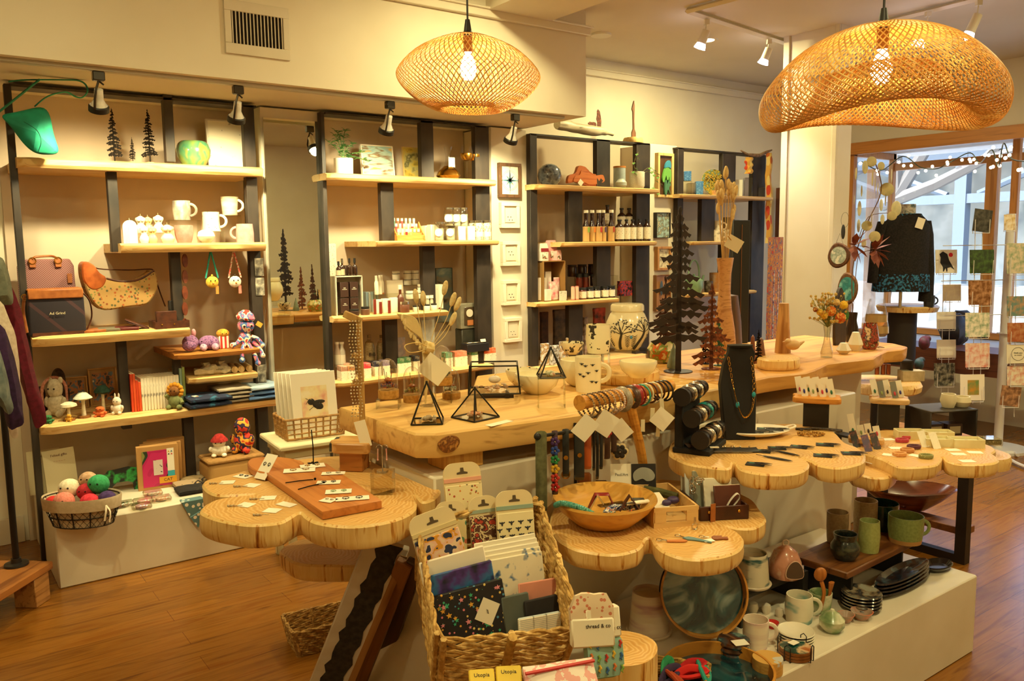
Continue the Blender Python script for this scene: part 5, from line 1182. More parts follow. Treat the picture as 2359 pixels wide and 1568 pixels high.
# -- third frame shelves --
pot(1266,419,z3s1,[(0,0),(16,0),(24,8),(28,22),(25,36),(16,45),(7,49),(0,49)],'spherical grey-blue glazed vase with carved scallops',mix('4A5058','6A7078','3A3C44',scale=30,rough=.2,coat=.5),'round_vase','vase',Y=4.62)
q=on(1354,421,z3s1,4.62);s=dist(q);t=thing('carved_wood','carved orange cedar burl with scalloped relief on clear stands','carving',q,0)
oc=[(-62,8),(-58,24),(-40,30),(-32,44),(-22,47),(-8,44),(4,34),(22,30),(44,34),(58,30),(63,18),(56,10),(30,4),(6,1),(-8,3),(-26,8),(-44,10)]
M().vprism([(v.x*s,v.y*s)for v in smooth_loop([(a,b_,0)for a,b_ in oc],4)],-.014,.014).wobble(.004,40).build('carving',wood('B8642C','9A4A1C','7A3410',0,1.2),t)
M().vprism([(v.x*s,v.y*s)for v in smooth_loop([(a*.75,5+b_*.72,0)for a,b_ in oc],4)],-.020,.0).wobble(.004,50).build('relief',wood('C06E34','A0501F','7A3410',0,1.2),t)
M().box((-30*s,0,5*s),(.004,.05,10*s)).box((22*s,0,4*s),(.004,.05,8*s)).build('stand',ACRYL,t)
M().box((-35*s,-.05,8*s),(.04,.001,.04),ry=R(40)).build('tag',PAPER,t)
q=on(1427,428,z3s1,4.62);s=dist(q);t=thing('canister','pale blue ceramic canister with a wooden lid','canister',q,0)
M().lathe([(0,0),(13*s,0),(14*s,3*s),(14*s,46*s),(0,46*s)],24).build('body',mix('A8B4B4','98A4A4',scale=20,rough=.3),t);M().lathe([(0,0),(14.5*s,0),(14.5*s,4*s),(0,5*s)],24).build('lid',flat('B0702C',.5),t,loc=(0,0,46*s))
pot(1431,430,z3s1,[(0,0),(9,0),(13,5),(13,12),(8,18),(6,20)],'small rounded pale blue vase before the canister',mix('C0C4BC','8A8A70',scale=(3,3,30),rough=.3),'small_vase','vase',Y=4.56)
q=on(1467,432,z3s1,4.58);s=dist(q);t=thing('potted_plant','ribbed cream ceramic planter with trailing vines','plant',q,0)
M().lathe([(0,0),(15*s,0),(18*s,6*s),(18*s,37*s),(16*s,38*s),(16*s,32*s),(0,32*s)],28).build('pot',spots('D8D0B8',['E8E2D0'],110,.32,.3),t)
st=M();lv=M()
for e in([(-5,34),(-18,50),(-12,70),(-2,82)],[(-4,34),(-16,40),(-20,34)],[(6,34),(26,48),(40,44),(46,24),(42,0)],[(8,34),(30,40),(50,36),(58,20),(56,-14)]):
 pts=smooth_loop([(a*s,-.02-.0005*abs(a),b_*s)for a,b_ in e],5,False);st.tube(pts,.0016,5)
 for k,v in enumerate(pts[4::3]):leaf(lv,v,((-1)**k*.8,-.5,-.3),.034,.026)
st.build('stem',flat('7A6A3C',.7),t);lv.build('leaves',leafm('5A8A3A','6A8A4A'),t,smooth=False)
SYR=flat('2A100A',.08,coat=.6);KL=flat('D8AE6C',.6)
for k,(px_,c)in enumerate(((1350,'8AB04A'),(1364,'E8863A'),(1379,'B8342C'),(1389,'5A4A6A'),(1408,'B0401C'))):
 bottle(px_,551,z3s2,7.5,72,'slim syrup bottle with kraft label and %s patch'%['green','orange','red','purple','dark red'][k],SYR,Y=4.56+(k%2)*.02,capm=flat('E8E0CC',.4),lab=KL,lz=(.01,.48),sh=.5,neck=.55,cap=.09,accent=flat(c,.6),name='syrup_bottle',group='slim syrup bottles')
for k,(px_,r)in enumerate(((1427,11),(1443,9),(1457,9),(1473,8),(1490,9))):
 bottle(px_,552,z3s2,r,50,'squat dark growler bottle with botanical label, front row, %s'%['widest one','second along','third along','fourth along','next to the upright'][k],AMB,Y=4.56,capm=BLACK,lab=SCRIB,lz=(.1,.64),sh=.66,neck=.35,cap=.08,name='growler_bottle',group='squat dark growlers')
riser(1450,551,z3s2,110,40,'clear riser behind the growler row',Y=4.68,d=.07,h=.105)
for k,px_ in enumerate((1399,1432,1449,1466)):
 bottle(px_,510,z3s2+(.107 if k else .13),10,44,'squat dark growler bottle on the raised back row, %s'%['highest one behind the syrups','first of three','middle of three','last of three'][k],AMB,Y=4.68,capm=BLACK,lab=SCRIB,lz=(.02,.56),sh=.6,neck=.35,cap=.08,name='growler_bottle',group='squat dark growlers')
riser(1392,551,z3s2,40,46,'clear riser under the highest growler',Y=4.72,d=.07,h=.128)
# jam shelf
JAM=flat('1E0C08',.08,coat=.5);RJ=flat('5A1A0C',.1,coat=.5)
for k,(px_,c)in enumerate(((1342,RJ),(1359,JAM),(1374,JAM),(1393,JAM),(1408,JAM))):
 jar(px_,688,z3s3,9,27,'small jam jar with cream label, front row, %s'%['by the spice tubes','second along','with a red corner','fourth along','last one'][k],c,BLACK,SCRIB,Y=4.58,lz=(.12,.68),lh=.2,group='small labelled jam jars')
riser(1382,688,z3s3,90,34,'clear riser with dark sauce jars',Y=4.70,h=.085,d=.07);riser(1366,688,z3s3,136,60,'tall clear riser with brown preserve jars',Y=4.82,h=.155,d=.08)
for k,px_ in enumerate((1334,1349,1366,1380,1393)):
 jar(px_,650,z3s3+(.087 if k>1 else 0),7 if k>1 else 8,26 if k>1 else 56,'dark sauce jar with faint white print, %s'%['reddish one by the basket','second reddish one','third along on the riser','fourth along on the riser','last on the riser'][k],RJ if k<2 else JAM,BLACK,None,Y=4.70,lh=.15,group='dark sauce jars')
for k,px_ in enumerate((1318,1341,1365)):
 jar(px_,620,z3s3+.157,11,27,'brown preserve jar on the top tier, %s'%['nearest the crate','in the middle','nearest the hanger'][k],flat('3A2410',.2),flat('2A1E12',.5),None,Y=4.82,lh=.12,group='brown preserve jars')
for k,px_ in enumerate((1320,1329)):bottle(px_,690,z3s3,4.5,34,'pink spice tube with paper label, %s of the pair'%['first','second'][k],flat('D88A7A',.4),Y=4.55,lab=flat('E8C0A8',.6),lz=(.1,.9),neck=.9,cap=.05,name='spice_tube')
q=on(1262,694,z3s3,4.68);s=dist(q);t=thing('wicker_crate','open wicker crate on its side with candy inside and boxes on top','crate',q,0)
hh=90*s;ww=62*s;WK=stripes(['B08448','9A7038','7E5A2A'],120,'Z',.8)
M().box((0,0,.003),(ww,.16,.006)).box((0,0,hh),(ww,.16,.006)).box((-ww/2,0,hh/2),(.006,.16,hh)).box((ww/2,0,hh/2),(.006,.16,hh)).box((0,.077,hh/2),(ww,.006,hh)).build('body',WK,t)
zc_=z3s3+hh+.004
for k,(px_,w2,h2,c)in enumerate(((1250,22,40,'F0E0D0'),(1269,24,46,'E8A8A4'),(1283,14,24,'EBB8B0'))):
 q=on(px_,600,zc_,4.64+.04*(k==1));s=dist(q);t=thing('paper_bag_box','scalloped gift box with a bird print on the wicker crate, %s'%['white and red one','tall pink one','small pink one'][k],'box',q,0)
 M().vprism([(-w2/2*s,0),(w2/2*s,0),(w2/2*s,h2*.7*s),(w2*.3*s,h2*s),(-w2*.3*s,h2*s),(-w2/2*s,h2*.7*s)],-.025,.025).build('carton',flat(c,.6),t)
 M().box((0,-.026,h2*.3*s),(w2*.6*s,.001,h2*.35*s)).build('bird_print',mix('F0E4D4','5A4A2C','B86A2C',scale=60,rough=.6,interp='CONSTANT',lo=.42,hi=.6),t)
 if k==0:M().box((0,-.0265,h2*.62*s),(w2*s,.001,h2*.2*s)).build('red_band',flat('8A1A24',.6),t)
for k,(px_,w2,h2,c,Y)in enumerate(((1248,22,52,'F0E8D8',4.64),(1262,16,64,'E8DCC8',4.68),(1275,22,42,'E07A8A',4.62),(1282,14,50,'D86A7A',4.66),(1262,18,26,'EAE0D0',4.58))):
 boxy(px_,690,z3s3+.007,w2,h2,.02,'candy packet in the wicker crate, %s'%['white at the side','white with a round top','pink fan of bars','pink behind the fan','clear and white in front'][k],mix(c,'F4E8DC',scale=30,rough=.5),Y=Y,name='candy_packet',cat='packet',rz=.1*k-.2)
boxy(1297,692,z3s3,16,22,.03,'silver wrapped gift with a white tag by the crate',mix('D8D4C4','6A7A5A',scale=60,rough=.3,interp='CONSTANT'),Y=4.58,name='gift',cat='gift')
boxy(1439,684,z3s3,32,34,.06,'dark gift bag printed with red and purple flowers',mix('2A1418','B8302C','5A3A5A','C84A34',scale=30,rough=.6,interp='CONSTANT',lo=.38,hi=.62),Y=4.66,name='gift_bag',cat='bag')
# pouches on the low shelf
FO=lambda c:mix('C8C8CC',c,'E8E4DC',scale=26,rough=.25,lo=.4,hi=.6)
for k,(px_,py,w2,h2,c,Y,lb)in enumerate(((1255,838,22,52,'B8862C',4.58,'silver foil treat pouch by the upright'),(1277,838,24,46,'6A5A3A',4.56,'silver foil treat pouch, second in front'),(1297,838,20,50,'C8902C',4.60,'gold windowed treat pouch, third in front'),(1313,838,20,56,'E0A83C',4.62,'gold windowed treat pouch, fourth in front'),(1333,838,24,58,'D8982C',4.62,'gold windowed treat pouch next to the mug'),(1254,838,22,112,'5A3A2A',4.80,'tall dark foil coffee pouch at the upright'),(1289,838,36,112,'6A5234',4.82,'brown loose leaf tea pouch with oval label'),(1348,838,12,90,'C8B0A8',4.78,'pale pink slim pouch behind the mug'),(1380,838,36,106,'B0402C',4.80,'dark flowered gift box behind the big jar'))):
 q=on(px_,py,z3s4,Y);s=dist(q);o=solo('foil_pouch',lb,'pouch',M().vprism([(-w2/2*s,0),(w2/2*s,0),(w2*.46*s,h2*.8*s),(w2/2*s,h2*s),(-w2/2*s,h2*s),(-w2*.46*s,h2*.8*s)],-.014,.014),FO(c)if k<5 else mix(c,'2A1C14',scale=20,rough=.4),q,0,None,bev=.005)
# paintings on the wing wall
for k,(px_,py,w2,h2,lb,fm,art,bd)in enumerate(((1530,455,52,100,'framed cut-paper jellyfish in blue and green on dark wood',wood('D8B878','C09A58',None,2),wood('5A3A20','4A2C16',None,2),None),(1525,548,46,58,'small canvas of a bronze figure on pale blue',flat('2A2018',.6),mix('A8C0BC','9AB4B0','6A6A54','C8C0A0',scale=34,rough=.6,lo=.36,hi=.66),None),(1527,622,46,54,'framed bird sketch in a warm wood frame',wood('B8803C','9A642A',None,2),mix('E0D4B4','D8CCA8','6A4A2C',scale=40,rough=.6,lo=.3,hi=.72),None),(1525,715,48,82,'brown painting with a blue feather shape',wood('8A5A2C','6A421E',None,2),wood('A8743A','8A5A28',None,2),None))):
 q=P(px_,py,Y=4.63);t=framed(px_,py,q.z,w2,h2,lb,fm,art,Y=4.63,fw_=.12 if k in(0,2)else .03,d=.04,name='wall_painting')
 s=dist(t.location)
 if k==0:
  for c,pts in(('3A8AA8',[(-6,66),(-2,78),(8,84),(14,76),(12,64),(4,68)]),('6AA84A',[(-14,40),(-8,62),(0,68),(12,66),(15,48),(10,30),(8,48),(2,30),(-2,50),(-8,34)]),('4A7A5A',[(-6,10),(-4,34),(4,40),(14,30),(8,22),(12,8),(4,18),(0,6)])):
   M().vprism([(v.x*s,v.y*s)for v in smooth_loop([(a,b_,0)for a,b_ in pts],3)],-.028,-.014).build('paper_shape',flat(c,.6),t)
 if k==3:M().ball((-8*s,-.02,52*s),(5*s,.004,17*s),12,8).build('feather',flat('3A4A5A',.6),t)
# -- fourth frame --
BG=spots('4A7AB0',['6A9AC8','3A6AA0'],140,.5,.15)
q=on(1646,441,z4s1,4.62);s=dist(q);t=thing('glass_dish','oval fused glass dish with sunflowers standing upright','dish',q,0)
m=M().begin();m.lathe([(0,.004),(43*s,.006),(44*s,.0),(0,-.006)],36,sy=.70);m.end(Matrix.Translation((0,0,30*s))@Matrix.Rotation(R(83),4,'X'))
m.build('dish',mix('8A9A8C','5A6A3A','C8A83C','3A3A1C',scale=(34,34,40),rough=.15,lo=.36,hi=.66),t)
fl=M().at(0)
for k in range(13):
 a=-34+k*5.8;b_=40+5*math.sin(k*2.3)
 for j in range(8):fl.at(0).ball((a*s+.009*math.cos(j*.785),-.012,b_*s+.009*math.sin(j*.785)),(.005,.002,.005),6,4)
 fl.at(1).ball((a*s,-.015,b_*s),(.006,.002,.006),8,6)
fl.build('sunflowers',[flat('C8A02C',.5),flat('2A1C0C',.6)],t)
M().box((-4*s,-.02,6*s),(20*s,.03,12*s)).build('stand',wood('C8965A','B0803C',None,0),t)
for px_,Y,h2,zz,m_,lb in((1582,4.66,22,32,BG,'square blue glass tumbler on top of a clear box'),(1610,4.56,30,0,BG,'square blue glass tumbler before the sunflower dish'),(1590,4.60,26,0,glass('E8E4DC',.3),'square clear glass tumbler behind the blue one'),(1700,4.70,40,0,flat('E8E4D4',.3),'tall white ceramic canister with a brown lid'),(1722,4.64,44,0,glass('DCD8E0',.35),'tall textured clear tumbler'),(1752,4.60,22,0,glass('DCD8E0',.35),'short textured clear tumbler at the shelf end')):
 q=on(px_,446,z4s1,Y);s=dist(q);solo('glass_tumbler',lb,'tumbler',M().box((0,0,h2*s/2),(17*s,17*s,h2*s)),m_,(q.x,Y,z4s1+zz*s),FACE,bev=.003)
q=on(1582,446,z4s1,4.66);s=dist(q);solo('clear_box','clear acrylic cube under the blue tumbler','display riser',M().box((0,0,15.8*s),(20*s,20*s,31.6*s)),ACRYL,q,FACE)
for k,(px_,py,zz,c,lb)in enumerate(((1652,551,0,'E4D8C0','white mug with a deer picture, front of the shelf'),(1672,551,0,'DCE0C8','white mug with a green leaf picture'),(1655,520,24,'E4D8C0','white mug stacked on the upper tier'),(1675,520,24,'2A2A28','black pitcher shaped mug stacked above the leaf mug'),(1692,520,26,'6A726A','grey green mug stacked at the back'),(1700,551,0,'4A524C','dark grey mug behind the dried grasses'))):
 mug(px_,py,z4s2+(zz*.0031 if zz else 0),11,26 if k!=3 else 34,lb,mix(c,c,'7A6A4A' if k<3 else c,scale=30,rough=.3,lo=.3,hi=.72),Y=4.60+.08*(k>2),handle=HR)
riser(1675,551,z4s2,56,24,'clear riser under the upper row of mugs',Y=4.68,h=.072,d=.06)
q=on(1598,672,z4s3,4.60);s=dist(q);t=thing('teapot','pale green teapot with a tall loop handle behind the metal conifer','teapot',q,0);G_=mix('7A9A74','8AAA84',scale=20,rough=.3)
M().lathe([(0,0),(16*s,0),(22*s,14*s),(20*s,30*s),(10*s,38*s),(0,40*s)],24).tube(arc((0,0,42*s),18*s,-.3,PI+.3,16,rz=34*s),2*s,8).tube([(16*s,0,16*s),(28*s,0,26*s),(34*s,0,40*s)],[5*s,3.5*s,2.4*s],10).build('body',G_,t);M().ball((0,0,42*s),3*s,10,8).build('lid_knob',G_,t)
for px_,r,h2,c,hd,lb in((1648,14,44,'A06A34',0,'copper coloured utensil crock'),(1632,10,26,'3A2E24',0,'small dark brown cup in front of the crock'),(1668,13,34,'7A8084',HR,'grey speckled mug at the shelf centre'),(1693,8,22,'8A5A44',HR,'small reddish mug at the shelf end')):
 mug(px_,670,z4s3,r,h2,lb,mix(c,'9A9484',scale=30,rough=.35,lo=.45,hi=.9),Y=4.60,handle=hd)
q=on(1652,640,z4s3,4.60);solo('paint_brush','wooden brush standing in the copper crock','brush',M().tube([(0,0,.02),(.03,0,.20)],.004,8).ball((.031,0,.21),(.006,.006,.014),8,6),wood('C8965A','B0803C',None,2),(q.x,4.60,z4s3))
# scarf on twigs hanging over the frame
t=thing('hanging_scarf','orange and yellow dyed scarf hung from driftwood twigs on the frame corner','scarf',P(1770,345,Y=4.54),0);o_=t.location
vp=lambda a,b_,Y=4.54:P(a,b_,Y=Y)-o_
SC=spots('D8A040',['C8401C','E0B850','B8601C','E8C870'],13,.5,.85,sc3=(22,22,11))
def strip(px0,px1,py0,py1,nm,mt_,Y=4.54,n=12):
 m=M();A=[]
 for k in range(n+1):
  y_=py0+(py1-py0)*k/n;w_=2*math.sin(k*1.4)
  A.append([m.bm.verts.new(vp(a+w_+ex,y_,Y)+Vector((0,dy,0)))for a,ex,dy in((px0,0,0),((px0+px1)/2,0,-.015),(px1,0,0),((px0+px1)/2,0,.006))])
 for P_,Q_ in zip(A,A[1:]):
  for i in range(4):m.face([P_[i],P_[(i+1)%4],Q_[(i+1)%4],Q_[i]])
 m.face(A[0]);m.face(A[-1][::-1])
 return m.build(nm,mt_,t)
strip(1764,1778,352,560,'cloth',SC);strip(1716,1734,362,400,'cloth',SC)
M().tube([vp(1706,346),vp(1722,356),vp(1750,358),vp(1766,350),vp(1778,345)],[.006,.014,.016,.012,.005],10).wobble(.006,30).build('twig',mix('8A6A4A','5A4028',scale=40,rough=.8),t)
q=P(1794,600,Y=4.93);solo('tall_picture','tall narrow brown framed edge on the wall beside the pillar','picture',M().box((0,0,.45),(.03,.04,1.2)),flat('6A3A1C',.6),(q.x,4.95,1.0))
# -- on the pale counter slab --
LEAD=flat('2E2A22',.35,.7)
def cs(px,py,z=ZS):p=P(px,py,z=z);return p,dist(p)
def hexa(c,r):return M().ball(c,r,8,6)
def shells(t,r,n,c1,z=.004,seed=1,nm='shells',y0=0):
 m=M();q=random.Random(seed)
 for k in range(n):
  a=q.uniform(0,6.28);d=q.uniform(0,r);m.ball((d*math.cos(a),y0+d*math.sin(a)*.8,z+q.uniform(0,.006)),(q.uniform(.005,.012),q.uniform(.004,.009),q.uniform(.003,.008)),8,6)
 m.wobble(.002,60).build(nm,c1,t)
def pyramid(px,py,w,hh,label,rz,c1,z=ZS,sky=0,n=4):
 p,s=cs(px,py,z);w*=s;hh*=s;t=thing('pyramid_terrarium',label,'terrarium',p,rz)
 b=[(w/2*math.sqrt(2)*math.cos(PI/4+k*PI/2),w/2*math.sqrt(2)*math.sin(PI/4+k*PI/2),.003)for k in range(4)];a=(0,0,hh)
 m=M()
 for k in range(4):m.tube([b[k],b[(k+1)%4]],.0028,6).tube([b[k],a],.0026,6)
 m.ball(a,.004,8,6).build('lead_frame',LEAD,t)
 g=M()
 for k in range(4):g.poly([b[k],b[(k+1)%4],a])
 g.build('glass_pane',GLASS,t,smooth=False);M().poly(b).build('glass_base',glass('D8D4C0',.3),t)
 shells(t,w*.3,14,mix(*c1,scale=50,rough=.6),.010,px);return t
pyramid(985,972,70,94,'small leaded glass pyramid with a white shell, nearest the slab corner',FACE+.05,('E8E0C8','A89070','C8B490'))
pyramid(1095,962,78,70,'wide leaded glass pyramid with dried moss and orange flowers',FACE+PI/4,('D8B890','C8742C','E8D8B8'))
t0=riser(1270,935,ZS,62,58,'clear acrylic stand lifting the highest pyramid',rz=FACE,d=.07,h=.10)
t=pyramid(1270,935,58,68,'leaded glass pyramid raised on a clear stand beside the mug',FACE+.1,('8A9A6A','D8C8A8','B8784A'));t.location=t0.location+Vector((0,0,.101))
p,s=cs(1140,915);t=thing('glass_terrarium','leaded glass lantern case on a dark foot with shells inside','terrarium',p,FACE)
w2,h2,d2=58*s,62*s,.075;m=M();z0=16*s
C=[(-w2,-d2,z0),(w2,-d2*.9,z0),(w2,d2,z0),(-w2,d2,z0)];T=[(-w2*.95,-d2*.8,z0+h2),(w2*.9,-d2*.7,z0+h2),(w2*.9,d2*.8,z0+h2),(-w2*.95,d2*.8,z0+h2)]
for k in range(4):m.tube([C[k],C[(k+1)%4]],.003,6).tube([T[k],T[(k+1)%4]],.003,6).tube([C[k],T[k]],.003,6)
m.build('lead_frame',LEAD,t)
g=M()
for k in range(4):g.poly([C[k],C[(k+1)%4],T[(k+1)%4],T[k]])
g.poly(C).build('glass_pane',GLASS,t,smooth=False)
M().box((w2*.5,0,z0/2),(.014,.05,z0-.004)).box((0,0,.006),(w2*1.5,.03,.01)).build('foot',flat('2A1C14',.5),t)
shells(t,w2*.8,26,mix('E8DCC4','C8946A','B8A890',scale=60,rough=.6),z0+.010,9)
M().tube([(0,0,z0+h2),(.01,0,z0+h2*.7),(-.005,0,z0+h2*.5)],.0012,6).ball((0,0,z0+h2*.42),(.022,.018,.014),12,8).build('hanging_ornament',mix('F0E8DC','D8C8B8',scale=60,rough=.5),t)
# cloches
def cloche(px,py,w,h2,label,z=ZS,c1=('7A6A3A','4A3A5A','B8642C'),seed=1,loc=None):
 p,s=cs(px,py,z);p=loc or p;w*=s/2;h2*=s;t=thing('glass_cloche',label,'cloche',p,0)
 M().lathe([(0,0),(w*.98,0),(w,.003),(w,h2*.2),(0,h2*.2)],24).build('cork_base',mix('C8964A','A87830',scale=90,rough=.8),t)
 M().lathe([(w*.93,h2*.2),(w*.93,h2*.66)]+[(w*.93*math.cos(a),h2*.66+h2*.32*math.sin(a))for a in[PI/2*k/8 for k in range(1,9)]],28).build('glass_dome',GLASS,t)
 m=M();q=random.Random(seed)
 for k in range(26):
  a=q.uniform(0,6.28);d=q.uniform(0,w*.75);m.ball((d*math.cos(a),d*math.sin(a),h2*.22+q.uniform(0,.01)+(w-d)*.5),q.uniform(.003,.007),6,5)
 for k in range(5):a=q.uniform(0,6.28);m.tube([(.004*math.cos(a),.004*math.sin(a),h2*.25),(w*.4*math.cos(a),w*.4*math.sin(a),h2*q.uniform(.55,.8))],.0012,5)
 m.build('dried_flowers',mix(*c1,scale=70,rough=.8,lo=.4,hi=.6),t)
 M().tube(smooth_loop([(0,0,h2*.24),(.004,0,h2*.38),(-.002,0,h2*.46)],4,False),[.003]*9,8).lathe([(0,h2*.52),(w*.4,h2*.46),(w*.36,h2*.42),(0,h2*.44)],14).build('mushroom',mix('A8602C','8A4A1C',scale=40,rough=.5),t)
 return t
r1=riser(896,938,ZS,52,22,'clear acrylic stand under the first glass cloche',rz=FACE,d=.07)
cloche(890,925,46,90,'glass cloche with an orange mushroom on a clear stand',loc=r1.location+Vector((0,0,22*dist(r1.location)+.001)),seed=3)
cloche(950,925,42,84,'glass cloche with a mossy dried bouquet directly on the slab',c1=('6A7A3A','8A7A4A','B8A05A'),seed=4)
r2=riser(1020,925,ZS,44,40,'taller clear acrylic stand under the back cloche',rz=FACE,d=.06)
cloche(1021,905,44,88,'glass cloche with grey dried foliage raised behind the dried grasses',loc=r2.location+Vector((0,.0,40*dist(r2.location)+.001)),c1=('5A5A44','8A8A6A','3A3A2C'),seed=5)
cloche(1040,917,42,70,'glass cloche with a white pebble behind the acrylic stand',c1=('D8D0B8','4A5A3A'),seed=6)
# dried grass vase
p,s=cs(985,935);t=thing('grass_vase','slim clear vase of dried bunny tail grasses with a square tag','vase',p,0)
M().lathe([(0,.002),(20*s,.002),(20*s,105*s)],24).build('glass_vase',GLASS,t)
st=M();hd=M();G0=(0,0,0)
for(a,b_,L)in((62,232,1),(72,222,1),(45,258,1),(-4,235,1),(-20,240,1),(60,188,1)):
 e=Vector((a*s*.81,a*s*-.5,b_*s));pts=smooth_loop([(-.01,0,.01),(0,0,110*s),e*.75+Vector((0,0,.03)),e],4,False);st.tube(pts,.0014,5)
 dv=(pts[-1]-pts[-3]).normalized();hd.ball(e+dv*.02,(.010,.010,.026),12,8,dv.to_track_quat('Z','Y').to_matrix().to_4x4())
for k in range(12):
 pts=smooth_loop([(-.008,0,.01),(0.002*(k-6),0,130*s),(-18*s-2.6*k*s,10*s,(200-k*1)*s),(-62*s+2*k*s,20*s,(215-2*k)*s)],4,False);st.tube(pts,.0022,5)
for k in range(34):
 q=k/34;hd.ball((-52*s+q*52*s+rnd.uniform(-.006,.006),15*s-q*12*s,(212-90*q**.8*1.0)*s+rnd.uniform(-.006,.006)),(.005,.005,.009),8,5)
st.build('stalks',flat('D8C088',.8),t);hd.build('seed_heads',mix('E8D4A0','D0B478',scale=80,rough=.9),t)
M().tube([(-6*s,-.005,138*s),(12*s,-.01,132*s)],.022,12).wobble(.004,60).tube(smooth_loop([(0,-.02,136*s),(-28*s,-.02,150*s),(-58*s,-.01,146*s),(-50*s,-.02,130*s),(-10*s,-.02,132*s)],5,False),.0035,6,flat=.5).build('raffia_bow',mix('E0C890','C8A860',scale=60,rough=.8),t)
M().box((6*s,-.035,88*s),(.09,.0012,.078),ry=R(38),rz=FACE).build('tag',flat('F0E6CC',.6),t)
# hair clip stand / macrame hanging wood (tall lattice strap at the slab end)
p,s=cs(835,970);t=thing('jewellery_tree','tall wooden jewellery post strung with beaded chains over the slab end','jewellery stand',p,FACE)
M().box((0,0,118*s),(13*s,.012,240*s)).box((-14*s,0,240*s),(44*s,.012,16*s),ry=R(25)).box((-6*s,-.001,150*s),(26*s,.016,12*s),ry=R(25)).box((-6*s,-.001,90*s),(26*s,.016,12*s),ry=R(25)).build('post',wood('C8A060','A87838',None,2),t,bev=.002)
b_=M()
for k in range(4):
 for j in range(30):b_.ball(((-20+k*7+2*math.sin(j*.8))*s,-.014,(232-j*7.5)*s),.0028,6,4)
b_.build('beads',mix('D8C8A0','A88A5A','E8E0D0',scale=60,rough=.3),t)
M().box((3*s,-.02,-26*s),(26*s,.0015,62*s),ry=R(-14)).build('tag',PAPER,t)
tag(card((0,0,0),.10,.03,PAPER,rz=.2,name='folded_card'),'folded white price card under the wide pyramid','card').location=cs(1150,975)[0]+Vector((0,0,.001))
# cream pottery with black drawings
CRM=flat('EFE4C0',.18,coat=.6)
def drawn(sc=40,lo=.62):return mix('EFE4C0','EFE4C0','EFE4C0','3A342A',scale=sc,rough=.2,detail=2,interp='CONSTANT',lo=.3,hi=lo,coat=.5)
def bowlp(r,h):return[(0,0),(r*.45,0),(r*.5,h*.05),(r*.85,h*.4),(r,h*.85),(r*.98,h),(r*.93,h),(r*.93,h*.85),(r*.8,h*.45),(r*.4,h*.12),(0,h*.1)]
ZR=ZS+.047
# big round slice riser
p,s=cs(1455,885,ZS);sl=solo('wood_slice','round maple slice riser on the counter under the cream bowls','wood slice',slab(ccw([(.145*math.cos(a)*(1+.03*math.sin(3*a)),.125*math.sin(a))for a in[2*PI*k/48 for k in range(48)]]),.045,8),MAPLE,(p.x+.04,p.y+.075,ZS+.0465))
pot(1238,905,ZS,bowlp(52,46),'wide cream bowl behind the clear acrylic stand',CRM,Y=None)
pot(1205,888,ZS,bowlp(40,38),'cream bowl with drawn rim half hidden by the lantern case',drawn(),Y=None)
pot(1337,888,ZS,[(0,0),(20,0),(32,8),(46,32),(48,48),(46,62),(43,63),(44,48),(40,30),(22,8),(0,6)],'large plain cream bowl behind the bee mug',CRM,Y=None)
mug(1355,900,ZS,30,80,'tall cream mug painted with black bees',mix('EFE4C0','EFE4C0',scale=20,rough=.2,coat=.5),handle=HR,bot=.95,hs=.8)
mb=[o for o in bpy.data.objects if o.get('label')=='tall cream mug painted with black bees'][0];s=dist(mb.location);bm_=M()
for a,z_ in((-.3,62),(.25,64),(-.75,42),(-.1,46),(-.45,38),(.2,26),(.55,24),(-.6,66),(.6,50)):
 an=FACE-PI/2+a;c_=Vector((30.2*s*math.cos(an),30.2*s*math.sin(an),z_*s));tg=Vector((-math.sin(an),math.cos(an),0))
 bm_.ball(c_,.0042,8,6)
 for sg in(-1,1):bm_.tube([c_,c_+tg*sg*.009+Vector((0,0,.003))],[.002,.0008],5)
bm_.build('bee_motif',flat('2A2620',.4),mb)
pot(1470,868,ZR,bowlp(44,38),'small plain cream bowl alone on the round slice',CRM,Y=None)
rr=riser(1440,832,ZR,106,30,'wide clear acrylic riser under the lidded jar',rz=FACE,d=.10,h=.052)
zz=ZR+.053
p=rr.location;s=dist(p)
t=thing('lidded_jar','large round cream lidded jar painted with black trees and ferns','jar',(p.x+.012,p.y,zz),FACE)
J=[(0,0),(26*s,0),(34*s,8*s),(46*s,30*s),(50*s,46*s),(48*s,62*s),(40*s,80*s),(34*s,88*s),(0,88*s)]
M().lathe(J,40).build('body',CRM,t)
M().lathe([(0,0),(36*s,0),(38.5*s,3*s),(38*s,14*s),(35*s,18*s),(0,18.5*s)],36).build('lid',CRM,t,loc=(0,0,86*s))
def jr(z):
 for(r0,z0),(r1,z1)in zip(J[1:],J[2:]):
  if z0<=z<=z1:return r0+(r1-r0)*(z-z0)/max(1e-6,z1-z0)
 return 30*s
def jp(a,z):an=-PI/2+a;r=jr(z*s)*1.006;return Vector((r*math.cos(an),r*math.sin(an),z*s))
pm_=M()
for base,pts in((-.55,[(-.65,4),(-.55,20),(-.42,38),(-.5,54)]),(.6,[(.35,4),(.55,22),(.72,42),(.66,60)])):
 pm_.tube([jp(v.x,v.y)for v in smooth_loop([(a,z,0)for a,z in pts],4,False)],[.0070-.0003*k for k in range(13)],6,flat=1)
 for da,dz in((-.35,18),(-.15,26),(.15,28),(.38,20),(.5,8),(-.5,8)):
  a0,z0=pts[2];e=(a0+da,z0+dz);pm_.tube([jp(a0,z0),jp(a0+da*.5,z0+dz*.6),jp(*e)],.0018,5)
  for k in range(9):pm_.ball(jp(e[0]+rnd.uniform(-.16,.16),min(84,e[1]+rnd.uniform(-7,7))),(.0036,.002,.0022),6,4)
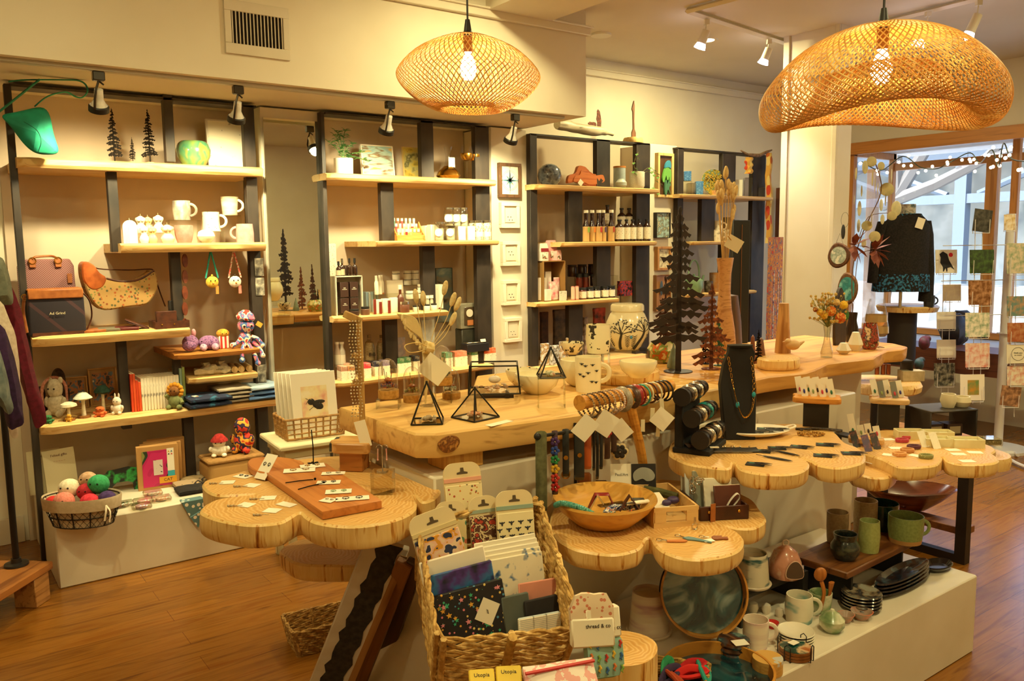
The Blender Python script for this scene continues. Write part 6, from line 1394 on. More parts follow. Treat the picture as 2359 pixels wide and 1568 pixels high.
for a0 in(-1.15,-.15,.2,1.1):
 pm_.tube([jp(a0,3),jp(a0+.03,34)],.001,5)
 for z_ in range(8,34,4):
  for sg in(-1,1):pm_.tube([jp(a0+.02,z_),jp(a0+sg*.13+.02,z_+5)],[.0016,.0006],5)
pm_.build('tree_drawing',flat('2E2A20',.4),t)
M().ball(jp(.05,32),(.006,.003,.008),8,6).build('blue_flower',flat('4A8AB0',.4),t)
mg=mug(1378,810,ZR,25,56,'cream tumbler with a black moth and ferns',drawn(34,.60),top=.95,bot=.85,name='tumbler',cat='tumbler')
mg.location=P(1378,812,z=ZS+.115);riser(1378,845,ZS,46,30,'small clear riser under the moth tumbler',rz=FACE,d=.06,h=.114).location=Vector((mg.location.x,mg.location.y,ZS))
b2=pot(1318,838,ZS,bowlp(27,28),'small cream dish with black leaf brushstrokes, at the back',drawn(50,.58));b2.location.z=ZS+.045
riser(1318,838,ZS,44,22,'clear riser under the leaf brushstroke dish',rz=FACE,d=.06,h=.044).location=(b2.location.x,b2.location.y,ZS)
pot(1551,848,ZS,[(0,0),(14,0),(15,6),(10,24),(7,38),(3,48),(1,58),(0,58)],'small grey green ceramic whale tail figurine',mix('8A9A8A','7A8A7C',scale=30,rough=.3),'figurine','figurine')
# big metal conifers on the counter
metal_tree(1562,856,ZS,150,378,'very tall dark metal conifer standing on the counter',mix('1C120C','2A1810',scale=30,rough=.5),seed=11,tiers=17,droop=.12,rz=FACE,trunk0=.2,thick=.006)
metal_tree(1638,850,ZS,100,196,'rust red metal conifer next to the very tall dark one',RUST,seed=12,tiers=12,droop=.25,rz=FACE,trunk0=.1,thick=.005)
metal_tree(1532,835,ZS,80,200,'second rust metal conifer half behind the very tall dark one',mix('3A1A0C','4A2412',scale=30,rough=.6),seed=14,tiers=12,droop=.2,rz=FACE,trunk0=.1,thick=.005)
metal_tree(1654,842,ZS,40,110,'green patina metal conifer with a hanging tag',mix('2E6A4A','1E4A34',scale=40,rough=.5),seed=15,tiers=10,droop=.2,rz=FACE)
metal_tree(1625,838,ZS,30,90,'thin black metal conifer before the rust red one',DKM,seed=16,tiers=12,rz=FACE)
metal_tree(1746,846,ZS,22,88,'small dark conifer on a tiny round wood base',DKM,base=.018,seed=17,tiers=14,rz=FACE)
tg_=thing('hanging_tag','kraft tag on a ribbon tied to the green conifer','tag',P(1655,770,Y=2.42),0)
M().vprism([(-.016,-.035),(.016,-.035),(.016,.025),(.008,.035),(-.008,.035),(-.016,.025)],-.0006,.0006).build('paper',flat('D8B880',.7),tg_,rot=(0,R(16),FACE));M().tube([(0,0,.03),(.03,0,0),(.05,0,-.06)],.003,6,flat=.3).build('ribbon',flat('D0A870',.8),tg_)
pot(1570,840,ZS,[(0,0),(28,0),(34,14),(36,30),(28,44),(22,50),(20,50),(30,30),(26,8),(0,6)],'round painted vase with yellow and red flowers behind the trunk',mix('D8C48A','8A9A4A','C8642C','E8D8A0',scale=30,rough=.3,interp='CONSTANT'),'painted_vase','vase').location.y+=.12
# tall turned vase with bunny tails
p,s=cs(1707,828);t=thing('wooden_vase','tall curved figured-maple vase full of bunny tail grass','vase',p+Vector((.02,.12,0)),0);s=dist(t.location)
M().lathe([(0,0),(30*s,0),(34*s,20*s),(30*s,60*s),(20*s,110*s),(16*s,150*s),(17*s,190*s),(23*s,226*s),(20*s,226*s),(14*s,190*s),(0,180*s)],28,sy=.7).build('body',wood('C8925A','A8703A','7A4A20',0,1.4),t)
st=M();hd=M()
for k in range(22):
 a=k*2.4;e=Vector((math.cos(a)*.045+rnd.uniform(-.015,.015),math.sin(a)*.03,(rnd.uniform(320,420))*s));b0_=Vector((math.cos(a)*.01,math.sin(a)*.01,200*s))
 st.tube([b0_,(b0_+e)/2+Vector((0,0,.01)),e],.0014,5);hd.ball(e,(.011,.011,.028),10,8,Matrix.Rotation(e.x*5,4,'Y'))
st.build('stalks',flat('D0A868',.8),t);hd.build('seed_heads',mix('DDBE84','C8A468',scale=80,rough=.95),t)
M().box((-.012,-.06,258*s),(.075,.0012,.062),ry=R(30),rz=FACE).build('tag',flat('DCCBA4',.6),t);M().tube([(-.01,-.05,262*s),(-.05,-.055,275*s)],.003,6,flat=.3).build('bow',flat('D0A050',.7),t)
p,s=cs(1665,800);solo('wooden_vase','shorter dark walnut vase behind the tall maple one','vase',M().lathe([(0,0),(40*s,0),(36*s,60*s),(26*s,120*s),(0,124*s)],24,sy=.7),wood('5A3C22','3E2814',None,2),p+Vector((0,-.03,0)))
# necklace board with black velvet, leaf mural panel
p=P(1742,800,z=ZS);t=thing('necklace_stand','tall black velvet necklace board with a single chain','jewellery stand',p+Vector((.08,.18,0)),FACE*.6);s=dist(t.location)
M().box((0,0,140*s),(40*s*1.1,.03,280*s)).build('board',BLACK,t,bev=.003);M().tube([(0,-.018,270*s),(0,-.018,60*s)],.0014,6).build('chain',flat('B8784A',.3,.8),t)
q=P(1782,830,Y=2.9);q.z=1.0
t=thing('tall_painting','tall narrow painting of autumn birch trees standing behind the counter','picture',P(1782,760,Y=3.25),0);t.location.z=.9;zt_=P(1782,546,Y=3.25).z-.9
M().box((0,0,zt_/2),(.115,.03,zt_)).build('canvas',mix('5A5A8A','D89A2C','8A4A6A','C8842C','4A6A8A','B8402C',scale=(50,50,26),rough=.6,detail=2,lo=.34,hi=.66),t)
bt=M()
for dx in(-.03,.015,.04):bt.box((dx,-.016,zt_*.35),(.008,.002,zt_*.68))
bt.build('birch_trunks',mix('D8C8D0','5A4A6A',scale=(20,20,60),rough=.6),t)
solo('painting_easel_block','dark crate behind the counter carrying the tall painting','crate',M().box((0,0,.45),(.16,.12,.9)),flat('3A2A1C',.7),(t.location.x,3.27,0))
# turned pieces near the pillar
for k,(px_,py,pr,c,lb)in enumerate(((1803,812,[(0,0),(18,0),(14,60),(11,114),(0,114)],('C8965A','9A642C'),'tall tapered fluted wood vase against the pillar'),(1733,838,[(0,0),(10,0),(6,30),(4,62),(0,68)],('8A4A24','6A3414'),'slim reddish carved wood bud'),(1752,842,[(0,0),(9,0),(11,20),(5,60),(0,66)],('7A4A24','5A3214'),'brown seed shaped wood carving'))):
 pot(px_,py,ZS,pr,lb,wood(c[0],c[1],None,2),'turned_wood','carving')
p,s=cs(1812,850);solo('wood_slice','thick layered wood round riser with a carved bird on top','wood slice',slab(ccw([(.105*math.cos(a)*(1+.04*math.sin(4*a)),.08*math.sin(a))for a in[2*PI*k/40 for k in range(40)]]),.046,9),MAPLE,(p.x,p.y+.04,ZS+.0475))
q=P(1826,808,z=ZS+.048);s=dist(q);t=thing('wooden_bird','little pale carved wooden bird on the round riser','ornament',q,FACE);WB=flat('D8B078',.5)
M().ball((0,0,14*s),(17*s,11*s,12*s),16,12).ball((-11*s,0,22*s),(8*s,7*s,7*s),12,8).tube([(12*s,0,14*s),(26*s,0,22*s)],[6*s,2*s],8).tube([(-17*s,0,22*s),(-24*s,0,21*s)],[2.4*s,.4*s],6).build('body',WB,t)
# bouquet in glass vase
p,s=cs(1904,823);t=thing('flower_vase','cut-glass vase with an orange and yellow dried flower bouquet','vase',p,FACE)
M().lathe([(0,.002),(13*s,.002),(14*s,12*s),(8*s,34*s),(6*s,52*s),(9*s,74*s)],20).build('glass_vase',glass('F0F0E4',.35),t)
st=M();pe=M();q_=random.Random(5)
for k in range(120):
 a=q_.uniform(0,6.28);rr=q_.uniform(0,42)*s;z_=q_.uniform(84,148)*s;e=(rr*math.cos(a),rr*math.sin(a)*.8,z_);st.tube([(0,0,40*s),(0,0,70*s),e],.0009,4)
 pe.ball(e,q_.uniform(.004,.0085),6,4)
st.build('stems',flat('8A8A4A',.8),t);pe.build('filler',mix('D8A84A','A8A05A','E0C070','B8843C',scale=60,rough=.9,lo=.4,hi=.6),t)
for k,(dx,dz,r,c)in enumerate(((2,108,12,'D8701C'),(24,92,13,'C85A1C'),(-14,98,9,'E0B02C'),(30,122,10,'E8BC2C'),(-24,106,8,'E0B838'),(-34,112,6,'8A3A1C'),(14,128,8,'D8B878'))):
 f=M()
 for ring,(rr_,n)in enumerate(((1,12),(.75,10),(.5,8))):
  for j in range(n):
   a=2*PI*j/n+ring*.3;c_=Vector((dx*s+rr_*r*s*.75*math.cos(a),-.028-ring*.004,dz*s+rr_*r*s*.75*math.sin(a)))
   f.ball(c_,(r*s*.26,.003,r*s*.26),6,4)
 f.ball((dx*s,-.040,dz*s),(r*s*.35,.004,r*s*.35),8,6).build('blossom',mix(c,c,'F0C060',scale=80,rough=.8),t)
M().ball((38*s,-.02,98*s),(7*s,.002,12*s),10,6).build('leaf',leafm(),t)
def poly_vase(px,py,w,h2,label):
 p,s=cs(px,py);pot(px,py,ZS,[(0,0),(w*.5,0),(w,h2*.35),(w*.45,h2*.98),(w*.35,h2),(0,h2)],label,flat('DCD2B8',.6),'faceted_vase','vase',seg=6)
poly_vase(1943,815,17,26,'short faceted white concrete vase');poly_vase(1970,808,17,44,'taller faceted white concrete vase beside the short one')
def wineglass(px,py,z,label,r=24,hh=110,bowl=62,c='C8A878'):
 p=P(px,py,z=z);s=dist(p);t=thing('stemmed_glass',label,'glass',p,0)
 b0=(hh-bowl)*s;M().lathe([(0,.002),(r*.85*s,.002),(2*s,5*s),(1.8*s,b0),(0,b0)],20).build('stem',GLASS,t)
 M().lathe([(0,b0),(r*.7*s,b0+2*s),(r*s,b0+10*s),(r*.96*s,b0+bowl*.42*s)],24).build('gold_bowl',flat(c,.25,.7),t);M().lathe([(r*.96*s,b0+bowl*.42*s),(r*.66*s,hh*s)],24).build('glass_rim',GLASS,t)
wineglass(2016,800,ZS,'stemless look stacked glass with a metallic band above the flowered bowl',24,112,62)
pot(2003,804,ZS,[(0,0),(14,0),(20,12),(20,28),(14,60)],'glass candle bowl with pressed red and brown flowers',mix('5A2A1C','A8402C','2A1C18','D8B890',scale=40,rough=.15,coat=.6),'candle_bowl','candle')
# eucalyptus and magnolia branch behind
t=thing('dried_branch','dried eucalyptus branch with round leaves and maroon magnolia petals','branch',P(1962,790,Y=2.50),0);o_=t.location;o_.z=ZS;t.location=o_
vb=lambda a,b_,dy=0:P(a,b_,Y=2.50+dy)-o_
M().lathe([(0,.0),(.03,.0),(.036,.05),(.022,.12),(.026,.16)],18).build('dark_bottle',flat('2A1C16',.2),t)
st=M();ev=M();mg_=M()
st.tube(smooth_loop([(0,0,.05),(0,0,.15),vb(1964,620),vb(1990,530),vb(2030,440),vb(2015,370)],5,False),.003,6).tube(smooth_loop([(0,0,.15),vb(1975,600),vb(1990,580),vb(2020,575)],4,False),.002,6).tube(smooth_loop([vb(1975,560),vb(2000,500),vb(2050,490)],4,False),.002,6)
for a,b_,r in((1993,385,13),(2010,410,16),(1980,480,15),(2022,435,12),(2054,405,14),(2043,436,13),(2065,480,15),(2030,472,12),(1968,460,10),(2008,505,12),(2055,497,9),(1997,520,10),(2033,505,10),(2008,372,10),(2030,382,8),(2016,425,14),(1972,400,12),(1985,440,11),(2040,460,12),(1978,520,13),(2015,545,11),(1990,560,9)):
 c_=vb(a,b_,rnd.uniform(-.05,.05));r*=1.3*dist(c_+o_);ev.ball(c_,(r,.002,r*.9),14,8,Matrix.Rotation(rnd.uniform(-.7,.7),4,'Z'))
for cx,cy,n,L in((1968,565,9,44),(2015,575,11,44)):
 for k in range(n):
  a=2*PI*k/n;L_=L*dist(vb(cx,cy)+o_);d=Vector((math.cos(a),-.4,math.sin(a)*.8));leaf(mg_,vb(cx,cy),d,L_,L_*.36,curl=.15)
st.build('branch',flat('6A4A30',.8),t);ev.build('round_leaves',mix('C8B888','A8A078',scale=20,rough=.7),t);mg_.build('petals',mix('6A2A20','8A4A34',scale=30,rough=.7),t,smooth=False)
# things on the pillar
q=P(1933,588,X=px0.x-.03);s=dist(q);t=thing('wood_slice_picture','bark-edged wood slice with a painted winter scene hung on the pillar','picture',q,0)
M().begin().lathe([(0,-.008),(26*s,-.008),(29*s,0),(26*s,.008),(0,.008)],24,sy=1.0,wob=.06).end(Matrix.Rotation(R(90),4,'Y')).build('bark',mix('4A2C16','6A4424',scale=60,rough=.9),t)
M().begin().lathe([(0,-.0095),(20*s,-.009),(20*s,-.005)],24).end(Matrix.Rotation(R(90),4,'Y')).build('painting',mix('C8D0C0','8A9A8A','E8E4D0',scale=30,rough=.5),t);M().tube([(0,-.03,24*s),(0,0,50*s),(0,.03,24*s)],.0015,5).build('cord',flat('8A7A5A',.8),t)
q=P(1953,665,X=px0.x-.03);s=dist(q);t=thing('wood_slice_picture','oval wood plaque painted teal with a tree, below the winter scene','picture',q,0)
M().begin().lathe([(0,-.010),(26*s,-.010),(29*s,0),(26*s,.008),(0,.008)],24,sy=.9,wob=.04).end(Matrix.Rotation(R(90),4,'Y')@Matrix.Diagonal((1.3,1,1,1))).build('bark',mix('5A3A1E','7A5430',scale=60,rough=.9),t);M().begin().lathe([(0,-.0115),(21*s,-.0105)],24).end(Matrix.Rotation(R(90),4,'Y')@Matrix.Diagonal((1.3,1,1,1))).build('painting',mix('3A9A9A','2A7A7A','8ACAC0',scale=18,rough=.5),t)
solo('cast_iron_pan','dark wooden serving board leaning against the pillar behind the bouquet','board',M().vprism([(v.x,v.y)for v in smooth_loop([(-.035,0,0),(.05,0,0),(.055,.12,0),(.03,.26,0),(-.01,.30,0),(-.04,.2,0)],4)],-.008,.008),wood('3A2A1A','2A1C10',None,2),P(1972,800,z=ZS)+Vector((.03,.12,0))).name='serving_board'
q=P(1946,520,X=px0.x-.02);t=thing('hanging_ornament','thin wire ring with a dark feather hung high on the pillar','ornament',q,0);M().begin().tube([(.028*math.cos(a),0,.04+.05*math.sin(a))for a in[2*PI*k/24 for k in range(24)]],.001,5,closed=True).end(Matrix.Rotation(R(90),4,'Z')).build('ring',LEAD,t);M().ball((0,.01,-.04),(.003,.016,.05),10,8).build('feather',flat('2A2620',.6),t)
# -- near slice table: cards and cutting board --
ZL=.84;ZLc=.8405
KS=.88
def zk(z):return H-KS*(H-z)
CUT=wood('C87E3C','AE6428',None,1,.8,.4)
cbp=[(613,1084),(640,1076),(735,1075),(880,1148),(880,1166),(746,1181),(725,1177)]
q=[P(a,b_,z=ZL+.024)for a,b_ in[(611,1086),(752,1066),(880,1152),(742,1178)]];c=sum(q,Vector())/4
t=thing('cutting_board','reddish wooden cutting board with a rounded handle end, carrying earring cards','cutting board',(c.x,c.y,ZL),0)
o=ccw([(v.x-c.x,v.y-c.y)for v in q])
M().prism(o,.001,.024).build('board',CUT,t,bev=.004,seg=2)
hq=[P(v.x,v.y,z=ZL+.024)for v in smooth_loop([(570,1064,0),(588,1053,0),(650,1052,0),(700,1064,0),(660,1082,0),(618,1088,0),(583,1080,0)],4)]
M().prism(ccw([(v.x-c.x,v.y-c.y)for v in hq]),.001,.0235).build('handle_end',CUT,t,bev=.003)
def flatcard(px,py,w,d,rz,label,z=ZLc,ink=None,lift=0,name='earring_card',group='white earring cards on the near slice table',jew=None,mt_=None,cat='card'):
 p=P(px,py,z=z);t=thing(name,label,cat,p+Vector((0,0,.0008)),rz,group);t.rotation_euler=(lift,0,rz)
 M().box((0,0,0),(w,d,.001)).build('card',mt_ or flat('F6EEDC',.6),t)
 if jew:
  m=M()
  for sg in(-1,1):m.tube(arc((sg*w*.2,d*.1,.002),w*.10,0,2*PI,10,'xy')[:-1],.0009,5,closed=True).ball((sg*w*.2,d*.1-w*.1,.002),.0022,6,5)
  m.build('earrings',jew,t)
 return t
for k,(px_,py,rz,lb)in enumerate(((524,1111,.1,'white square tag nearest the back lobe rim'),(560,1097,-.5,'white card with two small studs near the board handle'),(580,1118,-.35,'small white tag behind the crack in the slice'),(618,1147,.1,'white tag with tiny charm at the slice centre'),(567,1163,-.4,'white tag tied to beaded earrings at the front lobe'),(627,1176,-.25,'white tag with a silver stick earring at the front notch'),(660,1162,-.55,'long white tag beside the cutting board edge'))):
 w_=.042 if k not in(1,6)else .055;flatcard(px_,py,w_,.030 if k==6 else .036,rz+FACE,lb,jew=INK if k==1 else None)
 if k in(0,2,3,4,5):
  e=P(px_-26,py+(4 if k!=5 else 12),z=ZL);m=M()
  for j in range(6):m.ball((-.004*j,.003*(j%2),.003),.003,6,5)
  m.tube([(-.02,0,.003),(.02,.004,.003)],.0009,5)
  solo('earring','tiny beaded earring lying by a white tag on the near slice','earring',m,[mix('A86A3A','C8B890','8A9AA0',scale=300,rough=.3)],e,FACE,'loose earrings on the near slice table')
t=flatcard(613,1075,.05,.085,FACE-.6,'tall white card with two dark leaf earrings leaning on the board handle',z=ZL+.036,lift=R(50),jew=INK)
for k,(px_,py,w_,d_,rz,lb,j)in enumerate(((720,1073,.075,.045,.5,'white card with gold hoops at the back of the board',GOLD),(690,1083,.095,.045,.35,'curling card with gold crescent charms on the board',GOLD),(768,1090,.07,.03,.25,'grey card lifted at one edge near the live-edge block',SILVER),(757,1111,.068,.036,.25,'white card tied to dark drop earrings on the board',INK),(780,1132,.072,.04,.3,'white card with two green stone earrings',flat('7AA070',.3)),(757,1152,.04,.036,-.3,'small white card with a silver stud at the board front',SILVER),(812,1148,.09,.036,.35,'long white card with wire earrings at the board corner',INK))):
 flatcard(px_,py,w_,d_,rz+FACE-.15,lb,z=ZL+.0255,jew=j,group='white earring cards on the cutting board')
for k,(px_,py)in enumerate(((690,1110),(715,1122))):solo('dangling_earring','dark chain drop earring lying on the cutting board','earring',M().tube([(-.04,0,.003),(0,.004,.003),(.04,0,.003)],.0016,5).ball((.045,0,.004),.004,8,6),DKM,P(px_,py,z=ZL+.024),FACE+.4+k*.4,'dark drop earrings on the cutting board')
# live edge block stand
p=P(820,1090,z=ZL);t=thing('live_edge_stand','raised live-edge wood block with a bark side on a dark box foot','display stand',p+Vector((.02,.05,0)),FACE-.15)
out=[(-.068,.05),(-.055,.02),(-.075,-.01),(-.05,-.05),(0,-.055),(.062,-.05),(.055,0),(.04,.055),(-.02,.06)]
M().prism(ccw([(v.x,v.y)for v in smooth_loop([(a,b_,0)for a,b_ in out],3)]),.062,.095).build('top_block',wood('D8A868','B07A3C','7A4418',0,.8),t,bev=.004)
M().box((-.064,0,.079),(.012,.085,.028),rz=.1).wobble(.004,40).build('bark',mix('4A4438','2E2A20',scale=60,rough=.9),t);M().box((.0,0,.0315),(.075,.07,.061)).build('foot',wood('B8783A','8A5424','2A1A10',0),t,bev=.002)
t=flatcard(838,1000,.034,.085,FACE,'white jewellery tag hanging at the counter corner above the bark block',z=.93,lift=R(80),group=None)
# earring tree on acrylic cube
p=P(887,1140,z=ZL);s=dist(p);solo('acrylic_cube','clear acrylic cube on the slice under a little earring tree','display riser',M().box((0,0,.031),(.062,.062,.062)),glass('F4F0E4',.22),p+Vector((.01,.03,0)),FACE)
q=p+Vector((.01,.03,.0625));t=thing('earring_tree','small silver earring tree with pink drops on the clear cube','jewellery stand',q,FACE)
m=M().cyl((0,0,0),.017,.003,20).tube([(0,0,0),(0,0,.07)],.0016,6)
for sg in(-1,1):m.tube(arc((sg*.008,0,.068),.009,0,PI,8),.0012,5)
m.build('stand',SILVER,t);m=M()
for sg in(-1,1):m.tube([(sg*.012,0,.066),(sg*.013,0,.035)],.002,6).ball((sg*.013,0,.033),.003,8,6)
m.build('drops',mix('C8B8A8','D8807A',scale=90,rough=.3),t)
p=P(722,1068,z=ZL+.024);t=thing('earring_tree','thin dark metal stand with leaf foot behind the cutting board cards','jewellery stand',p,FACE);m=M().tube([(0,0,0),(.001,0,.055),(-.002,0,.11)],.002,6)
for k in range(6):m.ball((.012*math.cos(k),.012*math.sin(k),.002),(.009,.005,.002),8,5,Matrix.Rotation(k,4,'Z'))
m.build('stand',DKM,t)
# hidden lower slices, planks and wall basket
traced_slab('log_slice_table','low maple slice under the near slice table','table',[(645,1265),(655,1282),(690,1298),(760,1302),(830,1300),(860,1285),(865,1262),(800,1245),(700,1240)],.58,.055,21,SL,4)
def plank(p0,p1,w,th,label,mats,rollv=None):
 a=Vector(p0);b=Vector(p1);d=b-a;L=d.length;t=thing('wood_plank',label,'plank',a,0)
 u=d.normalized();n=Vector(rollv or(-.3,-.9,.3));n=(n-u*n.dot(u)).normalized();s_=u.cross(n)
 t.rotation_euler=Matrix((s_,-n,u)).transposed().to_euler()
 M().box((0,0,L/2),(w,th,L)).build('board',mats[0],t,bev=.003)
 return t,L
PL=wood('A87A48','8A5E30','5A3A1C',2)
b0=P(895,1248,z=.72)
a=P(710,1700,z=0.0);
t,L=plank(a,b0,.125,.02,'leaning plank with a charred black scalloped band and white painted edge',[mix('D8CFC0','C8BCA8',scale=10,rough=.7)],(-.35,-.9,.25))
m=M();n=30;L1=[];L2=[]
for k in range(n+1):
 z_=L*k/n;L1.append((-.04+.014*abs(math.sin(k*1.3))+.02*k/n-.01,z_));L2.append((.035-.012*abs(math.sin(k*.9+1))+.012*(k/n),z_))
for k in range(n):m.vprism([L1[k],L2[k],L2[k+1],L1[k+1]],-.0125,-.0095)
m.build('charred_band',mix('221C18','3A322A',scale=(60,60,60),rough=.8,bmp=.5),t,smooth=False)
M().box((.055,-.0105,L*.62),(.02,.002,L*.7)).build('wood_strip',PL,t)
for k,(dx,lb)in enumerate(((.13,'narrow brown plank leaning behind the charred one'),(.24,'thin dark plank leaning against the white plinth'))):
 plank(a+Vector((dx+.12,.12+dx*.4,-.0)),b0+Vector((dx*.2,-.02-dx*.2,-.05)),.05,.02,lb,[wood(['8A5A30','4A3220'][k],['6A4020','2E1E12'][k],None,2)],(-.6,-.7,.2))
ws=thing('seagrass_basket','small seagrass basket on the floor behind the leaning planks','basket',P(735,1480,z=0),FACE+.5)
SEAG=mix('B8904C','8A6430','CBA25C',scale=50,rough=.8)
def woven(t,w,d,h,rows,mat,r=.006,flare=1.15,nm='weave',gaps=1.0):
 m=M()
 for j in range(rows):
  zz=r+(h-2*r)*j/(rows-1);k=1+(flare-1)*j/(rows-1);pts=[]
  for c_,a0 in(((1,1),0),((-1,1),PI/2),((-1,-1),PI),((1,-1),1.5*PI)):
   cr=min(w,d)*.12
   for q in range(5):an=a0+PI/2*q/4;pts.append(((c_[0]*(w/2-cr)+cr*math.cos(an))*k,(c_[1]*(d/2-cr)+cr*math.sin(an))*k,zz))
  full=[]
  for i in range(len(pts)):
   A=Vector(pts[i]);B=Vector(pts[(i+1)%len(pts)]);ns=max(1,int((B-A).length/.018))
   for q in range(ns):full.append(A+(B-A)*q/ns)
  for sg in(0,1):
   tw=[v+Vector((math.cos(i*1.1+sg*PI+j)*r*.6,math.cos(i*1.1+sg*PI+j)*r*.6,math.sin(i*1.1+sg*PI+j)*r*.66))for i,v in enumerate(full)]
   m.tube(tw,r*.6,6,closed=True)
 for x_,y_ in[(w/2*a,d/2*b)for a,b in((1,.9),(1,0),(1,-.9),(-1,.9),(-1,0),(-1,-.9),(0,1),(.93,1),(-.93,1),(0,-1),(.93,-1),(-.93,-1))]:m.tube([(x_,y_,0),(x_*flare,y_*flare,h)],r*1.1,6)
 m.build(nm,mat,t);return t
woven(ws,.20,.15,.11,9,SEAG,.006,1.2);M().box((0,0,.004),(.19,.14,.008)).build('base',SEAG,ws)
# -- big tilted seagrass basket in front --
ls=thing('log_round','thick log round carrying the big seagrass basket','log',P(1200,1560,z=zk(.30))+Vector((-.06,.0,-zk(.30))),0)
M().lathe([(0,0),(.165,0),(.17,.04),(.168,.36),(.16,.368),(0,.368)],48,wob=.02).build('log',MAPLE,ls)
fr=(P(1010,1473,z=zk(.52)),P(1342,1441,z=zk(.52)));bk=(P(963,1198,z=zk(.72)),P(1243,1144,z=zk(.72)))
ctr=(fr[0]+fr[1]+bk[0]+bk[1])/4;ux=(fr[1]-fr[0]+bk[1]-bk[0]).normalized();uy=((bk[0]+bk[1])-(fr[0]+fr[1])).normalized();uz=ux.cross(uy).normalized();uy=uz.cross(ux)
BW=((fr[1]-fr[0]).length+(bk[1]-bk[0]).length)/2;BD=((bk[0]+bk[1])/2-(fr[0]+fr[1])/2).length;BH=.19
Rb=Matrix((ux,uy,uz)).transposed()
bt=thing('seagrass_basket','big twisted seagrass basket tilted forward, full of fabric goods','basket',ctr-uz*BH,0);bt.rotation_euler=Rb.to_euler()
woven(bt,BW/1.06,BD/1.06,BH,8,mix('D4AA60','A87E3C','E4C07A',scale=30,rough=.75),.0078,1.06);M().box((0,0,.006),(BW*.9,BD*.9,.010)).build('base',SEAG,bt)
M().tube([(0,-BD/2*1.0,0),(0,-BD/2*1.06,BH)],.012,8).build('centre_binding',mix('C49A50','9A7232',scale=60,rough=.75),bt)
Bi=(Matrix.Translation(ctr-uz*BH)@Rb.to_4x4()).inverted()
for ch_ in bt.children:
 for v in ch_.data.vertices:
  u,w_=v.co.x/BW+.5,v.co.y/BD+.5
  v.co=Bi@((fr[0].lerp(fr[1],u)).lerp(bk[0].lerp(bk[1],u),w_)-uz*(BH-v.co.z))
Bq=Rb.to_4x4();Bq.translation=bt.location
def inb(name,label,cat,x,y,z,w,h,th,mat,lean=-.25,rz=0,group=None,top=None,rnd_=.0,yaw=0):
 """upright flat goods inside the tilted basket; x,y in basket axes, z = bottom"""
 q=Bq@Vector((x*KS,y,z*KS));t=thing(name,label,cat,q,0,group);t.scale=(KS,)*3
 v=Matrix.Rotation(math.atan2(ux.y,ux.x)+yaw,3,'Z')@Matrix.Rotation(lean,3,'X')@Matrix.Rotation(rz,3,'Y')
 t.rotation_euler=v.to_euler()
 if rnd_:
  out=[(-w/2,0),(w/2,0),(w/2,h-rnd_)]+[(w/2-rnd_+rnd_*math.cos(a),h-rnd_+rnd_*math.sin(a))for a in[PI/2*k/6 for k in range(1,7)]]+[(-w/2+rnd_+rnd_*math.cos(a),h-rnd_+rnd_*math.sin(a))for a in[PI/2+PI/2*k/6 for k in range(7)]]+[(-w/2,h-rnd_)]
  M().vprism(out,-th/2,th/2).build('backing',mat,t)
 else:M().box((0,0,h/2),(w,th,h)).build('body',mat,t,bev=min(.003,th/3))
 return t
CB=flat('E6D2A4',.7)
def wrapcard(label,x,y,z,w,h,art,band,rz=0,motif=None,mc='2A2A30',yaw=0):
 t=inb('fabric_wrap_pack',label,'fabric pack',x,y,z,w,h,.006,CB,-.22,rz,None,rnd_=.035,yaw=yaw)
 M().box((0,-.006,h*.40),(w*.97,.008,h*.62)).build('folded_fabric',art,t,bev=.002)
 M().box((0,-.0045,h*.775),(w*.99,.004,h*.05)).build('band',flat(band,.6),t)
 M().vprism([(-.018,0),(.018,0),(.018,.005),(.006,.008),(.005,.02),(-.005,.02),(-.006,.008),(-.018,.005)],-.0045,-.0035).build('hang_hole',flat('5A4A34',.8),t,loc=(0,0,h*.85))
 if motif:
  m=M();nx,nz=motif
  for i in range(nx):
   for j in range(nz):
    c_=Vector(((i+.5+(j%2)*.3)/nx*w-w/2-.01,-.0112,h*(.14+.52*j/nz)));m.ball(c_,(.003,.001,.007),6,5)
    for sg in(-1,1):m.ball(c_+Vector((sg*.005,0,.003)),(.0055,.0008,.0022),6,4,Matrix.Rotation(-sg*.4,4,'Y'))
  m.build('printed_bees' if mc=='2A2A30' else 'printed_motifs',flat(mc,.7),t)
 return t
wrapcard('tall beeswax wrap pack with little mushroom print, rearmost',-.01,BD*.44,.12,.125,.24,spots('EEDDAC',['D88A3C','C8A05A','B8502C','7A6A4A'],70,.26,.7),'E8A890')
wrapcard('wrap pack with mustard and teal mushrooms, mostly hidden',-.075,BD*.30,.08,.10,.20,spots('E4CF98',['5A8A6A','D8A03C','C86A4A'],40,.4,.7),'8AA090',.05)
wrapcard('wrap pack printed with white mushrooms on dark brown',.04,BD*.28,.08,.10,.21,mix('5A3420','E0C89A','4A2818','B8402A',scale=45,rough=.7,interp='CONSTANT',lo=.42,hi=.62),'9AAA98',.0)
wrapcard('wrap pack with rows of black bees on cream',.125,BD*.20,.09,.125,.235,flat('EEDFB0',.7),'8EA89A',.03,(4,6))
wrapcard('tilted wrap pack with navy and mustard flowers',-.10,BD*.10,.08,.145,.25,mix('2A3050','E8C8A8','E8B8A0','D8962C','2A3050',scale=34,rough=.7,detail=1,interp='CONSTANT',lo=.36,hi=.64),'D8C490',-.22)
inb('fabric_swatch','blue and purple galaxy fabric pouch behind the star one','pouch',-.085,-BD*.16,.06,.20,.175,.012,mix('1A2A5A','2A6AA0','4A2A7A','101830',scale=14,rough=.6),-.2,-.1)
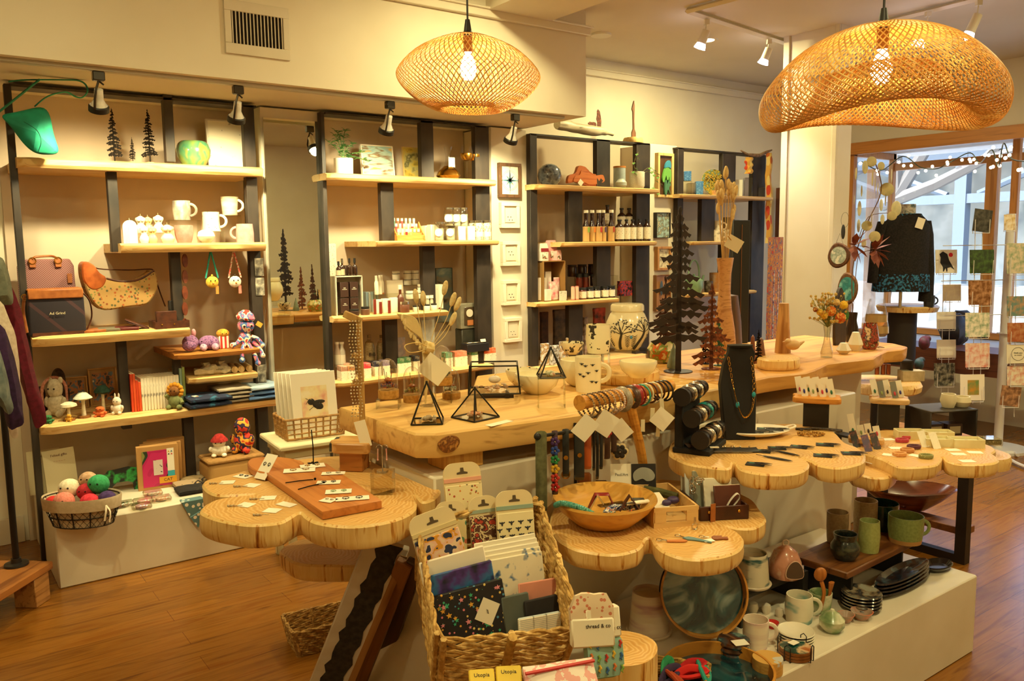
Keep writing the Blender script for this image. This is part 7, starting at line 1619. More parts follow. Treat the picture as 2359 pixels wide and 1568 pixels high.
inb('fabric_pouch','white fabric pouch with red and brown print, edge showing','pouch',-.09,-BD*.08,.06,.20,.19,.012,mix('F0E4D0','F0E4D0','C83A2C',scale=20,rough=.7,interp='CONSTANT',lo=.4,hi=.66),-.2,-.12)
t=inb('fabric_pouch','black pouch printed with coloured stars and a white tag','pouch',-.075,-BD*.26,.045,.215,.165,.016,spots('15131A',['D8A03C','3AA07A','D87A8A','4A8AB0','15131A','E0C878'],75,.26,.6),-.22,-.10)
def star(m,c,r,n=5,y0=-.0105,y1=-.0085):m.vprism([(c[0]+(r if k%2==0 else r*.45)*math.sin(PI*k/n),c[1]+(r if k%2==0 else r*.45)*math.cos(PI*k/n))for k in range(2*n)],y0,y1)
for c,sd in(('3AA882',1),('E08A9A',2),('D8A03C',3)):
 m=M();q_=random.Random(sd)
 for k in range(9):star(m,(q_.uniform(-.095,.09),q_.uniform(.02,.15)),q_.uniform(.005,.010))
 m.build('star_print',flat(c,.6),t,smooth=False)
M().box((.045,-.011,.085),(.055,.001,.065),ry=R(35)).build('tag',flat('E8E0CC',.6),t);M().box((.045,-.012,.085),(.012,.0005,.010),ry=R(35)).build('barcode',mix('E8E0CC','5A544A',scale=(400,2,2),rough=.6,interp='CONSTANT',lo=.4,hi=.5),t)
BLF=lambda:mix('EFE4C8','EFE4C8','EFE4C8','5A7AA0','2A4A7A',scale=28,rough=.75,detail=2,lo=.45,hi=.70)
for k in range(5):inb('tea_towel','white tea towel with blue flower print, %s'%['front of the stack','second','third','fourth','back of the stack'][k],'towel',.085-.002*k,-BD*.10+.011*k,.015+.007*k,.20,.195,.008,BLF()if k<2 else flat('EFE6D0',.8),-.2,-.03,'white tea towels in the basket')
inb('cloth_pad','salmon pink cloth behind the black one','cloth',.135,-BD*.22,.045,.13,.135,.008,flat('D8907A',.85),-.2)
inb('cloth_pad','grey ribbed cloth pad in the basket','cloth',.055,-BD*.27,.045,.085,.125,.012,stripes(['5E645E','50564F'],300,'X',.9),-.2,-.05)
inb('cloth_pad','black ribbed cloth pad at the basket front','cloth',.130,-BD*.30,.045,.105,.115,.014,stripes(['1E1A1A','2A2626'],300,'X',.9),-.2,-.04)
inb('fabric_pouch','small black and gold patterned pouch beside the grey pad','pouch',.02,-BD*.24,.05,.05,.10,.010,mix('1A1814','1A1814','C8A860',scale=70,rough=.6,interp='CONSTANT',lo=.4,hi=.58),-.2)
for k,x_ in enumerate((.06,.10,.14)):inb('folded_cloth','striped white cloth bundle showing through the basket front','cloth',x_,-BD*.40,.03,.05,.12,.014,stripes(['EFE6D0','EFE6D0','B8C0C0'],60,'Z',.8),-.1,0,'striped cloth bundles low in the basket')
# yellow packs and pouches at the bottom edge
for k,(px_,py,rz)in enumerate(((1110,1556,.22),(1172,1548,.12))):
 q=P(px_,py+12,z=zk(.44));t=thing('yellow_pack',['yellow soap pack with black script, first at the bottom edge','yellow soap pack with black script, second at the bottom edge'][k],'pack',q,FACE-rz*0);t.rotation_euler=(R(30),0,FACE+rz*.5);M().box((0,0,0),(.058,.05,.02)).build('pack',flat('E0C040',.5),t,bev=.003);text('Utopia',.013,INK,t,(0,.008,.0104),(0,0,0))
q=P(1290,1575,z=zk(.46));t=thing('zip_pouch','white zip pouch with red zipper and pink flowers at the bottom edge','pouch',q,FACE+.2);t.rotation_euler=(R(40),0,FACE+.25);soft(.16,.08,.03,3,6).build('body',mix('F0E0D4','E8A8A0','F0E4D8',scale=30,rough=.7,interp='CONSTANT'),t);M().tube([(-.08,.02,.034),(.08,.028,.032)],.004,6).build('zipper',flat('C82A24',.5),t)
# thread packs beside the basket
t=thing('cloth_pack','white banded cloth pack with seahorse print reading thread & co','pack',P(1395,1560,z=zk(.42)),0);t.rotation_euler=(R(-14),0,FACE+.25);s=dist(t.location)
soft(.085,.03,.10,5,6,.02).build('fabric',mix('9AC0B0','8AB4A4',scale=10,rough=.8),t);M().box((0,-.002,.125),(.085,.032,.07)).build('paper_band',flat('F0E6CC',.6),t,bev=.004);text('thread & co',.013,INK,t,(.012,-.0192,.112))
m=M();cs_=['C83A2C','E0B83C','3A6AA0','D87A3C','8AB04A']
for k,c in enumerate(cs_):
 m=M()
 for j in(0,1,2):x_=-.036+((k+j*2)%5)*.018;z_=.018+j*.028+(k%2)*.006;m.tube([(x_,-.017,z_+.009),(x_+.003,-.0175,z_+.003),(x_-.002,-.0175,z_-.003),(x_+.002,-.017,z_-.008)],[.0028,.0034,.0026,.001],6)
 m.build('seahorse_print',flat(c,.7),t)
t=thing('cloth_pack','pink printed cloth pack standing behind the seahorse one','pack',P(1365,1490,z=zk(.50)),0);t.rotation_euler=(R(-14),0,FACE+.1);soft(.10,.03,.12,6,6,.02).build('fabric',spots('E0C8A8',['C8785A'],70,.28,.8),t,loc=(0,0,.0));M().box((0,-.002,.035),(.10,.033,.065)).build('paper_band',flat('ECE2C8',.6),t,bev=.004);text('thread & co',.012,INK,t,(.012,-.0195,.05))
solo('log_round','cut log round standing beside the basket and cloth packs','log',M().lathe([(0,0),(.092,0),(.096,.3),(.092,.529),(0,.53)],36,wob=.03),MAPLE,Vector((1.39,1.45,0)))
# -- middle slice: bowl, trays, dog gear --
ZM=.70
p=P(1408,1215,z=ZM);s=dist(p)
bowl=thing('wooden_bowl','large turned wooden bowl full of beaded collars','bowl',p+Vector((.01,.04,0)),0)
M().lathe([(0,0),(50*s,0),(70*s,6*s),(104*s,36*s),(122*s,60*s),(120*s,66*s),(112*s,62*s),(92*s,40*s),(60*s,14*s),(0,10*s)],56).build('body',wood('D8A24C','B87C30','E4B868',0,.5,.28),bowl)
bc=bowl.location
def beads(name,label,pts,r,cs,cat='collar',n=40):
 pp=smooth_loop(pts,max(2,n//len(pts)),False);o=sum(pp,Vector())/len(pp);m=M()
 for v in pp:m.ball(v-o,r,7,5)
 solo(name,label,cat,m,mix(*cs,scale=110,rough=.35,detail=1,interp='CONSTANT',lo=.38,hi=.62),o)
bq=lambda x,y,z:bc+Vector((x,y,z))
beads('beaded_collar','turquoise beaded collar draped over the bowl rim',[bq(-.15,.05,.075),bq(-.16,.0,.095),bq(-.13,-.05,.085),bq(-.10,-.07,.06),bq(-.13,-.02,.06)],.009,('4A9A90','6AB0A0','3A7A70'))
beads('beaded_collar','orange and turquoise beaded collar beside the turquoise one',[bq(-.11,.03,.07),bq(-.08,-.02,.05),bq(-.05,-.05,.045),bq(-.02,-.06,.05)],.010,('D8642C','4A9A90','3A2A20','E0A03C'))
beads('beaded_collar','blue and white beaded collar across the bowl',[bq(-.04,-.05,.055),bq(.0,-.04,.06),bq(.04,-.045,.055),bq(.08,-.06,.055)],.011,('2A3A6A','E8E0D0','4A6AA0','C87A5A'))
beads('beaded_collar','dark multicoloured beaded collar at the bowl front',[bq(-.05,-.08,.045),bq(.0,-.085,.045),bq(.05,-.08,.05)],.010,('2A2420','D8502C','8A8A3A','C8B890'))
for k,(pts,c,lb)in enumerate((([(-.05,.02),(-.03,.045),(.01,.05),(.03,.03)],'8A2420','dark red leather strap arched in the bowl'),([(-.055,-.0),(-.03,.02),(.0,.02)],'C8A468','pale leather strap loop under the red one'),([(.03,.03),(.06,.03),(.09,.02)],'4A2414','ribbed brown strap in the bowl'))):
 m=M();m.tube([(a,b_*0-.01,.05+(.045 if 0<i<len(pts)-1 else 0))for i,(a,b_)in enumerate(pts)],.016,8,flat=.2);solo('leather_strap',lb,'strap',m,flat(c,.45),(bc.x,bc.y+.0-.01*k,bc.z),FACE)
for k,(dx,dy,rz,mt_,lb)in enumerate(((.0,-.03,.4,glass('DCD8D0',.4),'clear plastic label sleeve lying in the bowl'),(.075,-.065,.35,PAPER,'white card tube resting at the bowl front'),(.095,-.045,0,flat('3A3A34',.5),'grey collar buckle near the card tube'))):solo('bowl_tag',lb,'tag',M().box((0,0,0),(.085 if k<2 else .04,.022,.004)),mt_,bq(dx,dy,.068),FACE+rz)
# wooden tray box
p=P(1590,1200,z=ZM);t=thing('wooden_tray','pale plywood tray with an oval handle hole, holding collars','tray',p+Vector((-.02,.10,0)),FACE-.25+.6)
PLY=wood('E0B878','C89A58',None,0);w_,d_,h_=.135,.24,.062
t.rotation_euler=(0,0,FACE+.18)
M().box((0,0,.004),(w_,d_,.008)).box((-w_/2,0,h_/2),(.007,d_,h_)).box((w_/2,0,h_/2),(.007,d_,h_)).box((0,d_/2,h_/2),(w_+.007,.007,h_)).box((0,-d_/2,h_*.13),(w_+.007,.007,h_*.26)).box((0,-d_/2,h_*.9),(w_+.007,.007,h_*.2)).box((-w_*.37,-d_/2,h_*.53),(w_*.26,.007,h_*.56)).box((w_*.37,-d_/2,h_*.53),(w_*.26,.007,h_*.56)).build('body',PLY,t)
tl=t.matrix_basis
M_t=Matrix.Translation(t.location)@Matrix.Rotation(FACE+.18,4,'Z')
for x_,y_,z_,mk,mt_,lb,nm in((-.03,.0,.045,M().box((0,0,0),(.08,.10,.002),rx=.2),PAPER,'white care card in the plywood tray','care_card'),(.03,-.02,.05,M().ball((0,0,0),(.02,.016,.012),12,8).ball((-.025,-.01,-.004),(.016,.012,.010),10,8),flat('3A2858',.5),'purple flower shaped collar charm in the tray','collar_charm'),(.02,.05,.05,M().tube([(-.05,.03,.01),(0,.01,.0),(.04,-.03,-.005)],.013,8).wobble(.003,60),FUZZ('5A5A34','464624'),'olive braided paracord collar coiled in the tray','paracord_collar'),(-.02,.07,.05,M().box((0,0,0),(.10,.025,.004),rz=.5,rx=.3),TAN,'tan leather collar folded in the tray back','leather_collar'),(.045,-.155,.01,M().tube(arc((0,0,0),.009,0,2*PI,10)[:-1],.002,6,closed=True).box((0,0,.018),(.006,.004,.02)).ball((0,0,-.014),.006,8,6),SILVER,'silver clasp hanging from the tray handle hole','metal_clasp')):
 solo(nm,lb,'pet accessory',mk,mt_,M_t@Vector((x_,y_,z_)),FACE+.18)
# leather caddy with notebooks
p=P(1700,1190,z=ZM);t=thing('leather_tray','dark leather tray with brass studs holding notebooks on the slice','tray',p+Vector((-.01,.09,0)),FACE+.12);DL=mix('4A2010','34160A',scale=30,rough=.4)
w_,d_,h_=.15,.19,.045
M().box((0,0,.003),(w_,d_,.006)).box((-w_/2,0,h_/2),(.006,d_,h_)).box((w_/2,0,h_/2),(.006,d_,h_)).box((0,d_/2,h_/2),(w_,.006,h_)).box((0,-d_/2,h_/2),(w_+.006,.006,h_)).build('body',DL,t,bev=.002)
for x_ in(-.05,.045):M().ball((x_,-d_/2-.004,.028),.0055,10,6).build('stud',GOLD,t)
Mt=Matrix.Translation(t.location)@Matrix.Rotation(FACE+.12,4,'Z')
for k,(x_,y_,w2,h2,c,lb)in enumerate(((.03,-.05,.085,.085,'5A2A18','stitched brown leather notebook at the tray front'),(.01,-.02,.09,.10,'E8E0CC','cream page notebook behind the brown one'),(-.01,.01,.10,.115,'8A8A78','grey green notebook in the tray'),(-.02,.045,.11,.13,'DCE0E0','large pale blue white notebook, tallest in the tray'),(-.03,.07,.10,.115,'C8C4B4','rearmost grey notebook in the tray'))):
 q=Mt@Vector((x_,y_,.007));t2=thing('notebook',lb,'notebook',q,FACE+.12);t2.rotation_euler=(R(-12),0,FACE+.12-.05*k)
 M().box((0,0,h2/2),(w2,.012,h2)).build('cover',flat(c,.5),t2,bev=.002);M().box((0,0,h2/2+.001),(w2*.97,.008,h2)).build('pages',flat('EDE4CC',.8),t2)
q=Mt@Vector((-.055,-.02,.09));m=M()
for k in range(6):m.tube([v for v in arc((rnd.uniform(-.02,.01),rnd.uniform(-.02,.03),rnd.uniform(-.03,.025)),.012,0,2*PI,10,['xz','yz','xy'][k%3])[:-1]],.002,6,closed=True)
solo('key_ring','cluster of silver key rings beside the notebooks','key ring',m,SILVER,q,0);q=Mt@Vector((.03,-.066,.012));solo('ribbon_loop','white ribbon loop on the brown notebook','ribbon',M().tube(smooth_loop([(-.02,0,0),(0,0,.04),(.02,-.002,.062),(.026,-.002,.045),(-.01,0,.0)],4,False),.007,8,flat=.15),flat('D8D4CC',.7),q,FACE)
q=Mt@Vector((-.04,-.105,0));solo('leather_tag','tan leather tag leaning on the dark leather tray','tag',M().box((0,0,.028),(.018,.003,.056)),TAN,q,FACE+.5)
for k,(px_,py,c,lb)in enumerate(((1600,1243,'6A8A90','blue grey mermaid shaped leather key fob'),(1658,1240,'8A4A1C','brown leather cactus key fob beside the mermaid'),(1560,1247,'C87A3C','orange leather tag on a cord'))):
 q=P(px_,py,z=ZM+.001);out=[(-.035,.0),(-.02,.012),(0,.010),(.02,.004),(.05,-.006),(.05,-.012),(.02,-.008),(0,-.008),(-.02,-.010)]if k==0 else[(-.022,-.012),(-.01,-.014),(0,-.010),(.022,-.012),(.024,.006),(.008,.004),(.01,.016),(-.002,.014),(-.014,.016),(-.022,.008)]if k==1 else[(-.03,-.006),(.02,-.009),(.03,0),(.02,.009),(-.03,.006)]
 t=thing('key_fob',lb,'key fob',q,FACE-.4*(k==0));M().prism(ccw(out),0,.004).build('leather_shape',flat(c,.6),t,bev=.001);M().tube([(-.03,0,.004),(-.042,.006,.004)],.0018,6).tube(arc((-.05,.008,.004),.008,0,2*PI,10,'xy')[:-1],.0012,5,closed=True).build('ring',SILVER,t)
flatcard(1632,1245,.032,.022,FACE+.3,'small white price label between the key fobs',z=ZM+.002,group=None,name='price_label')
# cards with elephant
for k,(px_,w_,c,lb)in enumerate(((1458,.072,'F0E8D4','white hand-lettered card with a ring drawing, leaning by the tray'),(1510,.080,'1A1618','black card with a grey elephant cut-out'))):
 q=P(px_,1148,z=ZM+.03);q.z=ZM;t=thing('art_card',lb,'card',q+Vector((0,.05,0)),FACE);t.rotation_euler=(R(-10),0,FACE);M().box((0,0,.065),(w_,.003,.13)).build('card',flat(c,.6),t)
 if k:
  G_=flat('9A9C94',.6);M().vprism([(v.x,v.y)for v in smooth_loop([(-.03,.075,0),(-.034,.10,0),(-.01,.118,0),(.02,.114,0),(.036,.095,0),(.03,.078,0),(.01,.074,0),(-.005,.082,0)],4)],-.004,-.002).build('elephant_head',G_,t);M().vprism([(-.024,.045),(-.01,.056),(.024,.056),(.024,.04),(.01,.04),(.004,.05),(-.006,.05),(-.010,.04)],-.004,-.002).build('elephant_body',G_,t)
 else:text('Paul/Art',.013,flat('6A6A64',.6),t,(0,-.002,.095));M().tube([(v[0],-.002,v[2])for v in arc((0,0,.04),.018,.3,5.6,20)],.0018,5).build('ring_drawing',flat('8A8A84',.6),t)
# leash rack and collars
rk=P(1335,1168,z=ZM);t=thing('leash_rack','thin black bar stand hung with leashes and collars','stand',rk+Vector((0,.02,0)),0);o_=t.location;A=P(1238,1005,Y=1.88)-o_;B=P(1422,978,Y=1.92)-o_
M().tube([(0,0,0),(0,0,(A+B).z/2)],.005,8).tube([A,B],.0055,10).ball(A,.011,10,8).ball(B,.011,10,8).build('bar',BLACK,t);M().cyl((0,0,0),.03,.006,20).build('foot',BLACK,t)
def strap(f,L,w_,mt_,label,name='dog_collar',extra=None,flat_=.22):
 q=o_+A+(B-A)*f;t=thing(name,label,'collar',q,FACE,'collars and leashes on the bar stand')
 M().tube([(0,.010,-L),(0,.009,-.01),(0,0,.009),(0,-.009,-.01),(0,-.010,-L*.97),(0,0,-L-.006),(0,.009,-L*.97)],w_/2,8,flat=flat_).build('strap',mt_,t)
 if extra:extra(t)
 return t
def fl(cols):
 def g(t):
  for k,c in enumerate(cols):
   m=M()
   for j in range(5):m.ball((.009*math.cos(j*1.257),-.014,-.02-k*.028+.009*math.sin(j*1.257)),(.006,.002,.006),8,5)
   m.build('flower',flat(c,.5),t);M().ball((0,-.017,-.02-k*.028),.0028,8,6).build('stud',SILVER,t)
 return g
def brass(t):
 M().cyl((0,0,0),.007,.003,16).build('brass_button',GOLD,t,loc=(0,-.013,-.075),rot=(R(90),0,0));M().tube(arc((0,-.006,-.13),.012,0,2*PI,12)[:-1],.0022,6,closed=True).box((0,-.006,-.115),(.008,.006,.02)).build('clasp',BRASSY,t)
strap(.04,.22,.034,FUZZ('6A6A48','56563A'),'olive braided paracord leash at the bar end','dog_leash',None,.4)
strap(.20,.18,.018,flat('3A1A2A',.5),'narrow plum collar with a column of coloured flowers',extra=fl(['4A2A6A','2A4AA0','2A8A4A','E0B02C','C83A2C','B8201C']))
strap(.33,.13,.020,flat('1A1A18',.5),'short black key strap with a swivel clip',extra=brass);strap(.50,.15,.030,flat('1E1E1A',.5),'wide black leather key strap with brass button',extra=brass)
strap(.60,.12,.024,flat('B8541C',.45),'orange leather key strap');strap(.685,.13,.008,BLACK,'thin black cord lanyard');strap(.73,.16,.009,BLACK,'longer thin black cord lanyard');strap(.78,.13,.010,BLACK,'doubled black cord with silver loop')
strap(.86,.10,.018,flat('4A2A18',.5),'brown collar with a red flower',extra=fl(['A82A2C']));strap(.95,.085,.018,flat('3E2214',.5),'dark brown collar next to the flower rosette')
q=o_+A+(B-A)*.99+Vector((0,-.015,-.085));t=thing('flower_rosette','cream and black leather flower rosette on the last collar','ornament',q,FACE);m=M();m2=M()
for j in range(6):m.ball((.018*math.cos(j*1.047),0,.018*math.sin(j*1.047)),(.012,.003,.012),10,6);m2.ball((.015*math.cos(j*1.047),-.003,.015*math.sin(j*1.047)),(.009,.002,.009),10,6)
m.build('outer_petals',flat('D8C498',.6),t);m2.ball((0,-.003,0),(.012,.003,.012),10,6).build('inner_petals',flat('241C18',.6),t);M().ball((0,-.007,0),.003,8,6).build('stud',SILVER,t)
for k,(px_,py,lb)in enumerate(((1346,1104,'brown leather poop bag pouch hanging from the bar'),(1385,1122,'dark brown leather pouch with snap under the cords'))):q=P(px_,py,Y=o_.y-.02);solo('leather_pouch',lb,'pouch',M().box((0,0,0),(.045,.022,.045)),[TAN,LEATHER][k],q,FACE,bev=.006)
q=P(1250,1150,Y=o_.y+.01);solo('paper_tag','white hexagonal paper tag hanging from the olive leash','tag',M().vprism([(-.03,0),(-.01,.03),(.03,.02),(.032,-.01),(.008,-.032),(-.022,-.02)],-.0006,.0006),PAPER,q,FACE);
# -- bracelet bar --
A=P(1335,928,Y=1.86);B=P(1545,888,Y=1.94)
t=thing('bracelet_bar','turned light wood bracelet bar on a forked post','jewellery stand',A,0);d=B-A
BAM=wood('D8963C','B87428',None,0,1)
M().tube([(0,0,0),d*.03,d*.5,d*.97,d],[.024,.021,.019,.020,.020],16).build('bar',BAM,t)
f0=Vector((1.97,1.94,ZM))-A;f1=d*.52
M().tube(smooth_loop([f0,f0+(f1-f0)*.4+Vector((.01,0,0)),f1-Vector((0,0,.03)),f1],4,False),.016,10).cyl(f0,.045,.012,20).build('post',BAM,t)
BRC=[('3A3028','C8A878'),('2A2420','8A7050'),('4A3A2C','A8885A'),('2A1C14','6A4A30'),('7A5A40','D8C0A0'),('8A6A50','B89878'),('D8B8A8','E8D0C0'),('8A8070','A89C88'),('3A2418','5A3A28'),('8A1C1C','A82A24'),('7A1A1A','9A2422'),('2A8A7C','3AA090'),('E8D8B4','D8C49A'),('3A1C14','5A2C1C'),('E8DCC0','C8B890'),('4A2418','2A1810'),('1A1616','2A2422'),('1A1616','3A302A')]
for k,c in enumerate(BRC):
 f=.06+k*.052 if k<8 else .52+(k-8)*.045;q=A+d*f;rb_=.030+(.004 if k<8 else 0)+.002*(k%3)
 m=M();cc=arc((0,0,-rb_+.021),rb_,0,2*PI,30,'yz')[:-1]
 if k in(7,8,9):m.tube(cc,.010,8,closed=True,flat=.3)
 elif k<7:
  for v in cc:m.ball(v,.0038,6,5)
 else:m.tube(cc,.0034,7,closed=True)
 solo('bracelet',['bead bracelet hanging near the open end of the bar','leather and cord bracelet hanging towards the black display'][k>7]if k not in(7,9,11)else['','','','','','','','grey woven mesh bracelet in the middle of the bar','','wide dark red leather bracelet on the bar','','teal bead bracelet on the bar'][k],'bracelet',m,mix(*c,scale=220,rough=.35),q,math.atan2(d.y,d.x),'bracelets on the wooden bar' if k not in(7,9,11)else None)
for k,(px_,py,w_,h_,ro,lb)in enumerate(((1348,985,.055,.07,40,'white paper tag below the first beads'),(1395,975,.06,.07,35,'large white care tag below the bead bracelets'),(1432,990,.05,.06,-40,'white tag behind the bead bracelet tags'),(1525,965,.06,.06,40,'white square tag with handwriting beneath the cords'),(1481,980,.013,.04,0,'small green edged barcode tag on a string'),(1503,955,.014,.045,2,'ivory stick tag under the red bracelets'),(1525,935,.014,.05,-4,'ivory stick tag nearest the black display'),(1516,990,.013,.045,3,'lowest ivory stick tag'))):
 solo('hanging_tag',lb,'tag',M().box((0,0,0),(w_,.001,h_)),PAPER if k<4 else flat('E4D8B4',.6),P(px_,py,Y=1.82+.01*k),0).rotation_euler=(0,R(ro),FACE)
# -- far slice tables: black bracelet display --
ZA=.84;ZC3=.76;ZB=.72
VEL=flat('120F0F',.75)
DR=R(24);p=P(1612,1032,z=ZA);t=thing('bracelet_display','three-tier black velvet bracelet display with silver and turquoise cuffs','jewellery stand',p,DR);s=dist(t.location)
M().box((0,.045,.09),(.19,.03,.18)).box((0,0,.010),(.20,.13,.020)).build('stand',VEL,t,bev=.004)
o_=t
for k,(z_,y_)in enumerate(((.055,-.035),(.125,-.005),(.195,.03))):
 M().tube([(-.115,y_,z_),(-.10,y_,z_),(-.10,y_,z_),(.115,y_,z_)],[.031,.031,.025,.025],18).build('bar',flat('1C1614',.4),t)
mt4=Matrix.Translation(t.location)@Matrix.Rotation(DR,4,'Z')
for k in range(3):
 z_,y_=((.055,-.035),(.125,-.005),(.195,.03))[k]
 for j in range(5):
  x_=-.075+j*.036;m=M().tube(arc((0,0,0),.028,0,2*PI,20,'yz')[:-1],.007 if j%2 else .004,8,closed=True,flat=.4).ball((0,-.028,.008),(.009 if j!=3 else .011,.004,.009),10,7)
  solo('cuff_bracelet',['dark leather cuff with silver centre on the black display','silver link bracelet on the black display'][j%2]if(k,j)not in((1,3),(1,1))else['','cuff with an engraved oval silver coin, middle tier','','cuff with an oval turquoise stone, middle tier'][j],'bracelet',m,[flat('3A2A20',.4),SILVER][j%2]if(k,j)!=(1,3)else mix('1A5A5A','2AA0A0','2A2420',scale=40,rough=.3),mt4@Vector((x_,y_,z_)),DR,'cuffs on the black display' if(k,j)not in((1,3),(1,1))else None)
# bust
p=P(1700,1000,z=ZA);t=thing('necklace_bust','black velvet necklace bust with gold chain and turquoise stones','jewellery stand',P(1690,1006,z=ZA)+Vector((0,-.02,0)),FACE);s=dist(t.location)
bo=[(-34,0),(34,0),(36,120),(30,185),(33,206),(27,222),(-27,222),(-28,206),(-38,180),(-46,130)]
m=M();fr_=[m.bm.verts.new((a*s,-.012-.022*(1-b_/222),b_*s*.96))for a,b_ in bo];bk_=[m.bm.verts.new((a*s,.018,b_*s*.96))for a,b_ in bo];m.face(fr_);m.face(bk_[::-1])
for i in range(10):m.face([fr_[i],bk_[i],bk_[(i+1)%10],fr_[(i+1)%10]])
m.build('bust',VEL,t,bev=.003)
M().lathe([(0,0),(28*s,0),(30*s,4*s),(0,5*s)],24,sy=.6).build('neck_cap',VEL,t,loc=(0,0,212*s))
cp=smooth_loop([(-30*s,-.025,190*s),(-22*s,-.045,130*s),(-8*s,-.048,75*s),(6*s,-.05,55*s),(22*s,-.048,75*s),(26*s,-.042,130*s),(22*s,-.025,190*s)],5,False);m=M()
for i in range(0,len(cp)-1):q=(cp[i]+cp[i+1])/2;dd=(cp[i+1]-cp[i]);m.begin().tube([(.0045*math.cos(a),0,.009*math.sin(a))for a in[2*PI*j/10 for j in range(10)]],.0012,5,closed=True).end(Matrix.Translation(q)@dd.to_track_quat('Z','Y').to_matrix().to_4x4())
ch=solo('necklace','gold link necklace with two turquoise stones on the black bust','necklace',m,GOLD,t.location,FACE)
for i in(9,23):M().ball(cp[i],(.007,.005,.011),10,8).build('stone',mix('2A9AA8','1E7A88',scale=60,rough=.3),ch)
# oval platter and jewellery
p=P(1750,1005,z=ZA);s=dist(p);pt=thing('oval_platter','white oval platter with loop handles heaped with earrings','platter',p+Vector((.0,.02,0)),FACE+.15)
m=M().lathe([(0,.006),(58*s,.006),(76*s,.016),(82*s,.022),(80*s,.026),(72*s,.020),(56*s,.011),(0,.011)],40,sy=.62)
for sg in(-1,1):m.tube(smooth_loop([(sg*78*s,-.015,.022),(sg*94*s,-.012,.028),(sg*98*s,.003,.03),(sg*94*s,.014,.028),(sg*78*s,.016,.022)],4,False),.0045,8)
m.build('dish',flat('EFE6D4',.3),pt)
def ear(px,py,z,label,ang=0,n=2,c='1A1816',w=.058,d=.042,group='dark earring cards on the slice tables',jm=None,leaf_=1,up=0):
 q=P(px,py,z=z)+Vector((0,0,.001+up));t=thing('earring_card',label,'earring card',q,FACE+ang,group);M().box((0,0,0),(w,d,.0012)).build('card',flat(c,.6),t)
 m=M()
 for j in range(n):m.ball((w*.2+.012,(j-(n-1)/2)*d*.38,.004),(.030 if leaf_ else .01,.0045,.0018),10,5)
 m.build('earrings',jm or DKSIL,t);M().box((-w*.2,d*.2,.0009),(w*.3,d*.12,.0004)).build('logo',flat('4AA08A',.6),t);return t
DKSIL=mix('8A857A','3A3834',scale=90,rough=.25,metal=.8)
for k,(px_,py,a)in enumerate(((1715,1000,-.3),(1740,997,-.25),(1762,992,-.3),(1785,995,-.2))):ear(px_,py,ZA+.012,'black earring card with silver leaf earrings lying on the oval platter',a,group='earring cards on the oval platter',up=.003*k)
for k,(px_,py,a,lb)in enumerate(((1755,1040,-.4,'black earring card with silver leaves, in front of the platter'),(1790,1033,-.2,'black earring card overlapping at the slice middle'),(1740,1070,-.45,'black card with twin silver earrings at the front lobe rim'),(1840,1030,-.5,'grey card with long silver feathers beyond the platter'),(1900,1025,-.35,'dark earring card near the far notch'),(1895,1050,-.35,'dark earring card with feather earrings on the far lobe'),(1960,1045,-.2,'single silver feather earring card at the far lobe rim'))):ear(px_,py,ZA,lb,a,group=None,up=.001)
for k,(px_,py,a,lb)in enumerate(((1810,1045,-.9,'long dark feather bundle crossing the slice'),(1790,1058,-.75,'second dark feather bundle at the slice front'))):q=P(px_,py,z=ZA);solo('feather_earring',lb,'earring',M().ball((0,0,.004),(.055,.006,.003),14,6).tube([(-.05,0,.004),(-.075,.004,.004)],.001,5),mix('2A2018','1A1410',scale=60,rough=.6),q,FACE+a)
m=M();q_=random.Random(4)
for k in range(90):a=q_.uniform(0,6.28);m.ball((.05*math.cos(a)*q_.uniform(.5,1),.026*math.sin(a)*q_.uniform(.5,1),.004+q_.uniform(0,.008)),.004,6,5)
solo('bead_necklace','heap of amber brown beads on the slice beside the platter','necklace',m,mix('8A5A24','C89A4A','5A3418',scale=200,rough=.3),P(1868,1003,z=ZA),FACE)
solo('bead_necklace','tangle of dark cord necklaces behind the amber beads','necklace',M().tube(smooth_loop([(-.07,.02,.004),(-.03,0,.008),(0,.02,.005),(.04,-.01,.008),(.09,-.02,.004)],5,False),.005,6).tube(smooth_loop([(-.06,0,.004),(0,.01,.008),(.08,-.03,.004)],5,False),.004,6),mix('1E1814','4A3A2A',scale=120,rough=.5),P(1880,992,z=ZA),FACE)
for k,(px_,py,c,lb)in enumerate(((1640,1040,'3A2618','brown leather cuff strap with snaps lying on the slice'),(1675,1040,'1E1A16','black leather cuff strap with snaps beside the brown one'))):
 q=P(px_,py,z=ZA);m=M().tube(smooth_loop([(-.07,.03,.012),(-.085,.0,.03),(-.06,-.02,.014),(0,-.015,.012),(.06,-.02,.011),(.10,-.01,.010)],4,False),.011,8,flat=.16);t=thing('leather_cuff',lb,'cuff',q+Vector((0,0,.0)),FACE);m.build('strap',flat(c,.5),t)
 m=M()
 for j in range(4):m.ball((-.02+j*.03,-.017,.021),.003,8,6)
 m.build('snap_row',SILVER,t);M().box((-.05,-.024,.022),(.03,.012,.003)).build('tag',flat('1A5A4A',.5)if k==0 else PAPER,t)
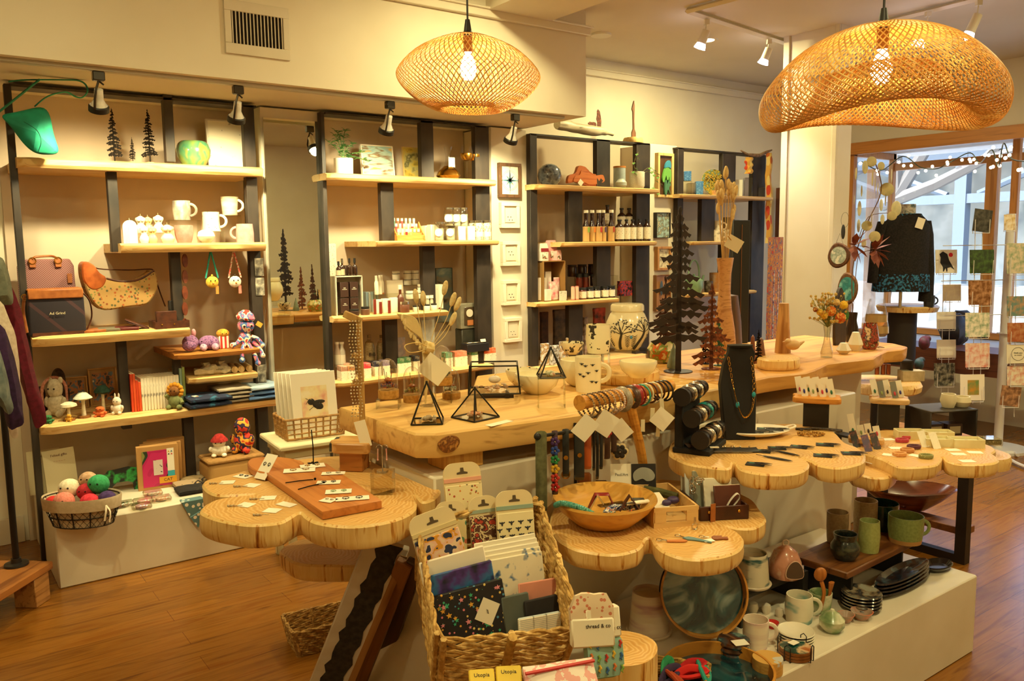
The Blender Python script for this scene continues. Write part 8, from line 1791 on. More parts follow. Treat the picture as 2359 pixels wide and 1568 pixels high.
# raised blocks with earring cards
for px_,py,z_,h_,w_,d_,lb,wd,n in((1893,985,ZA,.115,.15,.10,'dark block topped with a live-edge board and a fan of earring cards','D8943C',8),(2060,990,ZC3,.13,.13,.10,'pale live-edge board on a dark block with long grey cards','D8B078',5),(2010,1030,ZC3,.030,.11,.06,'low wooden card holder with colourful drop earrings','D8A868',4)):
 q=P(px_,py,z=z_);t=thing('card_riser',lb,'display stand',q+Vector((.02,.04,0)),FACE-.35)
 if h_>.05:M().box((0,0,(h_-.022)/2),(w_*.62,d_*.7,h_-.022)).build('block',flat('1E1814',.6),t)
 M().prism(ccw([(v.x,v.y)for v in smooth_loop([(-w_/2,-d_/2,0),(w_/2,-d_/2,0),(w_*.56,0,0),(w_/2,d_/2,0),(-w_/2,d_/2,0),(-w_*.52,.0,0)],3)]),h_-.0215,h_).build('board',wood(wd,'9A5C24','5A2C12',0),t,bev=.003)
 Mq=Matrix.Translation(t.location)@Matrix.Rotation(FACE-.35,4,'Z')
 for k in range(n):
  r_=k%2;v=Mq@Vector((-w_*.38+k*w_*.76/(n-1),(-.018 if r_ else .018),h_));ct_=thing('earring_card',['tall cream card with a drawn logo slotted in the live-edge riser','long card slotted in the pale riser','cream card with coloured drops in the low holder'][(z_==ZC3)+(h_<.05)],'earring card',v,FACE-.35,['cards in the live-edge riser','cards in the pale riser','cards in the low holder'][(z_==ZC3)+(h_<.05)]);ct_.rotation_euler=(R(-18),R(-12),FACE-.35)
  hh_=.072 if h_>.05 else(.085 if k==0 else .05);M().box((0,0,hh_/2),(.024,.001,hh_)).build('card',flat('F0E6D0' if not(h_==.13 and r_)else '7A7A70',.6),ct_);M().ball((0,-.003,.02),(.004,.002,.009),8,6).build('stone',flat(['2A6A4A','8A9A60','3A2A24','C83A4A','3A3A8A'][(k+int(px_))%5],.3),ct_)
# white plate with beaded earrings
p=P(2025,1068,z=ZB);s=dist(p);solo('small_plate','small white plate of red and green beaded earrings','plate',M().lathe([(0,.002),(22*s,.002),(36*s,.010),(35*s,.013),(22*s,.006),(0,.006)],32),flat('EFE4D8',.3),p);solo('beaded_earring','red and green beaded earrings on the small white plate','earring',M().tube(smooth_loop([(-.03,.01,.004),(-.01,-.01,.006),(.02,.0,.004),(.03,-.015,.005)],4,False),.006,8).ball((.01,.015,.004),(.014,.008,.004),10,6),mix('C8281C','A81E18','2A4A3A',scale=60,rough=.5,interp='CONSTANT',lo=.4,hi=.6),p+Vector((0,0,.007)),FACE)
for k,(px_,py,c1,c2,lb)in enumerate(((2072,1050,'D89A5A','E8C89A','tan woven bracelet coil, front of the slice'),(2090,1041,'C88A50','D8B07A','tan woven bracelet coil behind the first'),(2133,1055,'8A8A50','C8C090','olive and cream woven bracelet coil'),(2105,1033,'5A2A3A','7A4A5A','plum coloured bead cluster'),(2078,1018,'B83A4A','D86A74','red striped earring fan on a white card'),(2085,1010,'C84A54','4A5A7A','red and blue striped earring fan'))):
 m=M()
 for j in range(3):m.tube([(.022*math.cos(a),.016*math.sin(a),.005+j*.003)for a in[2*PI*i/18 for i in range(18)]],.0042,6,closed=True)
 solo('woven_bracelet',lb,'bracelet',m,mix(c1,c2,scale=200,rough=.7,interp='CONSTANT'),P(px_,py,z=ZC3),FACE)
for k,(px_,py,a,lb)in enumerate(((2050,1048,-.6,'white card under the tan bracelets'),(2112,1050,-.9,'white narrow card by the olive bracelet'),(2065,1032,-.1,'white card by the plum cluster'),(2045,1012,.1,'white card with the striped fan'),(2195,1036,.1,'cream card with faint green print'),(2208,1046,-.1,'folded white card on the far lobe'),(2246,1042,-.2,'cream card at the far lobe rim'),(2228,1062,.0,'slim white card at the rim front'))):flatcard(px_,py,.05,.035,FACE+a,lb,z=ZC3,group=None,name='white_card')
CRB=mix('E4D8A8','D8CC9A',scale=20,rough=.6)
for k,(px_,py,w2,lb)in enumerate(((2107,1010,60,'cream lidless jewellery box behind the leaning cards'),(2172,1012,58,'cream jewellery box, rear one at the slice middle'),(2170,1028,58,'cream jewellery box, front one at the slice middle'),(2238,1030,66,'longest cream jewellery box near the far rim'))):
 q=P(px_,py,z=ZC3);s=dist(q);t=thing('jewellery_box',lb,'box',q+Vector((0,.02,0)),FACE-.1);w_,d_,h_=w2*s,.06,.032
 M().box((0,0,.002),(w_,d_,.004)).box((0,-d_/2,h_/2),(w_,.003,h_)).box((0,d_/2,h_/2),(w_,.003,h_)).box((-w_/2,0,h_/2),(.003,d_,h_)).box((w_/2,0,h_/2),(.003,d_,h_)).build('carton',CRB,t);M().box((0,0,.012),(w_*.92,d_*.9,.018)).build('cushion',flat('EFE6C8',.9),t);M().ball((0,0,.023),(.012,.006,.003),8,6).build('jewel',SILVER,t)
for k,(px_,py,c,lb)in enumerate(((1975,1030,'1E1A1A','dark photo card leaning with an easel back, nearest the platter slice'),(2002,1040,'4A3A5A','tilted plum patterned leather card'),(2022,1035,'2A1A14','tilted dark card with a coloured stripe'),(2133,1030,'E8E0C8','clear fronted charm card before the boxes'),(2160,1034,'ECE4CC','white folded charm card before the boxes'))):q=P(px_,py,z=ZC3);t=thing('leaning_card',lb,'card',q,FACE-.2);t.rotation_euler=(R(-28),R(-14),FACE-.2);M().box((0,0,.033),(.026,.002,.066)).build('card',mix(c,'B85A3A' if k<3 else 'D8C8B0',scale=40,rough=.5,lo=.5,hi=.8),t)
# -- pottery on the low aisle plinth --
ZD=.30
PLM=mix('EDE0CC','E4D0C0','C8A0A8','5A4A6A',scale=(4,4,22),rough=.3,lo=.42,hi=.68,coat=.3);SEA=mix('E8E0C8','E4DCC4','7AA8A0','2A6A70',scale=(7,7,16),rough=.3,lo=.42,hi=.66,coat=.3);GRN=mix('E0DCC0','8AA070','3A6A44',scale=(12,12,18),rough=.25,coat=.4)
def planter(px,py,z,r,h,label,mt_,dy=0):
 q=P(px,py,z=z);s=dist(q);t=thing('planter',label,'planter',q+Vector((0,dy,0)),0);r*=s;h*=s
 M().lathe([(0,.004),(r*.95,.004),(r,h*.08),(r*.84,h),(r*.78,h),(r*.8,h*.85),(0,h*.8)],32).build('pot',mt_,t);M().lathe([(0,0),(r*1.06,0),(r*1.14,h*.07),(r*1.1,h*.09),(0,h*.06)],32).build('saucer',flat('DCCCB4',.3),t)
planter(1495,1456,ZD,46,100,'large tapered planter with purple cloud glaze on a saucer',PLM)
sh_=P(1760,1330,z=.41);t=thing('black_riser','dark low step riser beneath the tealight house and planter','display riser',(sh_.x,sh_.y+.03,ZD),0);M().box((0,0,.10),(.36,.16,.012)).box((.165,0,.047),(.03,.16,.094)).box((-.165,0,.047),(.03,.16,.094)).build('body',flat('1E1A16',.5),t)
planter(1733,1345,.407,38,76,'cream planter with blue green mountain glaze on the dark step',mix('E4DCC4','E0D8C0','3A6A6A','2A3A4A',scale=(8,8,24),rough=.3,lo=.45,hi=.66))
q=P(1808,1325,z=.407);s=dist(q);t=thing('tealight_house','pink dome tealight house with an arched opening and loop top','candle holder',q,FACE)
m=M().lathe([(0,0),(34*s,0),(37*s,10*s),(36*s,34*s),(26*s,58*s),(8*s,72*s),(0,73*s)],32).build('dome',mix('D89A80','C88A70','E0C0A8','4A3A5A',scale=(18,18,18),rough=.25,lo=.38,hi=.74,coat=.5),t)
M().vprism([(v.x*s,v.y*s)for v in smooth_loop([(-16,10,0),(-18,28,0),(-8,44,0),(6,46,0),(17,30,0),(16,10,0)],4)],-.004,.0).build('opening',flat('5A4434',.6),t,loc=(10*s,-36.5*s,0));M().tube([(v[0],-37.5*s,v[2])for v in smooth_loop([(-7*s,0,9*s),(-9*s,0,28*s),(2*s,0,45*s),(16*s,0,46*s),(27*s,0,30*s),(26*s,0,9*s)],4)],.0022,6,closed=True).build('rim',flat('E0B8A0',.3),t);M().tube(arc((0,0,78*s),7*s,0,2*PI,14)[:-1],1.6*s,6,closed=True).build('loop',flat('D8C0A8',.4),t)
# round trays
TY=wood('C88A34','A86C20',None,0,.4);RES=mix('142028','1E4A50','0E1418','C8D0C8',scale=9,rough=.06,lo=.36,hi=.78,coat=.8,dist_=1)
def rtray(loc,r,label,rot,art):
 t=thing('round_tray',label,'tray',loc,0);t.rotation_euler=rot;m=M();n=48;h=.045
 m.lathe([(r*.99,0),(r,h*.3),(r*1.01,h),(r*.965,h),(r*.95,h*.3),(r*.94,.006),(0,.006),(0,0)],n).build('rim',TY,t);M().lathe([(0,.007),(r*.94,.007),(r*.94,.010),(0,.010)],n).build('resin_inlay',art,t)
 for sg in(-1,1):M().ball((sg*r*.985,0,h*.62),(.006,.035,.009),12,6).build('handle_hole',flat('2A1A10',.8),t)
q=P(1622,1478,z=ZD);rtray(q+Vector((.02,.03,.15)),.135,'round wooden tray with sea-wave resin propped upright behind the mugs',(R(72),R(14),FACE-.1),mix('142028','1E4A50','8A9A94','A8B0A4',scale=7,rough=.08,lo=.36,hi=.7,coat=.8,dist_=1.5))
q=P(1655,1570,z=ZD);rtray(q,.155,'round wooden tray with dark green resin lying flat at the bottom edge',(0,0,.3),RES)
mug(1740,1488,ZD,29,66,'cream mug with purple sunset glaze, nearest the coasters',PLM,handle=HR,top=1.0,mid=1.0,bot=.9);mug(1840,1428,ZD,32,62,'cream mug with teal treeline glaze',SEA,handle=HR,top=.9,bot=.9);mug(1890,1405,ZD,24,44,'green utensil crock holding a wooden spoon',GRN,top=1.05,name='crock',cat='crock')
q=P(1890,1405,z=ZD+.02);t=thing('wooden_spoon','carved orange wooden ladle standing in the green crock','spoon',q,FACE);SP=wood('B8702C','9A561C',None,2);M().tube(smooth_loop([(.0,0,0),(.01,0,.06),(.0,0,.10)],4,False),.010,8,flat=.5).ball((-.004,0,.125),(.022,.010,.024),14,10).build('spoon',SP,t)
q=P(1900,1400,z=ZD+.02);solo('wooden_spoon','shorter wooden spoon with price tag in the green crock','spoon',M().tube([(0,0,0),(.015,0,.05),(.02,0,.09)],[.006,.008,.016],8,flat=.5),SP,q,FACE)
pot(1916,1452,ZD,[(0,0),(18,0),(28,14),(28,28),(16,42),(6,48),(4,52),(0,53)],'small round green and white lidded pot',GRN,'lidded_pot','pot')
for k,(px_,py,r)in enumerate(((1985,1425,25),(1948,1432,20))):pot(px_,py,ZD,[(0,0),(r*.5,0),(r,20),(r*.92,20),(r*.5,5),(0,4)],['small grey dish with a coral pink inside, front one','small coral pink dish half behind the green pot'][k],mix('D8704C','A89484','B8A898',scale=(9,9,40),rough=.2),'small_dish','dish')
def plates(px,py,n,r,label,mt_,oy=1.0,th=.012,rz=0,sy=1.0,name='ceramic_plate',sm=.5):
 q=P(px,py,z=ZD);s=dist(q);r*=s
 for k in range(n):solo(name,label%['bottom of the stack','second from the bottom','third','fourth','top'][k if k<n-1 else 4],'plate',M().lathe([(0,0),(r*.7,0),(r,th*1.2),(r*.96,th*1.5),(r*.66,th*.5),(0,th*.5)],36,sy=sy,wob=.012),mt_,(q.x,q.y,ZD+k*th),rz+(.1 if sy>.5 else .012)*k)
plates(1833,1478,4,42,'white saucer with a glazed rim, %s',mix('E8E0CC','DCD4BC',scale=10,rough=.25),th=.009);plates(1983,1400,5,45,'dark oval dish with carved top and grey glaze, %s',mix('4A4A48','2A2A2C','7A6A54','8A8A7C',scale=(30,30,20),rough=.2,coat=.4),th=.011);plates(2078,1352,4,118,'long narrow dark slate-blue platter, %s',mix('1A2430','2A1C18','3A4A54',scale=(22,22,40),rough=.15,coat=.5),th=.014,rz=.02,sy=.24,name='long_platter')
solo('long_platter','small dark dish at the far end of the plinth beyond the long platters','plate',M().lathe([(0,0),(.05,0),(.075,.02),(.07,.024),(.05,.008),(0,.008)],30,sy=.6),flat('16161A',.15,coat=.5),P(2160,1310,z=ZD),0)
# coaster sets
q=P(1832,1510,z=ZD);s=dist(q);t=thing('coaster_rack','black wire rack cradling round resin coasters','rack',q,0);m=M()
for k in range(4):a=FACE+PI/4+k*PI/2;c_=Vector((math.cos(a),math.sin(a),0))*40*s;tt_=Vector((-math.sin(a),math.cos(a),0))*7*s;m.tube([c_*.6+tt_,c_+tt_,c_+tt_+Vector((0,0,34*s)),c_+Vector((0,0,40*s)),c_-tt_+Vector((0,0,34*s)),c_-tt_,c_*.6-tt_],.0016,6)
m.build('wire',BLACK,t)
for k in range(3):solo('coaster','round wood coaster with dark green resin, %s in the wire rack'%['bottom','middle','top'][k],'coaster',M().cyl((0,0,0),37*s,.008,36).at(1).cyl((0,0,.0081),35*s,.001,36),[wood('8A5424','6A3A14',None,0),mix('0E3A34','14504A','D8B890','A8602C',scale=16,rough=.1,lo=.4,hi=.66,coat=.6)],(q.x,q.y,ZD+.002+k*.0095),0)
flatcard(1828,1480,.03,.022,FACE+.6,'price sticker on the green resin coaster',z=ZD+.034,group=None,name='price_label')
q=P(1768,1545,z=ZD);s=dist(q)
for k in range(4):solo('bamboo_coaster','round bamboo coaster, %s of the wrapped stack'%['bottom','second','third','top with resin edge'][k],'coaster',M().cyl((0,0,0),34*s,.0105,36),wood('D8A85A','C08E40',None,0)if k<3 else mix('D8A85A','D8A85A','C8C8C0',scale=(9,9,1),rough=.2,interp='CONSTANT',lo=.3,hi=.6),(q.x,q.y,ZD+k*.0108),.3)
q=P(1690,1505,z=ZD);s=dist(q)
for k in range(3):solo('slice_coaster','irregular glazed agate-look coaster tied with twine, %s of three'%['bottom','middle','top'][k],'coaster',M().lathe([(0,0),(35*s,0),(37*s,.006),(34*s,.015),(0,.016)],30,wob=.06),mix('3A2418','5A3018','2A4A54','8AA8A0',scale=14,rough=.12,lo=.38,hi=.66,coat=.6),(q.x,q.y,ZD+k*.0165),FACE+k)
flatcard(1705,1480,.045,.035,FACE+.2,'white tag tied to the agate-look coasters',z=ZD+.052,group=None,name='price_label')
for k,(px_,py,r,c,lb)in enumerate(((1735,1410,12,'EADFC8','white egg shaped shaker leaning behind the sunset mug'),(1765,1412,11,'E8DCC8','white shell shaped ceramic ring dish'),(1795,1420,10,'E8DCC8','white ceramic trinket beside the shell'),(1780,1445,14,'C8342C','white cup with red inside partly behind the mug handle'))):pot(px_,py,ZD,[(0,0),(r*.7,0),(r,r*1.0),(r*.8,r*1.9),(0,r*2.4)]if k<3 else[(0,0),(r*.7,0),(r,r),(r*.9,r),(0,r*.5)],lb,flat(c,.25),'ceramic_trinket','trinket')
# yarn basket bottom
q=P(1560,1560,z=.34);t=thing('seagrass_basket','small braided basket of knitted yarn goods at the bottom edge','basket',(q.x,q.y,ZD),FACE-.3);woven(t,.15,.13,.06,6,mix('C49A50','9A7232',scale=40,rough=.75),.007,1.1)
for k,(dx,dy,c,lb)in enumerate(((.02,-.03,'C8201C','bright red knitted band in the yarn basket'),(.045,-.01,'B81A20','second red knitted band in the yarn basket'),(-.03,.0,'3A2A4A','dark purple knitted band in the yarn basket'),(-.01,.03,'2A8A5A','green knitted band in the yarn basket'),(.055,-.045,'2A8A7A','teal ribbon at the basket front'),(-.04,-.03,'A8401C','orange brown felt piece in the yarn basket'))):solo('knitted_band',lb,'knitwear',M().tube(smooth_loop([(-.04,0,0),(0,.008,.02),(.045,.0,.012),(.0,-.012,.004)],5),.011,8,closed=True,flat=.6),YARN(c,c),(q.x+dx,q.y+dy,ZD+.05),FACE+k*.4)
# tray riser with cups
q=P(1990,1265,z=.43);t=thing('wood_riser','long dark wood board riser holding the green and grey cups','display riser',(q.x,q.y+.03,ZD),.05);M().box((0,0,.118),(.50,.21,.025)).build('board',wood('7A4A20','5A3014','8A5A2A',0),t,bev=.004);[M().box((x_,0,.0525),(.012,.18,.105)).build('leg',BLACK,t)for x_ in(-.19,.17)]
ZT=.431
GL=mix('8A9A5C','7A8A50',scale=120,rough=.4);KH=mix('A8906A','98805C',scale=120,rough=.5)
mug(1928,1248,ZT,24,72,'tall sand coloured tumbler at the start of the wood riser',KH,top=1.0,name='tumbler',cat='tumbler');mug(1992,1225,ZT,26,76,'taller sand tumbler with a sculpted face on its side',KH,top=.98,name='tumbler',cat='tumbler');mug(2001,1268,ZT,24,72,'pale green tumbler in front of the tall sand one',mix('A8B470','98A462',scale=120,rough=.35),top=.9,name='tumbler',cat='tumbler');mug(2085,1246,ZT,38,62,'large green mug with a bare clay foot',GL,handle=HR,hs=.9,foot=flat('B88A50',.7));mug(2030,1215,ZT,36,60,'dark teal bowl-shaped mug behind the green one',mix('1E3A34','16302C',scale=60,rough=.15,coat=.5));pot(1946,1286,ZT,[(0,0),(22,0),(32,16),(32,32),(24,46),(27,60),(24,60),(20,46),(24,30),(0,10)],'squat dark green wheel-thrown jar at the riser front',mix('2A3430','1E2624','4A4A34',scale=(20,20,40),rough=.25,coat=.4),'ceramic_jar','jar')
# -- rattan pendants --
def PD(px,py,D):r=ray(px,py)*(D/F);return Vector((r.x,r.y,r.z+H))
def pendant(px,py,D,Rm,prof,label,N_,Mn,tw,droop,sy,seed,tilt=0):
 c=PD(px,py,D);t=thing('rattan_pendant',label,'pendant lamp',c,FACE);m=M();pr=smooth_loop([(a,b_,0)for a,b_ in prof],6,False)
 def pt(v,a):
  f=v*(len(pr)-1);i=min(int(f),len(pr)-2);q=pr[i].lerp(pr[i+1],f-i);x=q.x*Rm*math.cos(a);y=q.x*Rm*sy*math.sin(a)
  return Vector((x,y,q.y*Rm-droop*(x/Rm)**2*(.4+.6*v)+tilt*x))
 for dr in(-1,1):
  for k in range(N_):
   a0=2*PI*k/N_;m.tube([pt(j/Mn,a0+dr*tw*j/Mn)*(1+dr*.004)for j in range(Mn+1)],.0017*(Rm/.27),4,flat=.45)
 m.build('woven_shade',mix('DCA858','C48C3C','E4BC70',scale=14,rough=.5),t)
 zt_=pr[0].y*Rm
 M().tube([(0,0,zt_-.005),(0,0,ZC-c.z)],.0035,8).lathe([(0,zt_+.05),(.008,zt_+.05),(.014,zt_+.01),(.03,zt_),(0,zt_)],14).build('cord',BLACK,t);M().cyl((0,0,zt_-.06),.016,.055,14).build('socket',mix('5A3A18','7A5228',scale=90,rough=.6),t)
 M().lathe([(0,-.1),(.016,-.096),(.028,-.07),(.026,-.045),(.012,-.01),(.010,0),(0,0)],16).build('bulb',emit('FFD08A',120),t,loc=(0,0,zt_-.055))
pendant(1079,165,2.88,.25,[(.06,.50),(.3,.46),(.7,.28),(.97,.02),(.98,-.14),(.8,-.34),(.56,-.49),(.42,-.52),(.36,-.44)],'flattened rattan pendant lamp in front of the soffit',76,30,1.35,.0,.95,1,-.03)
pendant(2030,180,2.29,.325,[(.05,.42),(.35,.40),(.7,.27),(.95,.06),(1.0,-.1),(.93,-.24),(.78,-.28),(.62,-.16),(.52,.0),(.48,.08)],'large saddle-shaped rattan pendant lamp overlapping the pillar',100,44,1.8,.085,.9,2)
# -- ceiling track lights, vent, disc --
WP=flat('E4DCC8',.4)
def ctrack(a,b_,i):A=P(*a,z=ZC-.02);B=P(*b_,z=ZC-.02);struct('trim_%d'%i,M().tube([A,B],.017,4),WP)
ctrack((1583,25),(1830,106),4);ctrack((1583,25),(1760,-22),5);ctrack((2030,52),(2420,-45),6)
for(px_,py,py2,lb)in((1628,47,115,'white ceiling spotlight nearest the track corner'),(1772,92,150,'white ceiling spotlight beside the pillar'),(2255,2,95,'bright white ceiling spotlight above the window wall'),(2138,28,110,'white ceiling spotlight partly behind the big pendant')):
 q=P(px_,py,z=ZC-.04);s=dist(q);L=(py2-py)*s;t=thing('ceiling_spotlight',lb,'spotlight',q,FACE);ax=(R(8),R(20),0)
 M().box((0,0,-.012),(.03,.03,.03)).tube([(0,0,-.02),(-.006,0,-L*.35)],.004,6).build('mount',WP,t);M().lathe([(0,0),(.026,0),(.028,-L*.45),(0,-L*.45)],16).build('housing',WP,t,loc=(.0,0,-L*.32),rot=ax);M().lathe([(.028,-L*.45),(.038,-L*.62),(0,-L*.65)],16).build('lamp_face',emit('F4ECFF',14),t,loc=(.0,0,-L*.32),rot=ax)
 z_=q+Vector((-.02,-.02,-L-.04));light('SPOT',z_,55,(1,.93,.82),.03,aim=z_+Vector((-.25,-.12,-1)),spot=80,blend=.6)
tag(M().cyl((0,0,-.015),.07,.015,24).build('smoke_detector',WP,loc=P(1385,78,z=ZC)),'flat round white disc on the ceiling beside the soffit','detector')
A=P(513,2,Y=YS);B=P(668,136,Y=YS);w_=B.x-A.x;h_=A.z-B.z+.02;t=thing('air_vent','white wall air vent with vertical slats on the soffit','vent',((A.x+B.x)/2,YS,(A.z+B.z)/2),0)
m=M()
for c_,d_ in(((0,0,h_*.40),(w_,.012,h_*.2)),((0,0,-h_*.40),(w_,.012,h_*.2)),((-w_*.45,0,0),(w_*.1,.012,h_*.6)),((w_*.45,0,0),(w_*.1,.012,h_*.6))):m.box((c_[0],-.006,c_[2]),d_)
m.build('frame',WHITE,t,bev=.002);M().box((0,-.001,0),(w_*.8,.002,h_*.62)).build('backing',flat('1E140C',.9),t);m=M()
for k in range(15):m.box((-w_*.38+k*w_*.76/14,-.008,0),(.0045,.009,h_*.6),rz=-.5)
m.build('slats',WHITE,t)
# -- beyond the counter: slice table, console, bay --
q=PD(2080,882,4.6);t=thing('log_slice_table','round bark-edged slice table beyond the counter end, under a black bridge stand','table',q+Vector((0,.12,0)),0,SL)
M().lathe([(0,-.06),(.19,-.06),(.205,-.05),(.21,-.02),(.20,0),(0,0)],40,wob=.03).build('slab',MAPLE,t);M().cyl((0,.02,-q.z),.04,q.z-.06,14).build('leg',STEEL,t)
zq_=q.z;q=P(2045,878,z=zq_);s=dist(q);t=thing('bridge_stand','black metal bridge stand over candle holders on the slice table','display riser',q+Vector((0,.08,0)),FACE);M().box((0,0,46*s),(150*s,.14,.008)).box((-74*s,0,23*s),(.008,.14,46*s)).box((74*s,0,23*s),(.008,.14,46*s)).build('body',STEEL,t)
for k,px_ in enumerate((2020,2034,2046)):pot(px_,862,zq_,[(0,0),(5,0),(5,24),(0,24)],'small copper and glass tealight cylinder, %s under the bridge stand'%['first','second','third'][k],flat('8A4A2A',.2,.6),'candle_holder','candle holder')
boxy(2098,876,zq_,50,24,.07,'beige lidded keepsake box under the bridge stand',mix('B8A888','A89878',scale=30,rough=.5),name='keepsake_box',rz=FACE)
wineglass(2090,838,zq_+47*s+.01,'stemmed glass with metallic band standing on the bridge stand',24,116,62)
bpy.data.objects['stemmed_glass.001'].location=t.location+Vector((.02,0,46*s+.005))
c0=P(2225,1302,z=0);t=thing('console_table','low steel and wood console behind the aisle plinth','table',c0,0);m=M()
for x_,y_ in((0,0),(0,.42)):m.box((x_+.02,y_+.03,.29),(.05,.05,.58))
m.box((.02,.24,.02),(.04,.4,.04)).build('frame',flat('241A14',.5,.3),t);M().box((.055,.25,.155),(.10,.47,.035)).build('shelf_board',wood('7A4A24','5A3014',None,0),t,bev=.003);M().box((.06,.24,.595),(.12,.48,.03)).build('top',wood('B07A3C','8A5424',None,0),t,bev=.003)
q=P(2100,1185,z=.18);b_=thing('dough_bowl','long dark wooden dough bowl with pointed ends on the console shelf','bowl',(q.x+.09,q.y+.06,.174),FACE)
M().lathe([(0,0),(.08,0),(.16,.05),(.235,.11),(.225,.115),(.15,.06),(0,.012)],40,sy=.55).wobble(.004,8).build('body',wood('6A3414','3E1C0A','8A4A20',0,.5,.25),b_)
for k in range(5):solo('polished_stone','glossy purple polished stone in the dough bowl','stone',M().ball((0,0,0),(.028,.022,.018),14,10),mix('3A1428','5A2438',scale=30,rough=.08,coat=1),b_.location+Vector((-.08+k*.035,-.01+.02*(k%2),.045)),k,'polished purple stones')
# black riser with white pots
q=P(2165,1000,z=.74);s=dist(q);t=thing('bridge_stand','matte black display bridge holding two cream pots','display riser',(q.x,q.y,.7405),FACE*.7);hh_=62*s
M().box((0,0,hh_),(.22,.16,.008)).box((-.106,0,hh_/2),(.008,.16,hh_)).box((.106,0,hh_/2),(.008,.16,hh_)).build('body',STEEL,t,bev=.003)
for k,(dx,r,hp)in enumerate(((.01,.032,.056),(.075,.036,.042))):v=t.location+Vector((dx*.9,-.02-dx*.4,hh_+.005));solo('cream_pot',['taller cream pot on the black bridge','shorter wide cream pot on the black bridge'][k],'pot',M().lathe([(0,0),(r*.7,0),(r,hp*.5),(r*.85,hp),(r*.75,hp),(r*.85,hp*.5),(0,hp*.15)],24),flat('D8CCAC',.5),v)
for k in range(2):solo('soap_box',['dark box with cream label under the black bridge','second dark box with blue window under the black bridge'][k],'box',M().box((0,0,.025),(.07,.06,.05)).at(1).box((0,-.031,.025),(.05,.001,.03)),[flat('3A241A',.5),flat('A89878',.5)],t.location+Vector((-.035+k*.065,.02-k*.045,0)),FACE*.7)
q=PD(2258,1040,3.35);solo('log_slice_table','small bark-edged slice under the clear craft boxes at the far rim','table',M().lathe([(0,-.05),(.11,-.05),(.115,-.02),(.11,0),(0,0)],32,wob=.04),MAPLE,(q.x,q.y,q.z-.005),0,SL)
for k in range(3):q=PD(2240+(k%2)*36,1015+(k//2)*14,3.35);solo('clear_craft_box','clear craft box packed with dried moss, %s beside the far slice rim'%['first','second','lower'][k],'box',M().box((0,0,0),(.085,.07,.028)).at(1).box((0,0,0),(.078,.063,.022)),[ACRYL,mix('8A7A54','6A6040','B0A078',scale=60,rough=.9)],q,FACE,bev=.003)
# bay window contents
q=PD(2090,702,6.2);t=thing('log_slice_table','small round wood pedestal table in the bay window under the sweater','table',q,0);s=dist(q);M().lathe([(0,-.045),(64*s,-.045),(68*s,-.01),(64*s,0),(0,0)],36,wob=.03).build('slab',MAPLE,t);M().cyl((-.06,0,-q.z+.62),.10,q.z-.665,16).build('trunk',flat('2A2018',.8),t)
mug(2140,706,q.z,12,26,'dark mug at the pedestal table edge by the sweater',flat('2A2E34',.3),handle=HR,top=1)
c=PD(2078,600,6.0);s=dist(c);t=thing('knit_sweater','black knitted sweater with blue yoke and hem pattern on a dress form','sweater',c,FACE)
def body(pts,th):
 m=M();L=[]
 for x0,x1,z in pts:
  cx=(x0+x1)/2*s;rx=(x1-x0)/2*s;L.append([m.bm.verts.new((cx+rx*math.cos(a),th*math.sin(a),z*s))for a in[2*PI*k/20 for k in range(20)]])
 for A_,B_ in zip(L,L[1:]):
  for k in range(20):m.face([A_[k],A_[(k+1)%20],B_[(k+1)%20],B_[k]])
 m.face(L[0]);m.face(L[-1][::-1]);return m.wobble(.006,9)
KN=YARN('16120F','241E1A');KB=mix('16120F','1E4A6A','3A7AA0',scale=(60,60,60),rough=.95,detail=1,interp='CONSTANT',lo=.42,hi=.58)
body([(-64,66,-66),(-62,64,-30),(-56,62,20),(-54,62,80),(-30,44,98),(-20,34,104)],.11).build('body',KN,t);body([(-66,68,-70),(-64,66,-30)],.116).build('hem_band',KB,t);body([(-34,48,92),(-22,36,106)],.105).build('yoke',KB,t);body([(44,74,-94),(46,72,-20),(40,68,60),(38,60,90)],.06).build('sleeve',KN,t);body([(-76,-58,-50),(-70,-52,40),(-56,-40,90)],.06).build('sleeve',KN,t);M().cyl((8*s,0,100*s),17*s,28*s,16).build('neck_form',mix('8A7A6A','C8C0B0','4A5A5A',scale=30,rough=.8),t);M().box((20*s,-.115,84*s),(18*s,.002,24*s),ry=.3).build('tag',PAPER,t);M().cyl((0,0,-110*s),.012,50*s,10).build('stand_pole',SILVER,t)
t=thing('string_lights','string of tiny warm bulbs looped across the bay window header','string lights',PD(2160,380,5.6),0);o_=t.location;pts=[(1985,372,6.4),(2030,392,6.3),(2080,360,6.2),(2120,385,6.2),(2160,388,6.1),(2195,370,6.1),(2235,352,6.0),(2258,375,6),(2285,345,5.4),(2300,385,5.4),(2312,330,5.2),(2330,365,5),(2370,372,4.9)]
w_=smooth_loop([PD(*v)-o_ for v in pts],6,False);M().tube(w_,.004,5).build('wire',flat('1E2A1E',.6),t);b0_=None
for k,v in enumerate(w_[::2]):
 v=v+Vector((rnd.uniform(-.05,.05),rnd.uniform(-.05,.05),rnd.uniform(-.06,.03)))
 if b0_ is None:b0_=M().ball((0,0,0),.011,8,6).build('bulb',emit('FFE8B8',14),t,loc=v)
 else:o=b0_.copy();COL.objects.link(o);o.parent=t;o.location=v
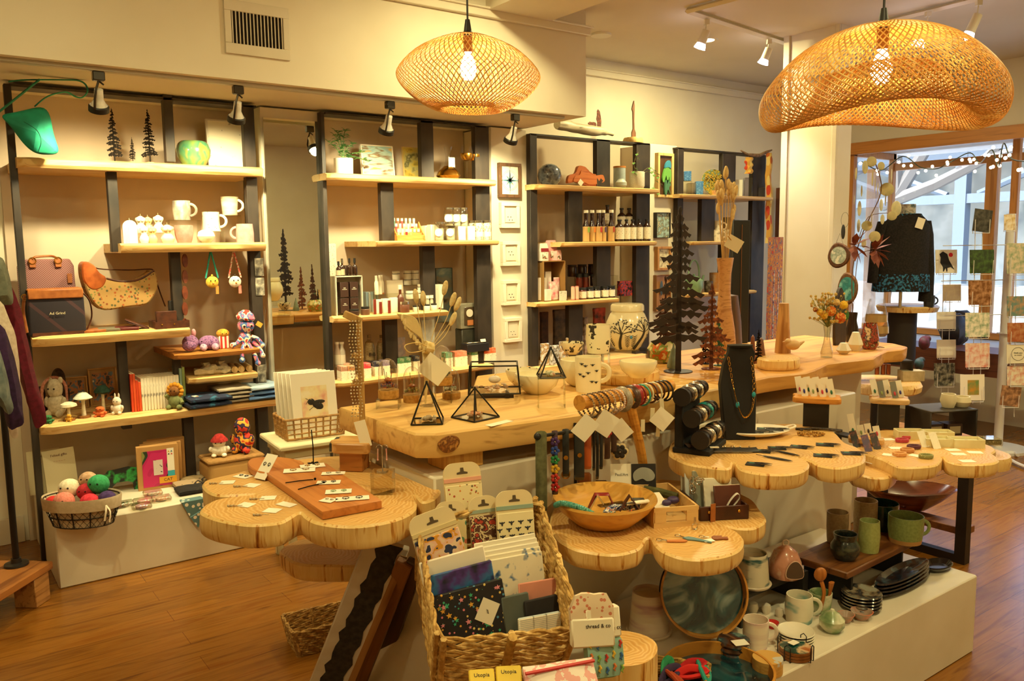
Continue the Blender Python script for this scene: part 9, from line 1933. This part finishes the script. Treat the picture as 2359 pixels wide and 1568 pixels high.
for k,(px_,py,D,r,c_,lb)in enumerate(((2130,790,5.4,.05,'5A1A3A','burgundy beaded flower ornament on the bay ledge'),(2018,770,6.6,.04,'5A2A1C','small brown horse figurine by the window'),(2200,760,6.8,.16,'14101A','black fabric bag on the bay ledge'),(2118,838,5.0,.04,'1E4A5A','blue tasselled key ring beside the bridge stand'))):solo('window_ornament',lb,'ornament',M().ball((0,0,0),(r,r*.6,r*.9),14,10).ball((r*.6,0,r*.5),r*.5,10,8).wobble(r*.15,20),mix(c_,'2A1A20',scale=30,rough=.6),PD(px_,py,D),0)
solo('bay_bench','long brown wood bench on the bay window base','bench',M().box((0,0,-.09),(.4,1.5,.18)),wood('6A3A24','4A2416',None,1),PD(2170,800,6.6)+Vector((.1,-.1,0)),0)
# -- card spinner --
WW=flat('E4E0DC',.35);ct_=PD(2312,800,6.0)
t=thing('card_spinner','white wire spinner rack of greeting cards by the window','card rack',(ct_.x,ct_.y,0),0);M().cyl((0,0,0),.03,1.72,16).cyl((0,0,.0),.2,.02,24).cyl((0,0,.86),.05,.006,20).build('pole',WW,t);o_=t.location;m=M()
CARDS=[(2180,602,50,54,'F4ECDC',0),(2193,674,42,38,'E8D8C0',6),(2180,738,44,40,'F0E8D8',0),(2180,803,44,42,'F0E6D4',0),(2176,862,48,52,'3A3A30',5),(2260,508,42,52,'2E2A22',4),(2326,512,26,36,'ECE0CC',7),(2262,602,56,54,'2A3A1C',1),(2258,674,54,56,'7A4A1E',2),(2252,748,56,56,'EDE4D0',8),(2252,818,56,56,'E8D0C0',3),(2240,892,56,60,'ECE0C8',9),(2345,595,52,70,'D8C8B0',8),(2345,705,50,46,'6A8A84',2),(2345,765,48,44,'A85A34',2),(2345,815,52,44,'EFE6D0',10),(2345,865,50,44,'ECE2CC',3),(2325,912,46,46,'7A5438',2)]
CL=['white card of a crow holding a red heart','small kraft card with metallic flecks','white card with a faint round drawing','white card with a thin line fox drawing','card with a dark green woodcut wreath','tilted dark animal portrait card at the rack top','card with yellow birds at the rack top','deep green owl card','warm brown fox photo card','white card with pale green sprig','pink blossom branch card','cream card with a small golden landscape','large beige card with a pine sprig','teal landscape card','rust and green framed landscape card','white card with a round leafy wreath','cream card with an orange jellyfish','tilted brown wood grain card']
for k,((px_,py,w2,h2,c_,ty),lb)in enumerate(zip(CARDS,CL)):
 D=6.0 if px_<2200 else 5.7;q=PD(px_,py+h2/2,D);s=D/F;v=thing('greeting_card',lb+' in the spinner rack','greeting card',q,FACE);v.rotation_euler=(R(-6),R(8 if ty==4 or k==17 else 0),FACE)
 art=mix(c_,{0:c_,3:'D8806A',5:'B8B49A',7:'C8A03C',8:'7A9A74',2:'C8946A',1:'4A6A2A',4:'5A564A',6:'F4E8C8',9:c_,10:'4A4A44'}[ty],scale=32,rough=.5,lo=.42,hi=.70)
 M().box((0,0,h2*s/2),(w2*s,.003,h2*s)).build('card',art if ty not in(0,9,10)else flat(c_,.5),v)
 if k==0:M().vprism([(x_*s,z_*s)for x_,z_ in[(-16,44),(-8,50),(2,44),(6,30),(18,8),(10,14),(2,12),(2,4),(0,4),(-2,12),(-6,4),(-8,4),(-8,14),(-14,24),(-13,36)]],-.004,-.002).build('crow',flat('1A1A20',.6),v);M().ball((10*s,-.003,42*s),(5*s,.001,5*s),8,6).build('heart',flat('D8202C',.6),v)
 if ty==9:M().box((2*s,-.002,h2*s/2),(26*s,.001,34*s)).build('picture_print',mix('C88A2C','6A8A4A',scale=20,rough=.5),v)
 if ty==10:M().tube([(15*s*math.cos(a),-.002,h2*s/2+15*s*math.sin(a))for a in[2*PI*i/20 for i in range(20)]],.0016,5,closed=True).build('wreath',flat('5A5248',.6),v);text('thank you\nso much',5*s,INK,v,(0,-.0025,h2*s/2))
 a_=q-o_;w3=Vector((math.cos(FACE),math.sin(FACE),0))*w2*s*.4;n_=Vector((math.sin(FACE),-math.cos(FACE),0))*.014
 m.tube([a_-w3-n_+Vector((0,0,.03)),a_-w3-n_-Vector((0,0,.01)),a_-w3+n_-Vector((0,0,.01)),a_-w3+n_+Vector((0,0,h2*s*.55))],.0022,5).tube([a_+w3-n_+Vector((0,0,.03)),a_+w3-n_-Vector((0,0,.01)),a_+w3+n_-Vector((0,0,.01)),a_+w3+n_+Vector((0,0,h2*s*.55))],.0022,5).tube([a_-w3+n_*1.1-Vector((0,0,.008)),a_+w3+n_*1.1-Vector((0,0,.008))],.0022,5)
for px_,D,y0,y1 in((2172,6.03,580,905),(2188,6.03,580,905),(2245,5.74,480,930),(2262,5.74,480,930),(2340,5.74,500,960)):m.tube([PD(px_-4,y1,D)-o_,PD(px_+2,y0+20,D)-o_],.0026,5)
for z_ in(1.0,1.25,1.5):m.tube([(-.45,.25,z_),(0,0,z_),(.1,-.3,z_)],.003,5)
m.build('wire_pockets',WW,t)
A=P(2290,1052,z=.01);tag(M().tube(smooth_loop([A,P(2320,1056,z=.02),P(2345,1068,z=.02),P(2375,1080,z=.02)],4,False),.012,8).tube(smooth_loop([A+Vector((0,.1,0)),P(2330,1042,z=.02),P(2345,1048,z=.02)],4,False),.012,8).build('floor_cable',WW),'white cable lying on the floor under the card spinner','cable')
